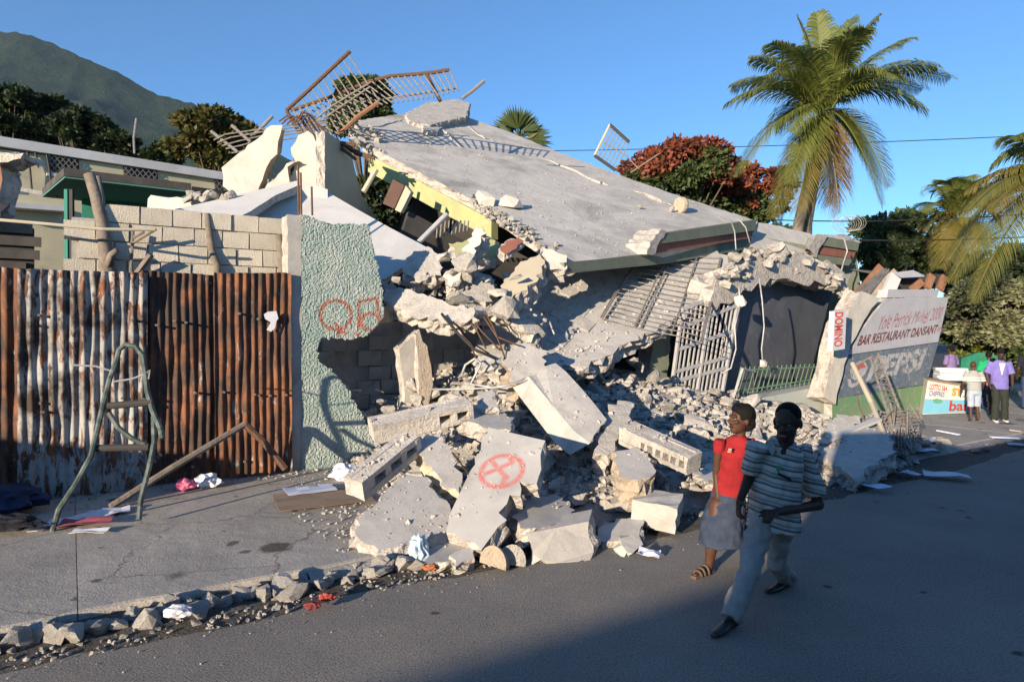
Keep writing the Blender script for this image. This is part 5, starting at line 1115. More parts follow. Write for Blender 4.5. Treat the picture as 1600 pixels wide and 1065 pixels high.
def leafobj(name, v, mt, parent):
    n = len(v)//4; org = np.array([*wloc(parent)]) if parent else np.zeros(3); v = v-org
    me = bpy.data.meshes.new(name); me.vertices.add(len(v)); me.vertices.foreach_set('co', v.ravel().astype(np.float32))
    me.loops.add(n*4); me.loops.foreach_set('vertex_index', np.arange(n*4, dtype=np.int32)); me.polygons.add(n)
    me.polygons.foreach_set('loop_start', np.arange(0, n*4, 4, dtype=np.int32)); me.polygons.foreach_set('loop_total', np.full(n, 4, dtype=np.int32))
    me.materials.append(mt); me.update(calc_edges=True); me.validate()
    return link(name, me, parent, Vector(org) if parent else Vector())
L_ = {}
L_['dark'] = leafmat('dark_leaves', [(.018,.030,.012),(.030,.048,.018),(.045,.062,.022)])
L_['mid'] = leafmat('mid_leaves', [(.035,.06,.02),(.06,.09,.028),(.09,.115,.04)])
L_['mango'] = leafmat('mango_leaves', [(.04,.055,.015),(.07,.085,.022),(.12,.11,.03),(.13,.08,.03)])
L_['red'] = leafmat('red_green_leaves', [(.08,.05,.02),(.17,.055,.03),(.26,.075,.04),(.30,.09,.05),(.20,.05,.03)])
L_['pale'] = leafmat('pale_shrub_leaves', [(.12,.14,.06),(.20,.21,.11),(.28,.28,.17),(.09,.11,.045)])
L_['lime'] = leafmat('bright_leaves', [(.10,.13,.025),(.17,.18,.035),(.06,.09,.02)])
M['bark'] = mat('bark', (.13,.105,.08), (.08,.065,.05), scale=5, bump=.8, bscale=18, bdist=.04)
def tree(name, cx, cyt, cyb, w, Y, mt, label, nleaf=9000, size=.3, seed=1, nc=40, shape=1.0, group=None, flat=.8, depth=1.0, base=0.0, mt2=None):
    """crown between photo rows cyt and cyb, width w pixels, at depth Y"""
    rg = random.Random(seed); top = P(cx, cyt, Y); bot = P(cx, cyb, Y); W_ = w/FPX*Y; H_ = top.z-bot.z; ctr = (top+bot)/2
    root = empty(name, (ctr.x, Y, base), label, 'tree', group)
    cs = []; rs = []
    for i in range(nc):
        u = rg.uniform(-1, 1); a_ = rg.uniform(0, 6.283); rr_ = math.sqrt(max(0, 1-u*u)) if shape < 1.5 else (1-u)*.55
        k_ = .35+.60*rg.random()**.7; cs.append((ctr.x+W_/2*k_*rr_*math.cos(a_), Y+W_/2*k_*depth*rr_*math.sin(a_), ctr.z+H_/2*(u*.78-.10*(k_-.5))+H_*.10*(rg.random()-.5))); q_ = min(W_, H_*1.3)*rg.uniform(.07,.155); rs.append((q_*rg.uniform(.8,1.3), q_*1.1, q_*rg.uniform(.5,.8)))
    if mt2:
        top_ = [i for i in range(nc) if (cs[i][2]-ctr.z)/(H_/2)+rg.uniform(-.7,.7) > -.05]; low_ = [i for i in range(nc) if i not in top_]
        leafobj('crown', crown([cs[i] for i in low_], [rs[i] for i in low_], int(nleaf*len(low_)/nc), size, flat, seed=seed), mt, root); leafobj('red_crown', crown([(cs[i][0], cs[i][1]-.1, cs[i][2]+.1) for i in top_], [rs[i] for i in top_], int(nleaf*len(top_)/nc), size, flat, seed=seed+1), mt2, root)
    else: leafobj('crown', crown(cs, rs, nleaf, size, flat, seed=seed), mt, root)
    kk = MB(); b0 = Vector((ctr.x, Y, base)); kk.tube([b0, b0.lerp(ctr, .5)+Vector((W_*.02,0,0)), ctr+Vector((0,0,H_*.15))], [max(.12, W_*.03), max(.10, W_*.028), .05], 9); kk.build('trunk', M['bark'], root, smooth=True)
    lm = MB()
    for c_ in cs[::2]:
        c_ = Vector(c_); s0 = b0.lerp(ctr, .65); lm.tube([s0, s0.lerp(c_, .5)+Vector((0,0,-.03*H_)), c_], [max(.05, W_*.014), .05, .02], 6)
    lm.build('limbs', M['bark'], root, smooth=True)
    return root
GB = 'dark hillside trees'
tree('hill_tree', 15, 138, 215, 110, 52, L_['dark'], 'dark rounded tree at the left picture edge above the yellow house', 9000, .45, 3, group=GB)
tree('hill_tree', 75, 150, 225, 100, 55, L_['dark'], 'dark broad tree right of the leftmost hillside tree', 8000, .45, 4, group=GB)
tree('hill_tree', 128, 172, 235, 80, 50, L_['dark'], 'dark tree over the middle of the yellow house roof', 7000, .42, 5, group=GB)
tree('hill_tree', 180, 208, 250, 70, 46, L_['dark'], 'low dark tree by the antenna mast', 5000, .4, 6, group=GB)
tree('bush', 255, 226, 260, 50, 46, L_['dark'], 'small dark bush between antenna mast and olive tree', 3500, .36, 7)
tree('mango_tree', 340, 170, 262, 128, 40, L_['mango'], 'sunlit olive-brown tree left of the white broken wall', 13000, .36, 8, nc=40)
tree('roof_tree', 570, 120, 215, 120, 34, L_['mid'], 'dark green tree seen through the roof railing', 12000, .26, 9, nc=34)
tree('gap_tree', 590, 270, 370, 120, 27, L_['dark'], 'dark tree seen through the gap under the roof', 5000, .28, 10)
tree('flame_tree', 1068, 220, 335, 185, 31, L_['mid'], 'red-leaved tree behind the roof, left of the tall palm', 17000, .24, 11, nc=75, mt2=L_['red'])
tree('flame_tree', 1150, 258, 358, 165, 33, L_['mid'], 'lower red and green tree just left of the palm trunk', 15000, .24, 12, nc=66, mt2=L_['red'])
tree('round_tree', 1400, 322, 450, 150, 46, L_['mid'], 'broad green tree behind the sagging far roof', 16000, .34, 13, nc=46)
tree('conifer', 1410, 348, 430, 66, 40, L_['dark'], 'dark conical tree in front of the broad green tree', 8000, .26, 14, nc=26, shape=2)
tree('far_tree', 1500, 400, 450, 120, 55, L_['mid'], 'green tree behind the mid-distance palm', 8000, .4, 15)
tree('far_bush', 1215, 350, 392, 50, 50, L_['mid'], 'small green bush at the palm foot', 3000, .35, 17)
tree('shrub', 1560, 425, 545, 150, 23, L_['pale'], 'pale-leaved spreading shrub above the people at the right', 17000, .17, 18, nc=60, flat=.3)
tree('shrub', 1500, 455, 545, 60, 25, L_['mid'], 'dark green shrub right of the painted sign wall', 6000, .17, 19, nc=24)
tree('shrub', 1550, 520, 610, 120, 24, L_['lime'], 'low yellow-green shrub behind the people', 8000, .16, 20, nc=30)
tree('shrub', 1640, 500, 620, 120, 22, L_['mid'], 'dark bush at the right picture edge', 7000, .18, 21, nc=30)
tree('back_tree', 1580, 380, 520, 160, 36, L_['dark'], 'dark tree behind the drooping yellow palm', 9000, .3, 22, nc=30)
# ---- palms
M['palmbark'] = mat('palm_bark', (.24,.20,.155), (.15,.125,.10), scale=4, bump=.8, bscale=14, bdist=.04)
def frondmat(name, c1, c2, c3):
    m, nt, b = nodes(name); L = nt.links; g_ = nt.nodes.new('ShaderNodeNewGeometry'); oi = nt.nodes.new('ShaderNodeObjectInfo')
    r_ = ramp(nt, g_.outputs['Random Per Island'], [(0, c1), (.55, c2), (1, c3)]); L.new(r_.outputs[0], b.inputs['Base Color']); b.inputs['Roughness'].default_value = .42; b.inputs['Specular IOR Level'].default_value = .45
    t_ = nt.nodes.new('ShaderNodeBsdfTranslucent'); L.new(r_.outputs[0], t_.inputs[0]); mx = nt.nodes.new('ShaderNodeMixShader'); mx.inputs[0].default_value = .4
    L.new(b.outputs[0], mx.inputs[1]); L.new(t_.outputs[0], mx.inputs[2]); L.new(mx.outputs[0], nt.nodes['Material Output'].inputs[0]); return m
FM = {'g': frondmat('frond_green', (.10,.135,.03), (.165,.195,.045), (.25,.25,.07)), 'y': frondmat('frond_yellowing', (.13,.13,.03), (.20,.17,.04), (.26,.19,.05)), 'b': frondmat('frond_brown', (.22,.14,.05), (.28,.18,.06), (.16,.12,.05)), 'yy': frondmat('frond_gold', (.14,.16,.04), (.23,.20,.05), (.13,.155,.05))}
def frond(base, tip, lift, leaf, mt, parent, n=74, seed=0, hang=.5, twist=0.0, wid=.026):
    """rachis from base to tip with an arch of height lift; leaflets hang off both sides"""
    rg = random.Random(seed); base = Vector(base); tip = Vector(tip); mid = base.lerp(tip, .45)+Vector((0,0,lift)); kk = MB()
    def pt(f): return base*(1-f)**2+mid*2*f*(1-f)+tip*f*f
    kk.tube([pt(i/10) for i in range(11)], [.045*(1-.85*i/10)+.006 for i in range(11)], 5)
    tot = (tip-base).length
    for i in range(n):
        f = .10+.90*i/(n-1); p = pt(f); d = (pt(min(1, f+.02))-pt(f-.02)).normalized()
        side = d.cross(Vector((0,0,1)))
        if side.length < .15: side = Vector((1,0,0)).cross(d)
        side.normalize(); upv = side.cross(d)
        ll = leaf*(math.sin(math.pi*min(1, (.12+.88*f)))**.55*.9+.12)*rg.uniform(.85,1.1)
        if f > .97: ll *= .7
        for sg_ in (-1, 1):
            o = (side*sg_*math.cos(twist)+upv*(.28+twist*sg_)+d*(.55+.55*f)).normalized(); w_ = wid*(.85+.3*rg.random()); g_ = Vector((0,0,-1))
            h_ = hang*rg.uniform(.75,1.25); p1 = p+o*ll*.42+g_*ll*.10*h_; p2 = p+o*ll*.74+g_*ll*.38*h_; p3 = p+o*ll*.90+g_*ll*.75*h_
            wv = d*w_
            kk.add([p-wv*.7, p+wv*.7, p1+wv, p1-wv, p2+wv*.75, p2-wv*.75, p3], [(0,1,2,3),(3,2,4,5),(5,4,6)])
    return kk.build('frond', mt, parent, fix=False)
def palm(name, label, c, Y, tips, leaf, trunk, tr, hang=.5, nuts=0):
    cc = P(*c, Y); root = empty(name, (P(*trunk[0], Y).x, Y, 0), label, 'palm tree')
    tp = [P(*q_, Y) for q_ in trunk]; b0 = tp[0].copy(); b0.z = 0; kk = MB(); pp = [b0]+tp
    kk.tube(pp, [tr*1.15]+[tr]*(len(tp)-1)+[tr*.9], 10); kk.build('trunk', M['palmbark'], root, smooth=True)
    for i, (x, y, dy, lift, mk_) in enumerate(tips):
        st = cc+Vector((rnd(-.12,.12), rnd(-.15,.15), rnd(-.15,.2))); frond(st, P(x, y, Y+dy), lift, leaf, FM[mk_], root, seed=i+int(Y), hang=hang*(1.0 if mk_ != 'b' else 1.2), wid=.025 if Y > 22 else .02, n=80 if Y > 22 else 110)
    for i in range(nuts):
        me = hullmesh('coconut', 40, i+50, .26, .26, .32, 0, [FM['y']]); o = link('coconut', me, root, cc+Vector((rnd(-.7,.1), rnd(-.5,-.1), rnd(-.75,-.2))))
        for pl_ in me.polygons: pl_.use_smooth = True
    return root
PT_ = [(1140,158,-.6,1.3,'g'),(1175,92,.8,1.1,'g'),(1205,68,-.8,.9,'g'),(1246,28,.4,.7,'g'),(1276,20,-.6,.5,'g'),(1330,30,.6,.7,'g'),(1372,28,-.5,1.0,'g'),(1420,62,.7,1.2,'g'),(1462,105,-.9,1.5,'g'),(1484,122,.5,1.6,'g'),
       (1440,140,1.6,1.3,'g'),(1145,135,1.5,1.4,'g'),(1215,190,1.2,.9,'g'),(1148,275,-.8,1.7,'g'),(1208,340,-.9,1.4,'y'),(1248,330,-1.6,1.3,'y'),(1232,285,-1.4,1.2,'g'),(1312,330,-.5,1.0,'b'),(1298,318,.8,.8,'b'),(1378,318,-.7,1.8,'g'),(1388,290,.3,1.9,'g'),(1218,352,.9,1.2,'y'),(1236,205,-1.2,1.0,'g'),(1330,60,-2.2,1.4,'g'),(1240,75,-2.2,1.3,'g'),(1400,120,-2.4,1.6,'g'),(1300,45,1.8,.8,'g'),(1190,120,-2.2,1.3,'g'),(1350,45,-1.6,1.1,'g'),(1445,170,-1.5,1.6,'g')]
palm('coconut_palm', 'tall coconut palm standing over the right end of the roof', (1288,178), 26, PT_, 1.30, [(1240,400),(1248,350),(1262,290),(1276,235),(1287,182)], .20, .66, nuts=7)
kk = MB(); pp = [P(1258,420,26.6), P(1262,350,26.6), P(1272,290,26.6), P(1283,215,26.4)]; pp[0].z = 0; kk.tube(pp, .17, 10); kk.build('second_palm_trunk', M['palmbark'], label='thinner palm trunk close behind the tall palm trunk', cat='trunk', smooth=True)
palm('mid_palm', 'bushy palm in the middle distance at the right', (1498,345), 38, [(1445,360,.5,1.2,'y'),(1440,330,-1,1.6,'g'),(1458,300,1,1.6,'g'),(1480,282,-1,1.2,'g'),(1505,278,1,1.0,'g'),(1530,290,-1,1.4,'g'),(1552,318,.5,1.8,'g'),(1560,350,-1,1.7,'y'),(1545,385,.5,1.4,'g'),(1515,405,-1,1.2,'y'),(1480,405,-1.4,1.2,'y'),(1455,395,.8,1.4,'y'),(1468,418,-1,1.4,'y'),(1520,300,-2,1.2,'g')], 1.5, [(1500,430),(1499,350)], .25, .6)
palm('near_palm', 'drooping yellowed palm reaching in from the right picture edge', (1668,318), 19, [(1482,440,-1,2.0,'yy'),(1478,405,.8,2.2,'yy'),(1508,300,.5,1.6,'y'),(1500,345,-.5,2.0,'yy'),(1560,250,.8,1.4,'g'),(1580,215,-.6,1.4,'g'),(1610,190,.4,1.0,'g'),(1520,470,-1.2,1.9,'yy'),(1560,300,1.2,1.5,'g'),(1545,330,-1.2,1.4,'y'),(1650,180,0,1,'g'),(1740,200,0,1,'g'),(1830,330,0,1.5,'g'),(1760,420,0,1.5,'g')], 1.0, [(1690,600),(1680,450),(1668,320)], .2, .75)
# fan palm behind the roof
fp = empty('fan_palm', P(815,235,29), 'dark fan palm peeking over the roof ridge', 'palm tree'); fc = P(812,215,29)
kk = MB(); b0 = fc.copy(); b0.z = 0; kk.tube([b0, fc], .2, 8); kk.build('trunk', M['palmbark'], fp)
for i, (x, y) in enumerate(((770,185),(785,168),(800,160),(818,165),(832,175),(842,190),(858,200),(868,225),(768,205),(845,232))):
    kk = MB(); t_ = P(x, y, 29+rnd(-.8,.8)); h_ = fc.lerp(t_, .25); kk.tube([fc, h_], .04, 5); d_ = (t_-h_); l_ = d_.length; d_.normalize(); sd_ = d_.cross(Vector((0,-1,0))).normalized()
    for j in range(17):
        a_ = (j-8)/8*.95; e = h_+(d_*math.cos(a_)+sd_*math.sin(a_))*l_*(1-.12*abs(a_))*rnd(.85,1.05)+Vector((0,rnd(-.15,.15),-.05)); w_ = sd_.cross(e-h_).cross(e-h_).normalized()*.05; m_ = h_.lerp(e, .6)
        kk.add([h_-w_*.3, h_+w_*.3, m_+w_, e, m_-w_], [(0,1,2,3,4)])
    kk.build('fan_leaf', FM['y'] if i == 9 else L_['mid'], fp, fix=False)
# ================================================================== OVERHEAD WIRES
def span(name, a, b_, sag, r, label):
    kk = MB(); kk.tube([a.lerp(b_, i/16)-Vector((0,0,sag*4*(i/16)*(1-i/16))) for i in range(17)], r, 4); kk.build(name, M['cable'], label=label, cat='cable')
span('power_line', P(600,238,40), P(1750,205,34), .25, .022, 'topmost overhead line crossing the sky behind the palm')
span('power_line', P(1180,342,34), P(1800,318,22), .3, .025, 'upper of two overhead lines by the far trees')
span('power_line', P(1180,368,34), P(1800,358,22), .3, .025, 'lower of two overhead lines by the far trees')
# razor wire coil on the far roof
rw = empty('razor_wire', P(1320,360,22), 'curled razor wire on the far roof corner', 'wire'); kk = MB()
kk.tube([P(1312+i*.32+16*math.cos(i*.55), 352-12*math.sin(i*.55)-i*.05, 22+.4*math.sin(i*.3)) for i in range(90)], .007, 4); kk.build('wire_coil', M['wire'], rw)
# ================================================================== PEOPLE
def cap_mesh(p0, p1, r0, r1, n=14):
    p0 = Vector(p0); p1 = Vector(p1); d = (p1-p0); L = d.length; d = d/L if L > 1e-6 else Vector((0,0,1))
    x = d.cross(Vector((.3,.2,1))); x = x if x.length > 1e-3 else d.cross(Vector((1,0,0))); x.normalize(); y = d.cross(x)
    rows = []
    for i in range(5): a = math.pi/2*(1-i/4); rows.append((p0-d*r0*math.sin(a), r0*math.cos(a)))
    for i in range(5): a = math.pi/2*(i/4); rows.append((p1+d*r1*math.sin(a), r1*math.cos(a)))
    vs = []; fs = []
    for c, r in rows:
        r = max(r, 1e-4)
        for k in range(n): t = 2*math.pi*k/n; vs.append(c+(x*math.cos(t)+y*math.sin(t))*r)
    for i in range(len(rows)-1):
        for k in range(n): a = i*n+k; b = i*n+(k+1) % n; fs.append((a, b, b+n, a+n))
    fs.append(tuple(range(n-1,-1,-1))); fs.append(tuple((len(rows)-1)*n+k for k in range(n)))
    return vs, fs
def ell_mesh(c, r, M3=None, n=16):
    M3 = M3 or Matrix.Identity(3); c = Vector(c); vs = []; fs = []; m = n//2
    for i in range(m+1):
        a = math.pi*i/m
        for k in range(n): t = 2*math.pi*k/n; vs.append(c+M3@Vector((r[0]*max(math.sin(a),1e-3)*math.cos(t), r[1]*max(math.sin(a),1e-3)*math.sin(t), r[2]*math.cos(a))))
    for i in range(m):
        for k in range(n): a = i*n+k; b = i*n+(k+1) % n; fs.append((a, b, b+n, a+n))
    fs.append(tuple(range(n))); fs.append(tuple(m*n+k for k in reversed(range(n)))); return vs, fs
def loft_mesh(rings, n=20):
    vs = []; fs = []
    for c, ax, ay in rings:
        c = Vector(c); ax = Vector(ax); ay = Vector(ay)
        for k in range(n): t = 2*math.pi*k/n; vs.append(c+ax*math.cos(t)+ay*math.sin(t))
    for i in range(len(rings)-1):
        for k in range(n): a = i*n+k; b = i*n+(k+1) % n; fs.append((a, b, b+n, a+n))
    fs.append(tuple(range(n-1,-1,-1))); fs.append(tuple((len(rings)-1)*n+k for k in range(n))); return vs, fs
def fuse(name, shapes, mt, parent, voxel=.012, smooth=6, wrinkle=0.0, label=None):
    """melt overlapping closed shapes into one continuous skin"""
    mb = MB()
    for v, f in shapes: mb.add(v, f)
    org = wloc(parent); me = bpy.data.meshes.new(name); me.from_pydata([tuple(Vector(v)-org) for v in mb.v], [], mb.f)
    bm = bmesh.new(); bm.from_mesh(me); bmesh.ops.recalc_face_normals(bm, faces=bm.faces); bm.to_mesh(me); bm.free()
    o = bpy.data.objects.new('tmp', me); r = o.modifiers.new('r', 'REMESH'); r.mode = 'VOXEL'; r.voxel_size = voxel
    s = o.modifiers.new('s', 'SMOOTH'); s.factor = .5; s.iterations = smooth
    out = baked(o)
    if wrinkle:
        n_ = len(out.vertices); co = np.empty(n_*3, np.float32); nr = np.empty(n_*3, np.float32); out.vertices.foreach_get('co', co); out.vertex_normals.foreach_get('vector', nr); co = co.reshape(-1, 3); nr = nr.reshape(-1, 3)
        w_ = np.array([noise.noise(Vector((x*9+z*6, y*9, z*13)))+.6*noise.noise(Vector((x*22, y*22, z*14+7))) for x, y, z in co.tolist()], np.float32)
        out.vertices.foreach_set('co', (co+nr*(wrinkle*w_)[:, None]).ravel())
    out.polygons.foreach_set('use_smooth', [True]*len(out.polygons)); out.materials.clear(); out.materials.append(mt)
    return link(name, out, parent, org, label=label)
def chain(pts, rs): return [cap_mesh(pts[i], pts[i+1], rs[i], rs[i+1]) for i in range(len(pts)-1)]
def basis(f, up=Vector((0,0,1))):
    f = Vector(f).normalized(); r = f.cross(up).normalized(); u = r.cross(f); return r, f, u       # right, forward, up
def head_shapes(c, f, up, k=1.0):
    r, f, u = basis(f, up); m3 = Matrix((r, f, u)).transposed(); c = Vector(c)
    def q(x, y, z): return c+(r*x+f*y+u*z)*k
    S = [ell_mesh(q(0,-.015,.03), (.074*k,.092*k,.088*k), m3), ell_mesh(q(0,.012,-.035), (.060*k,.074*k,.075*k), m3), ell_mesh(q(0,.04,-.085), (.036*k,.036*k,.030*k), m3)]
    S += [ell_mesh(q(0,.078,.022), (.050*k,.018*k,.014*k), m3), cap_mesh(q(0,.076,.012), q(0,.092,-.028), .011*k, .015*k), ell_mesh(q(.018,.084,-.032), (.013*k,.013*k,.010*k), m3), ell_mesh(q(-.018,.084,-.032), (.013*k,.013*k,.010*k), m3)]
    S += [ell_mesh(q(s*.043,.066,-.018), (.022*k,.018*k,.016*k), m3) for s in (-1, 1)]
    S += [ell_mesh(q(s*.078,-.012,-.005), (.012*k,.020*k,.032*k), m3) for s in (-1, 1)]
    return S, q, m3
def hand_shapes(wrist, d, palm_n, size=1.0, curl=.35, side=1, point=False):
    """palm + four jointed fingers + a thumb leaving the side of the palm"""
    d = Vector(d).normalized(); pn = Vector(palm_n); pn = (pn-d*pn.dot(d)).normalized(); sd = d.cross(pn)*side; w = Vector(wrist); k = size; S = []
    pc = w+d*.045*k; m3 = Matrix((sd, d, pn)).transposed(); S.append(ell_mesh(pc, (.040*k,.052*k,.017*k), m3)); S += chain([w-d*.02*k, w+d*.03*k], [.026*k,.026*k])
    for i, (x, l) in enumerate(((-.030,.068),(-.010,.078),(.011,.072),(.030,.056))):
        a = pc+d*.040*k+sd*x*k; c_ = curl*(1.0 if not (point and i == 0) else .1); c_ += .06*i
        pts = [a-d*.01*k]; ang = c_*.5; dirn = d
        for s_, seg in enumerate((.45, .32, .23)):
            dirn = (d*math.cos(ang)+pn*math.sin(ang)); pts.append(pts[-1]+dirn*l*seg*k); ang += c_*1.1
        S += chain(pts, [.0095*k,.009*k,.0082*k,.0072*k])
    t0 = pc-d*.02*k-sd*.030*k; t1 = t0+(d*.6-sd*.75+pn*.25).normalized()*.035*k; t2 = t1+(d*.9-sd*.25+pn*.35).normalized()*.030*k; S += chain([t0, t1, t2], [.013*k,.011*k,.009*k]); return S
def skinmat(name, c):
    m = mat(name, c, tuple(x*.75 for x in c), rough=.55, scale=12, bump=.08, bscale=200, bdist=.002, spec=.28); return m
M['skin'] = skinmat('brown_skin', (.062,.033,.022)); M['skin2'] = skinmat('warm_brown_skin', (.085,.040,.024)); M['hair'] = mat('black_hair', (.008,.007,.007), (.012,.011,.010), rough=.8, scale=40, bump=.6, bscale=90, bdist=.008, spec=.1)
M['eye'] = mat('eye_white', (.34,.31,.28), bump=0, rough=.3); M['mouth'] = mat('mouth_inside', (.06,.022,.02), (.04,.015,.014), bump=0, rough=.4); M['teeth'] = mat('teeth', (.22,.20,.18), bump=0, rough=.3)
M['shoe'] = mat('black_leather', (.012,.012,.013), (.022,.021,.021), rough=.38, scale=9, bump=.15, spec=.5)
def fabric(name, c, c2=None, sc=6): return mat(name, c, c2 or tuple(x*.8 for x in c), rough=.92, scale=sc, bump=.25, bscale=260, bdist=.003, spec=.1, coarse=.25, coarse_scale=9)
def face_bits(root, q, k, m3, mouth=.0, hairtype='short'):
    for s in (-1, 1):
        v, f = ell_mesh(q(s*.031,.074,.004), (.011*k,.007*k,.0055*k), m3); MB().add(v, f).build('eye', M['eye'], root, smooth=True)
        v, f = ell_mesh(q(s*.031,.0795,.004), (.0045*k,.0025*k,.0045*k), m3); MB().add(v, f).build('pupil', M['cable'], root, smooth=True)
    v, f = ell_mesh(q(0,.083,-.066-mouth*.35), (.026*k,.010*k,(.008+mouth)*k), m3); MB().add(v, f).build('mouth', M['mouth'], root, smooth=True)
    if mouth: v, f = ell_mesh(q(0,.086,-.066+mouth*.25), (.020*k,.008*k,.005*k), m3); MB().add(v, f).build('teeth', M['teeth'], root, smooth=True)
# ---- the man in the striped shirt
man = empty('person', G(1170,960,0.0), 'man in grey striped polo shirt and grey trousers striding along the road', 'person')
J = dict(pel=(1208,800,5.62), chest=(1214,735,5.52), neck=(1222,694,5.45), head=(1230,660,5.40), rs=(1182,702,5.45), re=(1168,752,5.55), rw=(1156,782,5.42), ls=(1254,708,5.62), le=(1279,788,5.62), lw=(1212,800,5.30),
         rh=(1193,806,5.58), rk=(1170,892,5.38), ra=(1143,963,5.22), rt=(1114,986,5.08), lh=(1224,806,5.70), lk=(1213,880,5.82), la=(1231,902,6.12), lt=(1199,927,5.90))
J = {k: P(*v) for k, v in J.items()}
fw = Vector((-.42,-.90,0)).normalized(); rgt, fw, upv = basis(fw); hf = Vector((-.62,-.78,-.14)).normalized()
HS, hq, hm = head_shapes(J['head'], hf, Vector((.03,.0,1)), 1.27)
body = HS+chain([J['neck']-Vector((0,0,.06)), J['head']+Vector((0.005,.01,-.05))], [.075,.066])+[loft_mesh([(J['pel'], rgt*.13, fw*.09), (J['chest'], rgt*.15, fw*.09), (J['neck']-Vector((0,0,.05)), rgt*.10, fw*.06)])]
body += chain([J['rs'], J['re'], J['rw']], [.055,.043,.030])+chain([J['ls'], J['le'], J['lw']], [.055,.046,.031])
body += chain([J['rh'], J['rk'], J['ra']], [.07,.05,.04])+chain([J['lh'], J['lk'], J['la']], [.07,.05,.04])
body += hand_shapes(J['rw'], J['rw']-J['re']+Vector((.02,-.02,-.05)), Vector((.7,.3,.2)), 1.12, .45, -1)+hand_shapes(J['lw'], J['lw']-J['le']+Vector((-.02,-.03,-.10)), Vector((.1,.5,-.8)), 1.16, .75, 1, point=True)
fuse('body', body, M['skin'], man, .0085, 5); face_bits(man, hq, 1.27, hm, mouth=.016)
hs = [ell_mesh(hq(0,-.026,.046), (.0795*1.27,.091*1.27,.080*1.27), hm), ell_mesh(hq(0,-.055,.0), (.070*1.27,.055*1.27,.07*1.27), hm)]; fuse('hair', hs, M['hair'], man, .010, 3)
def striped():
    m, nt, b = nodes('striped_polo'); L = nt.links; co = coords(nt); sx = nd(nt, 'ShaderNodeSeparateXYZ'); L.new(co, sx.inputs[0])
    n_ = nd(nt, 'ShaderNodeTexNoise', i_Scale=5.0, i_Detail=2.0); L.new(co, n_.inputs['Vector'])
    z = mathn(nt, 'ADD', mathn(nt, 'ADD', sx.outputs['Z'], mathn(nt, 'MULTIPLY', n_.outputs['Fac'], .035)), mathn(nt, 'MULTIPLY', sx.outputs['X'], .22))
    t_ = mathn(nt, 'FRACT', mathn(nt, 'MULTIPLY', z, 1/.082))
    r_ = nt.nodes.new('ShaderNodeValToRGB'); r_.color_ramp.interpolation = 'CONSTANT'; e = r_.color_ramp.elements
    stops = [(0,(.55,.50,.42)),(.34,(.10,.10,.105)),(.50,(.33,.32,.30)),(.58,(.16,.25,.24)),(.64,(.55,.50,.42)),(.74,(.20,.20,.205)),(.86,(.42,.39,.34))]
    while len(e) < len(stops): e.new(.5)
    for x, (p_, c_) in zip(e, stops): x.position = p_; x.color = (*c_, 1)
    L.new(t_, r_.inputs[0]); L.new(r_.outputs[0], b.inputs['Base Color']); b.inputs['Roughness'].default_value = .95; b.inputs['Specular IOR Level'].default_value = .08
    L.new(bumpn(nt, noisen(nt, co, 14, 3), .35, .04, None), b.inputs['Normal']); return m
M['polo'] = striped()
hem = P(1210,826,5.60); up_ = Vector((0,0,1))
ts = [loft_mesh([(hem, rgt*.215, fw*.165), (hem+up_*.10, rgt*.205, fw*.165), (P(1210,765,5.56), rgt*.195, fw*.155), (P(1214,730,5.52), rgt*.200, fw*.140), (P(1216,708,5.50), rgt*.195, fw*.115), (P(1220,692,5.47), rgt*.125, fw*.085), (P(1222,684,5.46), rgt*.078, fw*.078)], 28)]
def sleeve(a, b, r0, r1): d = (b-a).normalized(); x = d.cross(Vector((0,1,.2))).normalized(); y = d.cross(x); return loft_mesh([(a-d*.05, x*r0, y*r0), (a+d*.03, x*r0, y*r0), (b, x*r1, y*r1)], 18)
ts += [sleeve(J['rs'], J['rs'].lerp(J['re'], .72), .080, .078), sleeve(J['ls'], J['ls'].lerp(J['le'], .80), .085, .088)]
shirt = fuse('polo_shirt', ts, M['polo'], man, .010, 3, wrinkle=.016)
M['collar'] = fabric('pale_collar', (.42,.41,.37))
for s_, p_ in ((-1, [(1200,688),(1207,684),(1212,700),(1207,712),(1200,702)]), (1, [(1213,704),(1236,688),(1245,692),(1236,703),(1216,711)])):
    k = MB(); k.prism([P(x, y, 5.365+(.00 if s_ < 0 else .02)) for x, y in p_], Vector((.01,.022,.0))); k.build('collar', M['collar'], man)
k = MB(); k.prism([P(x, y, 5.355) for x, y in ((1217,738),(1237,748),(1236,752),(1216,742))], Vector((0,.02,0))); k.build('pocket_phone', M['shoe'], man, label='dark phone in the chest pocket')
k = MB(); k.prism([P(x, y, 5.345) for x, y in ((1214,735),(1218,727),(1221,729),(1217,739))], Vector((0,.02,0))); k.build('pocket_pen', mat('green_pen', (.03,.30,.12), bump=0), man)
M['slacks'] = fabric('grey_trousers', (.37,.345,.31), (.30,.28,.25))
def leg_loft(h, kn, an, r0, r1, r2): 
    a2_ = kn.lerp(an, 1.06); pts = [(h, r0), (h.lerp(kn, .5), r0*.93), (kn, r1), (kn.lerp(an, .5), (r1+r2)/2), (a2_, r2)]; rings = []
    for i, (p_, r_) in enumerate(pts):
        d = (pts[min(i+1,4)][0]-pts[max(i-1,0)][0]).normalized(); x = d.cross(Vector((.2,1,0))).normalized(); y = d.cross(x).normalized(); rings.append((p_, x*r_, y*r_))
    return loft_mesh(rings, 18)
tr_ = [leg_loft(J['rh'], J['rk'], J['ra'], .105, .082, .082), leg_loft(J['lh'], J['lk'], J['la'], .105, .082, .080), loft_mesh([(J['pel']+Vector((0,0,-.10)), rgt*.155, fw*.12), (J['pel'], rgt*.18, fw*.145), (J['pel']+Vector((0,0,.14)), rgt*.17, fw*.13)])]
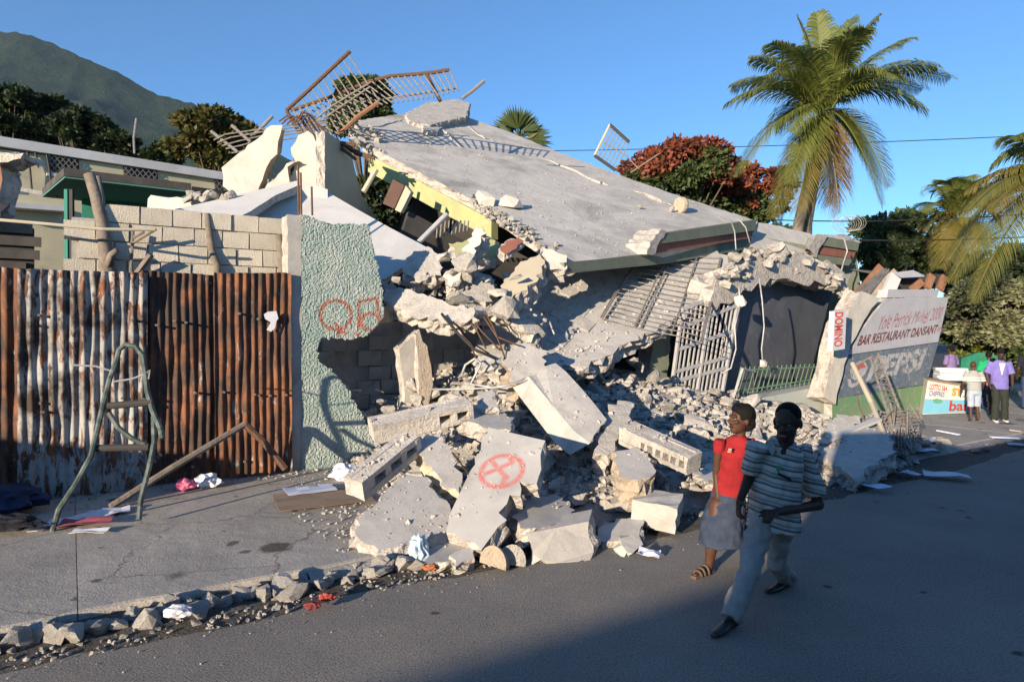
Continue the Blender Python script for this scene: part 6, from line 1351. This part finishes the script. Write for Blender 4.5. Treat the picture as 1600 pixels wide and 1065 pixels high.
fuse('trousers', tr_, M['slacks'], man, .011, 3, wrinkle=.018)
def shoe(heel, toe, mt, parent, name='shoe', w=.050, h=.055, lift=0.0):
    heel = Vector(heel); toe = Vector(toe); d = (toe-heel); L = d.length; d.normalize(); x = d.cross(up_).normalized(); u_ = x.cross(d)
    rings = [(heel-d*.035+u_*h*.55, x*w*.55, u_*h*.5), (heel+u_*h*.75, x*w*.85, u_*h*.85), (heel+d*L*.35+u_*h*.7, x*w*.85, u_*h*.75), (heel+d*L*.65+u_*h*.5, x*w, u_*h*.52), (heel+d*L*.92+u_*h*.38, x*w*.8, u_*h*.4), (heel+d*L*1.05+u_*h*.3, x*w*.4, u_*h*.25)]
    return fuse(name, [loft_mesh(rings, 16)], mt, parent, .008, 4)
shoe(Vector((J['ra'].x+.03, J['ra'].y+.03, .012)), Vector((J['rt'].x, J['rt'].y-.02, .010)), M['shoe'], man)
shoe(J['la']+Vector((.03,.04,-.10)), Vector((J['lt'].x, J['lt'].y, .012)), M['shoe'], man)
# ---- the woman in red
wom = empty('person', G(1110,898,0.0), 'woman in red T-shirt and denim skirt walking beside the striped man', 'person')
K = dict(pel=(1136,775,6.45), chest=(1146,715,6.42), neck=(1154,684,6.40), head=(1156,656,6.38), rs=(1124,694,6.38), re=(1119,740,6.45), rw=(1122,778,6.40), ls=(1172,694,6.52), le=(1178,745,6.60), lw=(1172,785,6.55),
         rh=(1122,788,6.42), rk=(1114,838,6.38), ra=(1107,886,6.42), rt=(1086,899,6.30), lh=(1150,788,6.52), lk=(1160,842,6.50), la=(1182,868,6.90), lt=(1166,886,6.75))
K = {k: P(*v) for k, v in K.items()}
wf = Vector((-.55,-.83,0)).normalized(); wr, wf, wu = basis(wf); whf = Vector((-.93,-.34,.16)).normalized()
HS, hq, hm = head_shapes(K['head'], whf, Vector((0,0,1)), 1.15)
body = HS+chain([K['neck']-Vector((0,0,.07)), K['head']+Vector((.02,.01,-.05))], [.052,.046])+[loft_mesh([(K['pel'], wr*.13, wf*.09), (K['chest'], wr*.125, wf*.08), (K['neck']-Vector((0,0,.05)), wr*.10, wf*.05)])]
body += chain([K['rs'], K['re'], K['rw']], [.044,.036,.026])+chain([K['ls'], K['le'], K['lw']], [.044,.036,.026])
def footc(a, t): return chain([a, a+Vector((0,0,-.05)), a.lerp(t, .55)+Vector((0,0,-.035)), Vector((t.x, t.y, max(t.z, .025)))], [.036,.038,.034,.026])
body += chain([K['rh'], K['rk'], K['rk'].lerp(K['ra'], .35), K['ra']], [.085,.060,.058,.036])+chain([K['lh'], K['lk'], K['lk'].lerp(K['la'], .35), K['la']], [.085,.060,.058,.036])+footc(K['ra'], K['rt'])+footc(K['la'], K['lt'])
body += hand_shapes(K['rw'], K['rw']-K['re'], Vector((.8,.2,.1)), .95, .4, -1)+hand_shapes(K['lw'], K['lw']-K['le'], Vector((-.8,.2,.1)), .95, .4, 1)
fuse('body', body, M['skin2'], wom, .0085, 5); face_bits(wom, hq, 1.15, hm)
hs = [ell_mesh(hq(0,-.034,.052), (.098*1.15,.100*1.15,.088*1.15), hm), ell_mesh(hq(0,-.075,.000), (.090*1.15,.066*1.15,.085*1.15), hm), ell_mesh(hq(.01,.036,.088), (.064*1.15,.046*1.15,.034*1.15), hm)]; fuse('hair', hs, M['hair'], wom, .010, 2, wrinkle=.016)
M['redtee'] = fabric('red_cotton', (.28,.022,.026), (.22,.017,.020))
ts = [loft_mesh([(P(1138,776,6.45), wr*.155, wf*.125), (P(1140,755,6.44), wr*.148, wf*.118), (P(1144,730,6.43), wr*.140, wf*.118), (P(1147,710,6.42), wr*.150, wf*.138), (P(1149,693,6.42), wr*.150, wf*.085), (P(1152,684,6.41), wr*.105, wf*.065), (P(1153,680,6.41), wr*.070, wf*.06)], 24)]
ts += [sleeve(K['rs'], K['rs'].lerp(K['re'], .30), .052, .050), sleeve(K['ls'], K['ls'].lerp(K['le'], .30), .052, .050)]
fuse('red_shirt', ts, M['redtee'], wom, .010, 4, wrinkle=.012)
for (x, y, w_, h_, c_, nm) in ((1141,702,.030,.020,(.35,.35,.34),'shirt_emblem'), (1140,705.5,.034,.010,(.75,.50,.04),'emblem_strip')):
    k = MB(); k.box(P(x, y, 6.235), (w_,.012,h_), rot=Matrix.Rotation(R(-33), 3, 'Z')); k.build(nm, mat(nm+'_print', c_, tuple(v*.4 for v in c_), scale=60, bump=0), wom)
M['denim'] = mat('blue_denim', (.05,.064,.10), (.034,.045,.072), rough=.95, scale=9, c3=(.085,.10,.135), c3scale=4, c3lo=.58, c3hi=.75, bump=.4, bscale=220, bdist=.003, spec=.08)
ts = [loft_mesh([(P(1128,848,6.44), wr*.215, wf*.235), (P(1129,820,6.45), wr*.205, wf*.215), (P(1133,795,6.46), wr*.188, wf*.175), (P(1138,768,6.45), wr*.150, wf*.120)], 26)]
fuse('denim_skirt', ts, M['denim'], wom, .011, 3, wrinkle=.014)
M['sandal'] = mat('brown_sandal', (.12,.085,.06), (.08,.06,.045), scale=10, bump=.3, rough=.7)
for a_, t_ in (('ra', 'rt'), ('la', 'lt')):
    a, t = K[a_], K[t_]; d = Vector((t.x-a.x, t.y-a.y, 0)).normalized(); x = d.cross(up_).normalized(); b0 = Vector((a.x, a.y, 0)) if a_ == 'ra' else a+Vector((0,0,-.09)); e0 = Vector((t.x, t.y, .0)) if a_ == 'ra' else t+Vector((0,0,-.03))
    k = MB(); k.prism([b0-d*.05-x*.032, b0-d*.05+x*.032, b0.lerp(e0, .6)+x*.045, e0+d*.03+x*.03, e0+d*.04, e0+d*.03-x*.035, b0.lerp(e0, .6)-x*.042], (0,0,.028)); k.build('sandal_sole', M['sandal'], wom)
    rr_ = []
    for f_, hh in ((.25,.075),(.55,.06),(.8,.045)):
        c_ = b0.lerp(e0, f_); k = MB(); k.tube([c_+x*.046*math.cos(t2)+Vector((0,0,hh*math.sin(t2)+.012)) for t2 in [math.pi*i/8 for i in range(9)]], .014, 6); k.build('sandal_strap', M['sandal'], wom, smooth=True)
# ---- people further off
def stander(px, py, face, h, label, top, legs, skin, shorts=False, lean=0.0, arms=((.10,.05),(.10,.05)), shoes=None, hair=True, feet=.12, top_len=.50, z0=.12, stripes=None, dy=0.0, tilt=0.0, hat=0):
    g_ = G(px, py, z0); root = empty('person', g_, label, 'person'); a = R(face); f_ = Vector((math.sin(a), -math.cos(a), 0)); r_, f_, u_ = basis(f_); k = h/1.75; b = g_
    def L(x, y, z): return b+r_*x*k+f_*(y*k+lean*z*k*z)+Vector((0,0,z*k))
    neck = L(0,0,1.46); hd = L(0,.03+tilt*.1,1.62-tilt*.03); hf_ = (f_+Vector((0,0,-tilt))).normalized(); S, q, m3 = head_shapes(hd, hf_, Vector((0,0,1)), 1.02*k)
    S += chain([neck-Vector((0,0,.05)), hd], [.055*k,.05*k])+[loft_mesh([(L(0,0,.9), r_*.12*k, f_*.09*k), (L(0,0,1.25), r_*.14*k, f_*.09*k), (L(0,0,1.43), r_*.1*k, f_*.06*k)])]
    sh_ = {}
    for s, (o_, fw_) in zip((-1, 1), arms):
        p0 = L(s*.18,0,1.38); p1 = L(s*(.21+o_*.5),-.02+fw_*.3,1.11); p2 = L(s*(.20+o_*.3),.08+fw_,.88+fw_*.35); sh_[s] = (p0, p1); S += chain([p0, p1, p2], [.05*k,.042*k,.03*k])+hand_shapes(p2, p2-p1, r_*-s, k, .4, s)
    kn = {}
    for s in (-1, 1):
        p0 = L(s*.09,0,.90); p1 = L(s*.10,.04+s*.04,.48); p2 = L(s*feet,.0+s*.06,.09); kn[s] = (p0, p1, p2); S += chain([p0, p1, p1.lerp(p2, .35), p2], [.075*k,.055*k,.052*k,.036*k])+chain([p2, p2+f_*.12*k+Vector((0,0,-.045*k))], [.038*k,.03*k])
    fuse('body', S, skin, root, .014, 3)
    if hair: fuse('hair', [ell_mesh(q(0,-.02,.045+hat*.02), (.083*k,.097*k,(.082+hat*.02)*k), m3), ell_mesh(q(0,-.06,.0), (.075*k,.05*k,.07*k), m3)], M['hair'], root, .014, 2)
    z1 = 1.45-top_len-.05; T = [loft_mesh([(L(0,0,z1), r_*.185*k, f_*.14*k), (L(0,.0,1.15), r_*.18*k, f_*.13*k), (L(0,0,1.34), r_*.19*k, f_*.115*k), (L(0,0,1.43), r_*.13*k, f_*.08*k), (L(0,0,1.48), r_*.075*k, f_*.07*k)])]
    T += [sleeve(sh_[s][0], sh_[s][0].lerp(sh_[s][1], .85), .072*k, .075*k) for s in (-1, 1)]
    fuse('shirt', T, top, root, .014, 3, wrinkle=.008)
    B = [loft_mesh([(L(0,0,.80), r_*.15*k, f_*.11*k), (L(0,0,.92), r_*.16*k, f_*.125*k), (L(0,0,1.02), r_*.155*k, f_*.12*k)])]
    for s in (-1, 1):
        p0, p1, p2 = kn[s]
        if shorts: e = p0.lerp(p1, 1.1); B.append(loft_mesh([(p0, r_*.10*k, f_*.10*k), (p0.lerp(p1, .6), r_*.095*k, f_*.095*k), (e, r_*.092*k, f_*.092*k)]))
        else: B.append(leg_loft(p0, p1, p2, .098*k, .08*k, .08*k))
    fuse('shorts' if shorts else 'trousers', B, legs, root, .014, 3, wrinkle=.008)
    if shoes:
        for s in (-1, 1): p = kn[s][2]; shoe(Vector((p.x, p.y, z0+.005))-f_*.03, Vector((p.x, p.y, z0+.005))+f_*.17, shoes, root, w=.05, h=.055)
    return root, q, m3, L
M['purple'] = fabric('purple_shirt', (.20,.17,.46), (.16,.135,.38)); M['darkpants'] = fabric('dark_olive_trousers', (.035,.04,.035)); M['whiteshoe'] = mat('white_trainers', (.75,.74,.72), bump=.1)
M['lightdenim'] = fabric('light_denim', (.36,.42,.50)); M['greentee'] = fabric('green_shirt', (.02,.36,.14)); M['pinktee'] = fabric('pink_shirt', (.62,.32,.40)); M['redtop'] = fabric('dark_red_shirt', (.40,.03,.03)); M['darktee'] = fabric('navy_shirt', (.02,.022,.035)); M['jeans'] = fabric('blue_jeans', (.05,.07,.14))
def boyshirt():
    m, nt, b = nodes('banded_tee'); co = coords(nt); sx = nd(nt, 'ShaderNodeSeparateXYZ'); nt.links.new(co, sx.inputs[0])
    r_ = nt.nodes.new('ShaderNodeValToRGB'); r_.color_ramp.interpolation = 'CONSTANT'; e = r_.color_ramp.elements; st_ = [(0,(.30,.31,.30)),(.42,(.12,.12,.12)),(.45,(.62,.61,.58)),(.54,(.12,.12,.12)),(.57,(.62,.61,.58)),(.62,(.30,.31,.30))]
    while len(e) < len(st_): e.new(.5)
    for x, (p_, c_) in zip(e, st_): x.position = p_; x.color = (*c_, 1)
    mr = nd(nt, 'ShaderNodeMapRange'); nt.links.new(sx.outputs['Z'], mr.inputs[0]); mr.inputs[1].default_value = .72; mr.inputs[2].default_value = 1.24; nt.links.new(mr.outputs[0], r_.inputs[0]); nt.links.new(r_.outputs[0], b.inputs['Base Color']); b.inputs['Roughness'].default_value = .95; return m
pm, q, m3, Lp = stander(1562,659,-18,1.72, 'man in open purple shirt and white trainers at the right', M['purple'], M['darkpants'], M['skin'], arms=((.10,.0),(.10,.0)), shoes=M['whiteshoe'], tilt=.45, top_len=.62, hat=1)
k = MB(); k.prism([Lp(-.07,.142,1.40), Lp(.05,.142,1.40), Lp(.0,.148,1.12)], Vector((0,.012,0))); k.build('undershirt', M['whiteshoe'], pm)
stander(1523,659,168,1.42, 'boy in banded grey T-shirt and light shorts leaning on the lottery stand', boyshirt(), M['lightdenim'], M['skin2'], shorts=True, arms=((.12,.12),(.10,.10)), lean=.03, hair=False)
stander(1545,640,150,1.58, 'person in bright green shirt behind the boy', M['greentee'], M['jeans'], M['skin'], arms=((.10,.1),(.10,.1)))
stander(1552,650,175,1.45, 'person in pink shirt half hidden behind the purple shirt', M['pinktee'], M['darkpants'], M['skin2'], shorts=True)
stander(1608,640,170,1.74, 'person in dark clothes at the right picture edge', M['darktee'], M['jeans'], M['skin'])
stander(1612,606,0,1.72, 'person in dark red shirt far back at the right edge', M['redtop'], M['jeans'], M['skin'], z0=.0)
stander(1486,628,200,1.68, 'person in dark clothes in the shade right of the sign wall', fabric('lilac_top', (.22,.16,.34)), M['darkpants'], M['skin'])
# ---- lottery stand
ls = empty('lottery_stand', G(1490,655,.12), 'white and blue painted lottery stand with hand lettering on the pavement', 'stand')
PL = vplane(1450, 17.2, 76); ln = PL[1] if PL[1].y < 0 else -PL[1]
q4 = [RP(x, y, PL) for x, y in ((1450,593),(1532,607),(1531,654),(1441,640))]; q4[2].z = .14; q4[3].z = .14
def lerp4(u_, v_): return q4[0].lerp(q4[1], u_).lerp(q4[3].lerp(q4[2], u_), v_)
bx = Vector((.35,.75,0)); k = MB(); k.prism([lerp4(0,0), lerp4(1,0), lerp4(1,1), lerp4(0,1)], bx); k.build('box', mat('stand_white', (.70,.66,.58), (.62,.58,.52), scale=3, bump=.1), ls)
k = MB(); k.prism([lerp4(0,.55)+ln*.012, lerp4(1,.50)+ln*.012, lerp4(1,.98)+ln*.012, lerp4(0,.98)+ln*.012], -ln*.01); k.build('blue_panel', mat('stand_blue', (.16,.42,.58), (.20,.46,.58), scale=4, bump=.1), ls)
k = MB(); k.prism([lerp4(-.02,-.03)+ln*.05, lerp4(1.02,-.03)+ln*.05, lerp4(1.02,.02)+ln*.05, lerp4(-.02,.02)+ln*.05], bx*1.05); k.build('counter_top', mat('stand_top', (.36,.24,.17), scale=5), ls)
def stand_text(t, u0, v0, u1, v1, mt, nm, shear=0, bold=.02, slope=0):
    me = text_mesh(t, 1, shear, bold); xs = [v.co.x for v in me.vertices]; ys = [v.co.y for v in me.vertices]
    for v in me.vertices:
        a_ = (v.co.x-min(xs))/(max(xs)-min(xs)); b_ = (v.co.y-min(ys))/(max(ys)-min(ys)); v.co = (lerp4(u0+(u1-u0)*a_, v1+(v0-v1)*b_+slope*a_)+ln*.018)-ls.location
    me.materials.append(mt); link(nm, me, ls, ls.location)
ir = mat('stand_red', (.50,.07,.05), bump=0); 
stand_text('LOTTO 3&4', .04, .10, .36, .27, ir, 'lottery_lettering'); stand_text('CHIFFRES', .05, .30, .33, .46, mat('stand_navy', (.10,.14,.42), bump=0), 'digits_lettering')
stand_text('ST', .46, .12, .64, .40, mat('stand_orange', (.70,.32,.04), bump=0), 'saint_lettering', bold=.05); stand_text('Jean', .66, .16, .97, .42, mat('stand_olive', (.20,.20,.12), bump=0), 'name_lettering', shear=.2); stand_text('bank', .44, .56, .98, .92, ir, 'bank_lettering', bold=.03)
k = MB(); k.add([lerp4(u_, v_)+ln*.016 for u_, v_ in ((.13,.56),(.20,.52),(.30,.55),(.32,.62),(.26,.68),(.16,.66))], [(0,1,2,3,4,5)]); k.build('painted_leaf', mat('stand_green', (.12,.36,.25), bump=0), ls)
for i in range(5):
    k = MB(); k.box(P(1486+rnd(-2,2), 592-i*4, 18.6), (.75,.4,.055), rot=Matrix.Rotation(R(-15+rnd(-8,8)), 3, 'Z')); k.build('white_box', M['paper'], label=['bottom white flat box stacked behind the lottery stand','second white flat box from the bottom behind the lottery stand','middle white flat box behind the lottery stand','second white flat box from the top behind the lottery stand','top white flat box stacked behind the lottery stand'][i], cat='box')
k = MB(); k.prism([P(x, y, 21) for x, y in ((1502,560),(1530,550),(1560,556),(1562,600),(1500,600))], (.1,.3,0)); k.build('green_tarp', mat('green_cloth', (.03,.20,.12), (.02,.14,.09), scale=3, coarse=.5), label='dark green tarp hung behind the lottery stand', cat='tarp')
# ================================================================== LITTER
def sheet_paper(px, py, w, h, az, mt, label, name='paper_sheet', z=.13, curl=.02, cat='paper'):
    c = G(px, py, z); k = MB(); vs = []; Rz = Matrix.Rotation(R(az), 3, 'Z'); sd_ = random.random()*50
    for i in range(5):
        for j in range(5): x = (i/4-.5)*w; y = (j/4-.5)*h; vs.append(c+Rz@Vector((x, y, .012+abs(noise.noise(Vector((x*5+sd_, y*5, 1))))*curl*2)))
    k.add(vs, [(i*5+j, i*5+j+1, i*5+j+6, i*5+j+5) for i in range(4) for j in range(4)]); o = k.build(name, mt, label=label, cat=cat, smooth=False, fix=False); s_ = o.modifiers.new('thickness', 'SOLIDIFY'); s_.thickness = .003; return o
M['bluepaper'] = mat('pale_blue_paper', (.52,.56,.70), (.60,.63,.74), scale=5, bump=.1); M['card'] = mat('cardboard', (.34,.25,.18), (.28,.21,.15), scale=4, bump=.3); M['pinkpaper'] = mat('dusty_pink', (.36,.10,.13), (.30,.08,.11), scale=5, bump=.2); M['pinkrag'] = mat('pink_rag', (.75,.14,.28), (.65,.2,.3), scale=6, bump=.2)
for a in ((108,816,.42,.30,20,'white','paper at the left of the litter heap under the pipe frame'),(150,806,.40,.30,-15,'white','paper at the back of the litter heap under the pipe frame'),(176,800,.36,.26,30,'white','paper at the right of the litter heap under the pipe frame'),(140,832,.36,.14,5,'white','narrow paper strip in front of the litter heap'),(52,831,.10,.06,10,'white','tiny paper scrap left of the pipe frame foot')):
    sheet_paper(a[0], a[1], a[2], a[3], a[4], M['paper'], 'white '+a[6] if not a[6].startswith(('narrow','tiny')) else a[6].replace('paper', 'white paper', 1))
sheet_paper(134,818,.5,.24,15,M['pinkpaper'],'dusty pink paper on top of the litter heap under the pipe frame', z=.15, curl=.03)
sheet_paper(484,766,.62,.42,30,M['bluepaper'],'pale blue paper sheet lying on the cardboard', z=.165)
sheet_paper(505,780,1.15,.85,25,M['card'],'brown cardboard sheet lying on the pavement by the stucco wall','cardboard_sheet', z=.135, cat='cardboard')
def crumple(px, py, sz, mt, label, name, cat, z=.13, sc=(1,1,.7), seed=1):
    bm = bmesh.new(); bmesh.ops.create_icosphere(bm, subdivisions=3, radius=.5)
    for v in bm.verts: d = v.co.normalized(); v.co = Vector((d.x*sc[0], d.y*sc[1], d.z*sc[2]))*.5*sz*(1+.5*noise.noise(d*2.2+Vector((seed,0,0)))+.25*noise.noise(d*5+Vector((0,seed,0))))
    me = bpy.data.meshes.new(name); bm.to_mesh(me); bm.free(); me.materials.append(mt); return link(name, me, None, G(px, py, z)+Vector((0,0,sz*.22)), label, cat)
crumple(537,748,.36,M['bluepaper'],'crumpled pale blue bag at the foot of the stucco wall','crumpled_bag','bag',sc=(1,.8,.75),seed=3)
crumple(289,764,.24,M['pinkrag'],'bright pink rag at the fence foot','pink_rag','rag',seed=5); crumple(325,760,.34,M['paper'],'white lump of plaster at the fence foot right of the pink rag','plaster_lump','lump',sc=(1,.8,.6),seed=8)
crumple(10,800,.75,mat('blue_cloth', (.03,.04,.09), (.02,.03,.06), scale=5, coarse=.5),'dark blue cloth bundle at the left picture edge','cloth_bundle','cloth',sc=(1.1,.8,.4),seed=9)
crumple(14,832,.5,mat('black_cloth', (.02,.022,.03), scale=5, coarse=.5),'black cloth piece below the dark blue bundle','cloth_piece','cloth',sc=(1.3,.6,.3),seed=12)
crumple(654,872,.26,mat('clear_blue_plastic', (.35,.52,.62), (.5,.6,.68), rough=.2, scale=9, bump=.3),'pale blue plastic bag among the kerb stones','plastic_bag','bag',z=.1,sc=(.7,.7,1.3),seed=14)
crumple(278,962,.17,mat('foil', (.7,.7,.72), (.5,.5,.52), rough=.3, scale=9, bump=.4),'crumpled white wrapper lying on the kerb stones','white_wrapper','wrapper',z=.12,sc=(1.2,.8,.5),seed=16)
for (x, y, c, lb) in ((512,937,(.42,.07,.05),'red plastic scrap among the kerb stones'),(488,950,(.22,.05,.045),'dark red rag left of the red plastic scrap'),(672,890,(.45,.16,.07),'orange brown scrap below the blue plastic bag')): crumple(x, y, .11, mat(lb.split()[0]+'_scrap', c, scale=8), lb, 'scrap', 'scrap', z=.05, sc=(1.2,.8,.5), seed=x)
sheet_paper(1014,868,.22,.16,-20,M['bluepaper'],'folded pale leaflet at the road edge below the kerb','leaflet', z=.02, curl=.06)
for i, (x, y, w_, h_, a_, lb) in enumerate(((1424,706,.75,.5,20,'crumpled pale blue poster beside the tangled frame'),(1358,762,.55,.18,-35,'narrow pale blue paper in the gutter right of the man'),(1478,744,.6,.32,-25,'white sheet lying at the road edge far right'),(1462,692,.4,.3,40,'pale paper right of the crumpled poster'),(1420,742,.3,.22,10,'pale blue scrap below the crumpled poster'))): sheet_paper(x, y, w_, h_, a_, M['bluepaper'] if i != 2 else M['paper'], lb, z=.12 if y < 720 else .05, curl=.08)
for i in range(26):
    s_ = rnd(11, 18); p = W(s_, KERB+rnd(-.7,.6), .13 if random.random() < .4 else .03); k = MB(); a_ = rnd(0,3.1); d = Vector((math.cos(a_), math.sin(a_), rnd(-.05,.05))); k.beam(p+Vector((0,0,.03)), p+d*rnd(.2,.55)+Vector((0,0,.04)), rnd(.05,.16), .025); k.build('debris_lath', random.choice((M['wood'], M['rubble'], M['bluepaper'], M['roofedge'])), label='flat scrap littering the gutter near the far people', cat='scrap', group='scraps in the far gutter')
# ================================================================== SHADOW CASTERS (guessed, added out of view to throw the long evening shadows)
ow = empty('caster_wall', W(-20,16.4,.1), 'unseen yard wall added across the street to cast shade', 'wall')  # unseen wall, height set so its shadow reaches along the road
k = MB(); k.prism([W(-75,16.2,.1), W(24,16.2,.1), W(24,16.2,3.9), W(-75,16.2,3.9)], N*.2); k.build('wall_body', M['block'], ow)
k = MB(); k.prism([W(-75,16.1,3.902), W(24,16.1,3.902), W(24,16.5,3.902), W(-75,16.5,3.902)], (0,0,.08)); k.build('coping', M['concrete'], ow)
k = MB(); k.prism([W(-16,16.42,.1), W(24,16.42,.1), W(24,16.42,5.0), W(-16,16.42,5.0)], N*4); k.build('caster_block', M['cream'], ow)  # added block, extends the shade over the right of the road
tk = empty('caster_truck', (-.8,-1.8,0), 'unseen flatbed truck added at the viewpoint to shade the road and walkers', 'truck'); M['truck'] = mat('truck_paint', (.55,.55,.53), scale=2, bump=.05, rough=.4)  # guessed truck, added to shade the walking man and right road
k = MB(); k.prism([Vector(p) for p in ((-1.97,-.55,.55),(-1.97,-.55,3.05),(-1.97,-1.2,3.12),(-1.97,-2.2,3.12),(-1.97,-2.35,.55))], (1.25,0,0)); k.build('cab', M['truck'], tk)  # cab height and place set so its shadow covers the man's head
k = MB(); k.box((1.8,-1.5,1.15), (5.4,1.8,.35)); k.build('bed', M['wood'], tk)
for sx_ in (-.55,): 
    k = MB(); k.box((1.8,sx_-.08,1.65), (5.4,.06,.65)); k.build('side_board', M['wood'], tk); k = MB(); k.box((1.8,-2.4,1.65), (5.4,.06,.65)); k.build('side_board', M['wood'], tk)
for x_ in (-1.2, 1.2, 3.2):
    for y_ in (-.75, -2.2): k = MB(); k.tube([(x_, y_-.12, .45), (x_, y_+.12, .45)], .45, 20); w_ = k.build('wheel', M['cable'], tk, smooth=False)
vn = empty('caster_minibus', W(-13.3,4.35,0), 'unseen minibus added left of the viewpoint to shade the fence foot', 'minibus')  # guessed minibus, added so its shadow falls along the fence foot
def vb(s, t, z): return W(-13.3+s, 4.35+t, z)
k = MB(); k.prism([vb(-2.3,-.85,.35), vb(2.3,-.85,.35), vb(2.3,-.85,1.1), vb(1.75,-.85,2.5), vb(-2.3,-.85,2.6)], N*1.7); k.build('body', M['truck'], vn)
k = MB(); k.prism([vb(-2.1,-.855,1.25), vb(1.7,-.855,1.25), vb(1.45,-.855,1.9), vb(-2.1,-.855,1.9)], N*.004-N*.01); k.build('window', M['shoe'], vn)
for s_ in (-1.5, 1.5):
    for t_ in (-.8, .75): k = MB(); k.tube([vb(s_, t_-.1, .33), vb(s_, t_+.1, .33)], .33, 18); k.build('wheel', M['cable'], vn)

# ================================================================== DUST AND CRUMBS lying on whatever is below them
dg = bpy.context.evaluated_depsgraph_get(); pts = []
for i in range(3600):
    s = rnd(-.2, 10.5); t = rnd(-.4, 4.7); hit, loc, nrm_, fi, ob, mx = scene.ray_cast(dg, W(s, t, 2.6), Vector((0,0,-1)))
    if hit and nrm_.z > .45 and loc.z > .10 and ob.name.split('.')[0] in ('concrete_slab','sprayed_slab','concrete_chunk','concrete_block','rubble_mound','hollow_blocks','rubble_lump','concrete_beam','paving_slab','small_rubble','slab'): pts.append((loc+Vector((0,0,.004)), rnd(.012,.035) if random.random() < .85 else rnd(.04,.08)))
stuff('dust_crumbs', pts, 'fine crumbs of mortar scattered over the fallen slabs', M['rubble'], 'crumbs')
bpy.data.scenes.remove(TMP)
# ================================================================== HAZE
hz = MB(); hz.box((-280,1195,698), (5640,2720,1402))
m = bpy.data.materials.new('thin_haze'); m.use_nodes = True; m.node_tree.nodes.remove(m.node_tree.nodes['Principled BSDF']); pv = m.node_tree.nodes.new('ShaderNodeVolumePrincipled')
pv.inputs['Color'].default_value = (.50,.72,1,1); pv.inputs['Density'].default_value = .00004; m.node_tree.links.new(pv.outputs[0], m.node_tree.nodes['Material Output'].inputs['Volume'])
hz.build('haze', m, kind='stuff', label='thin blue evening haze in the air', cat='haze')
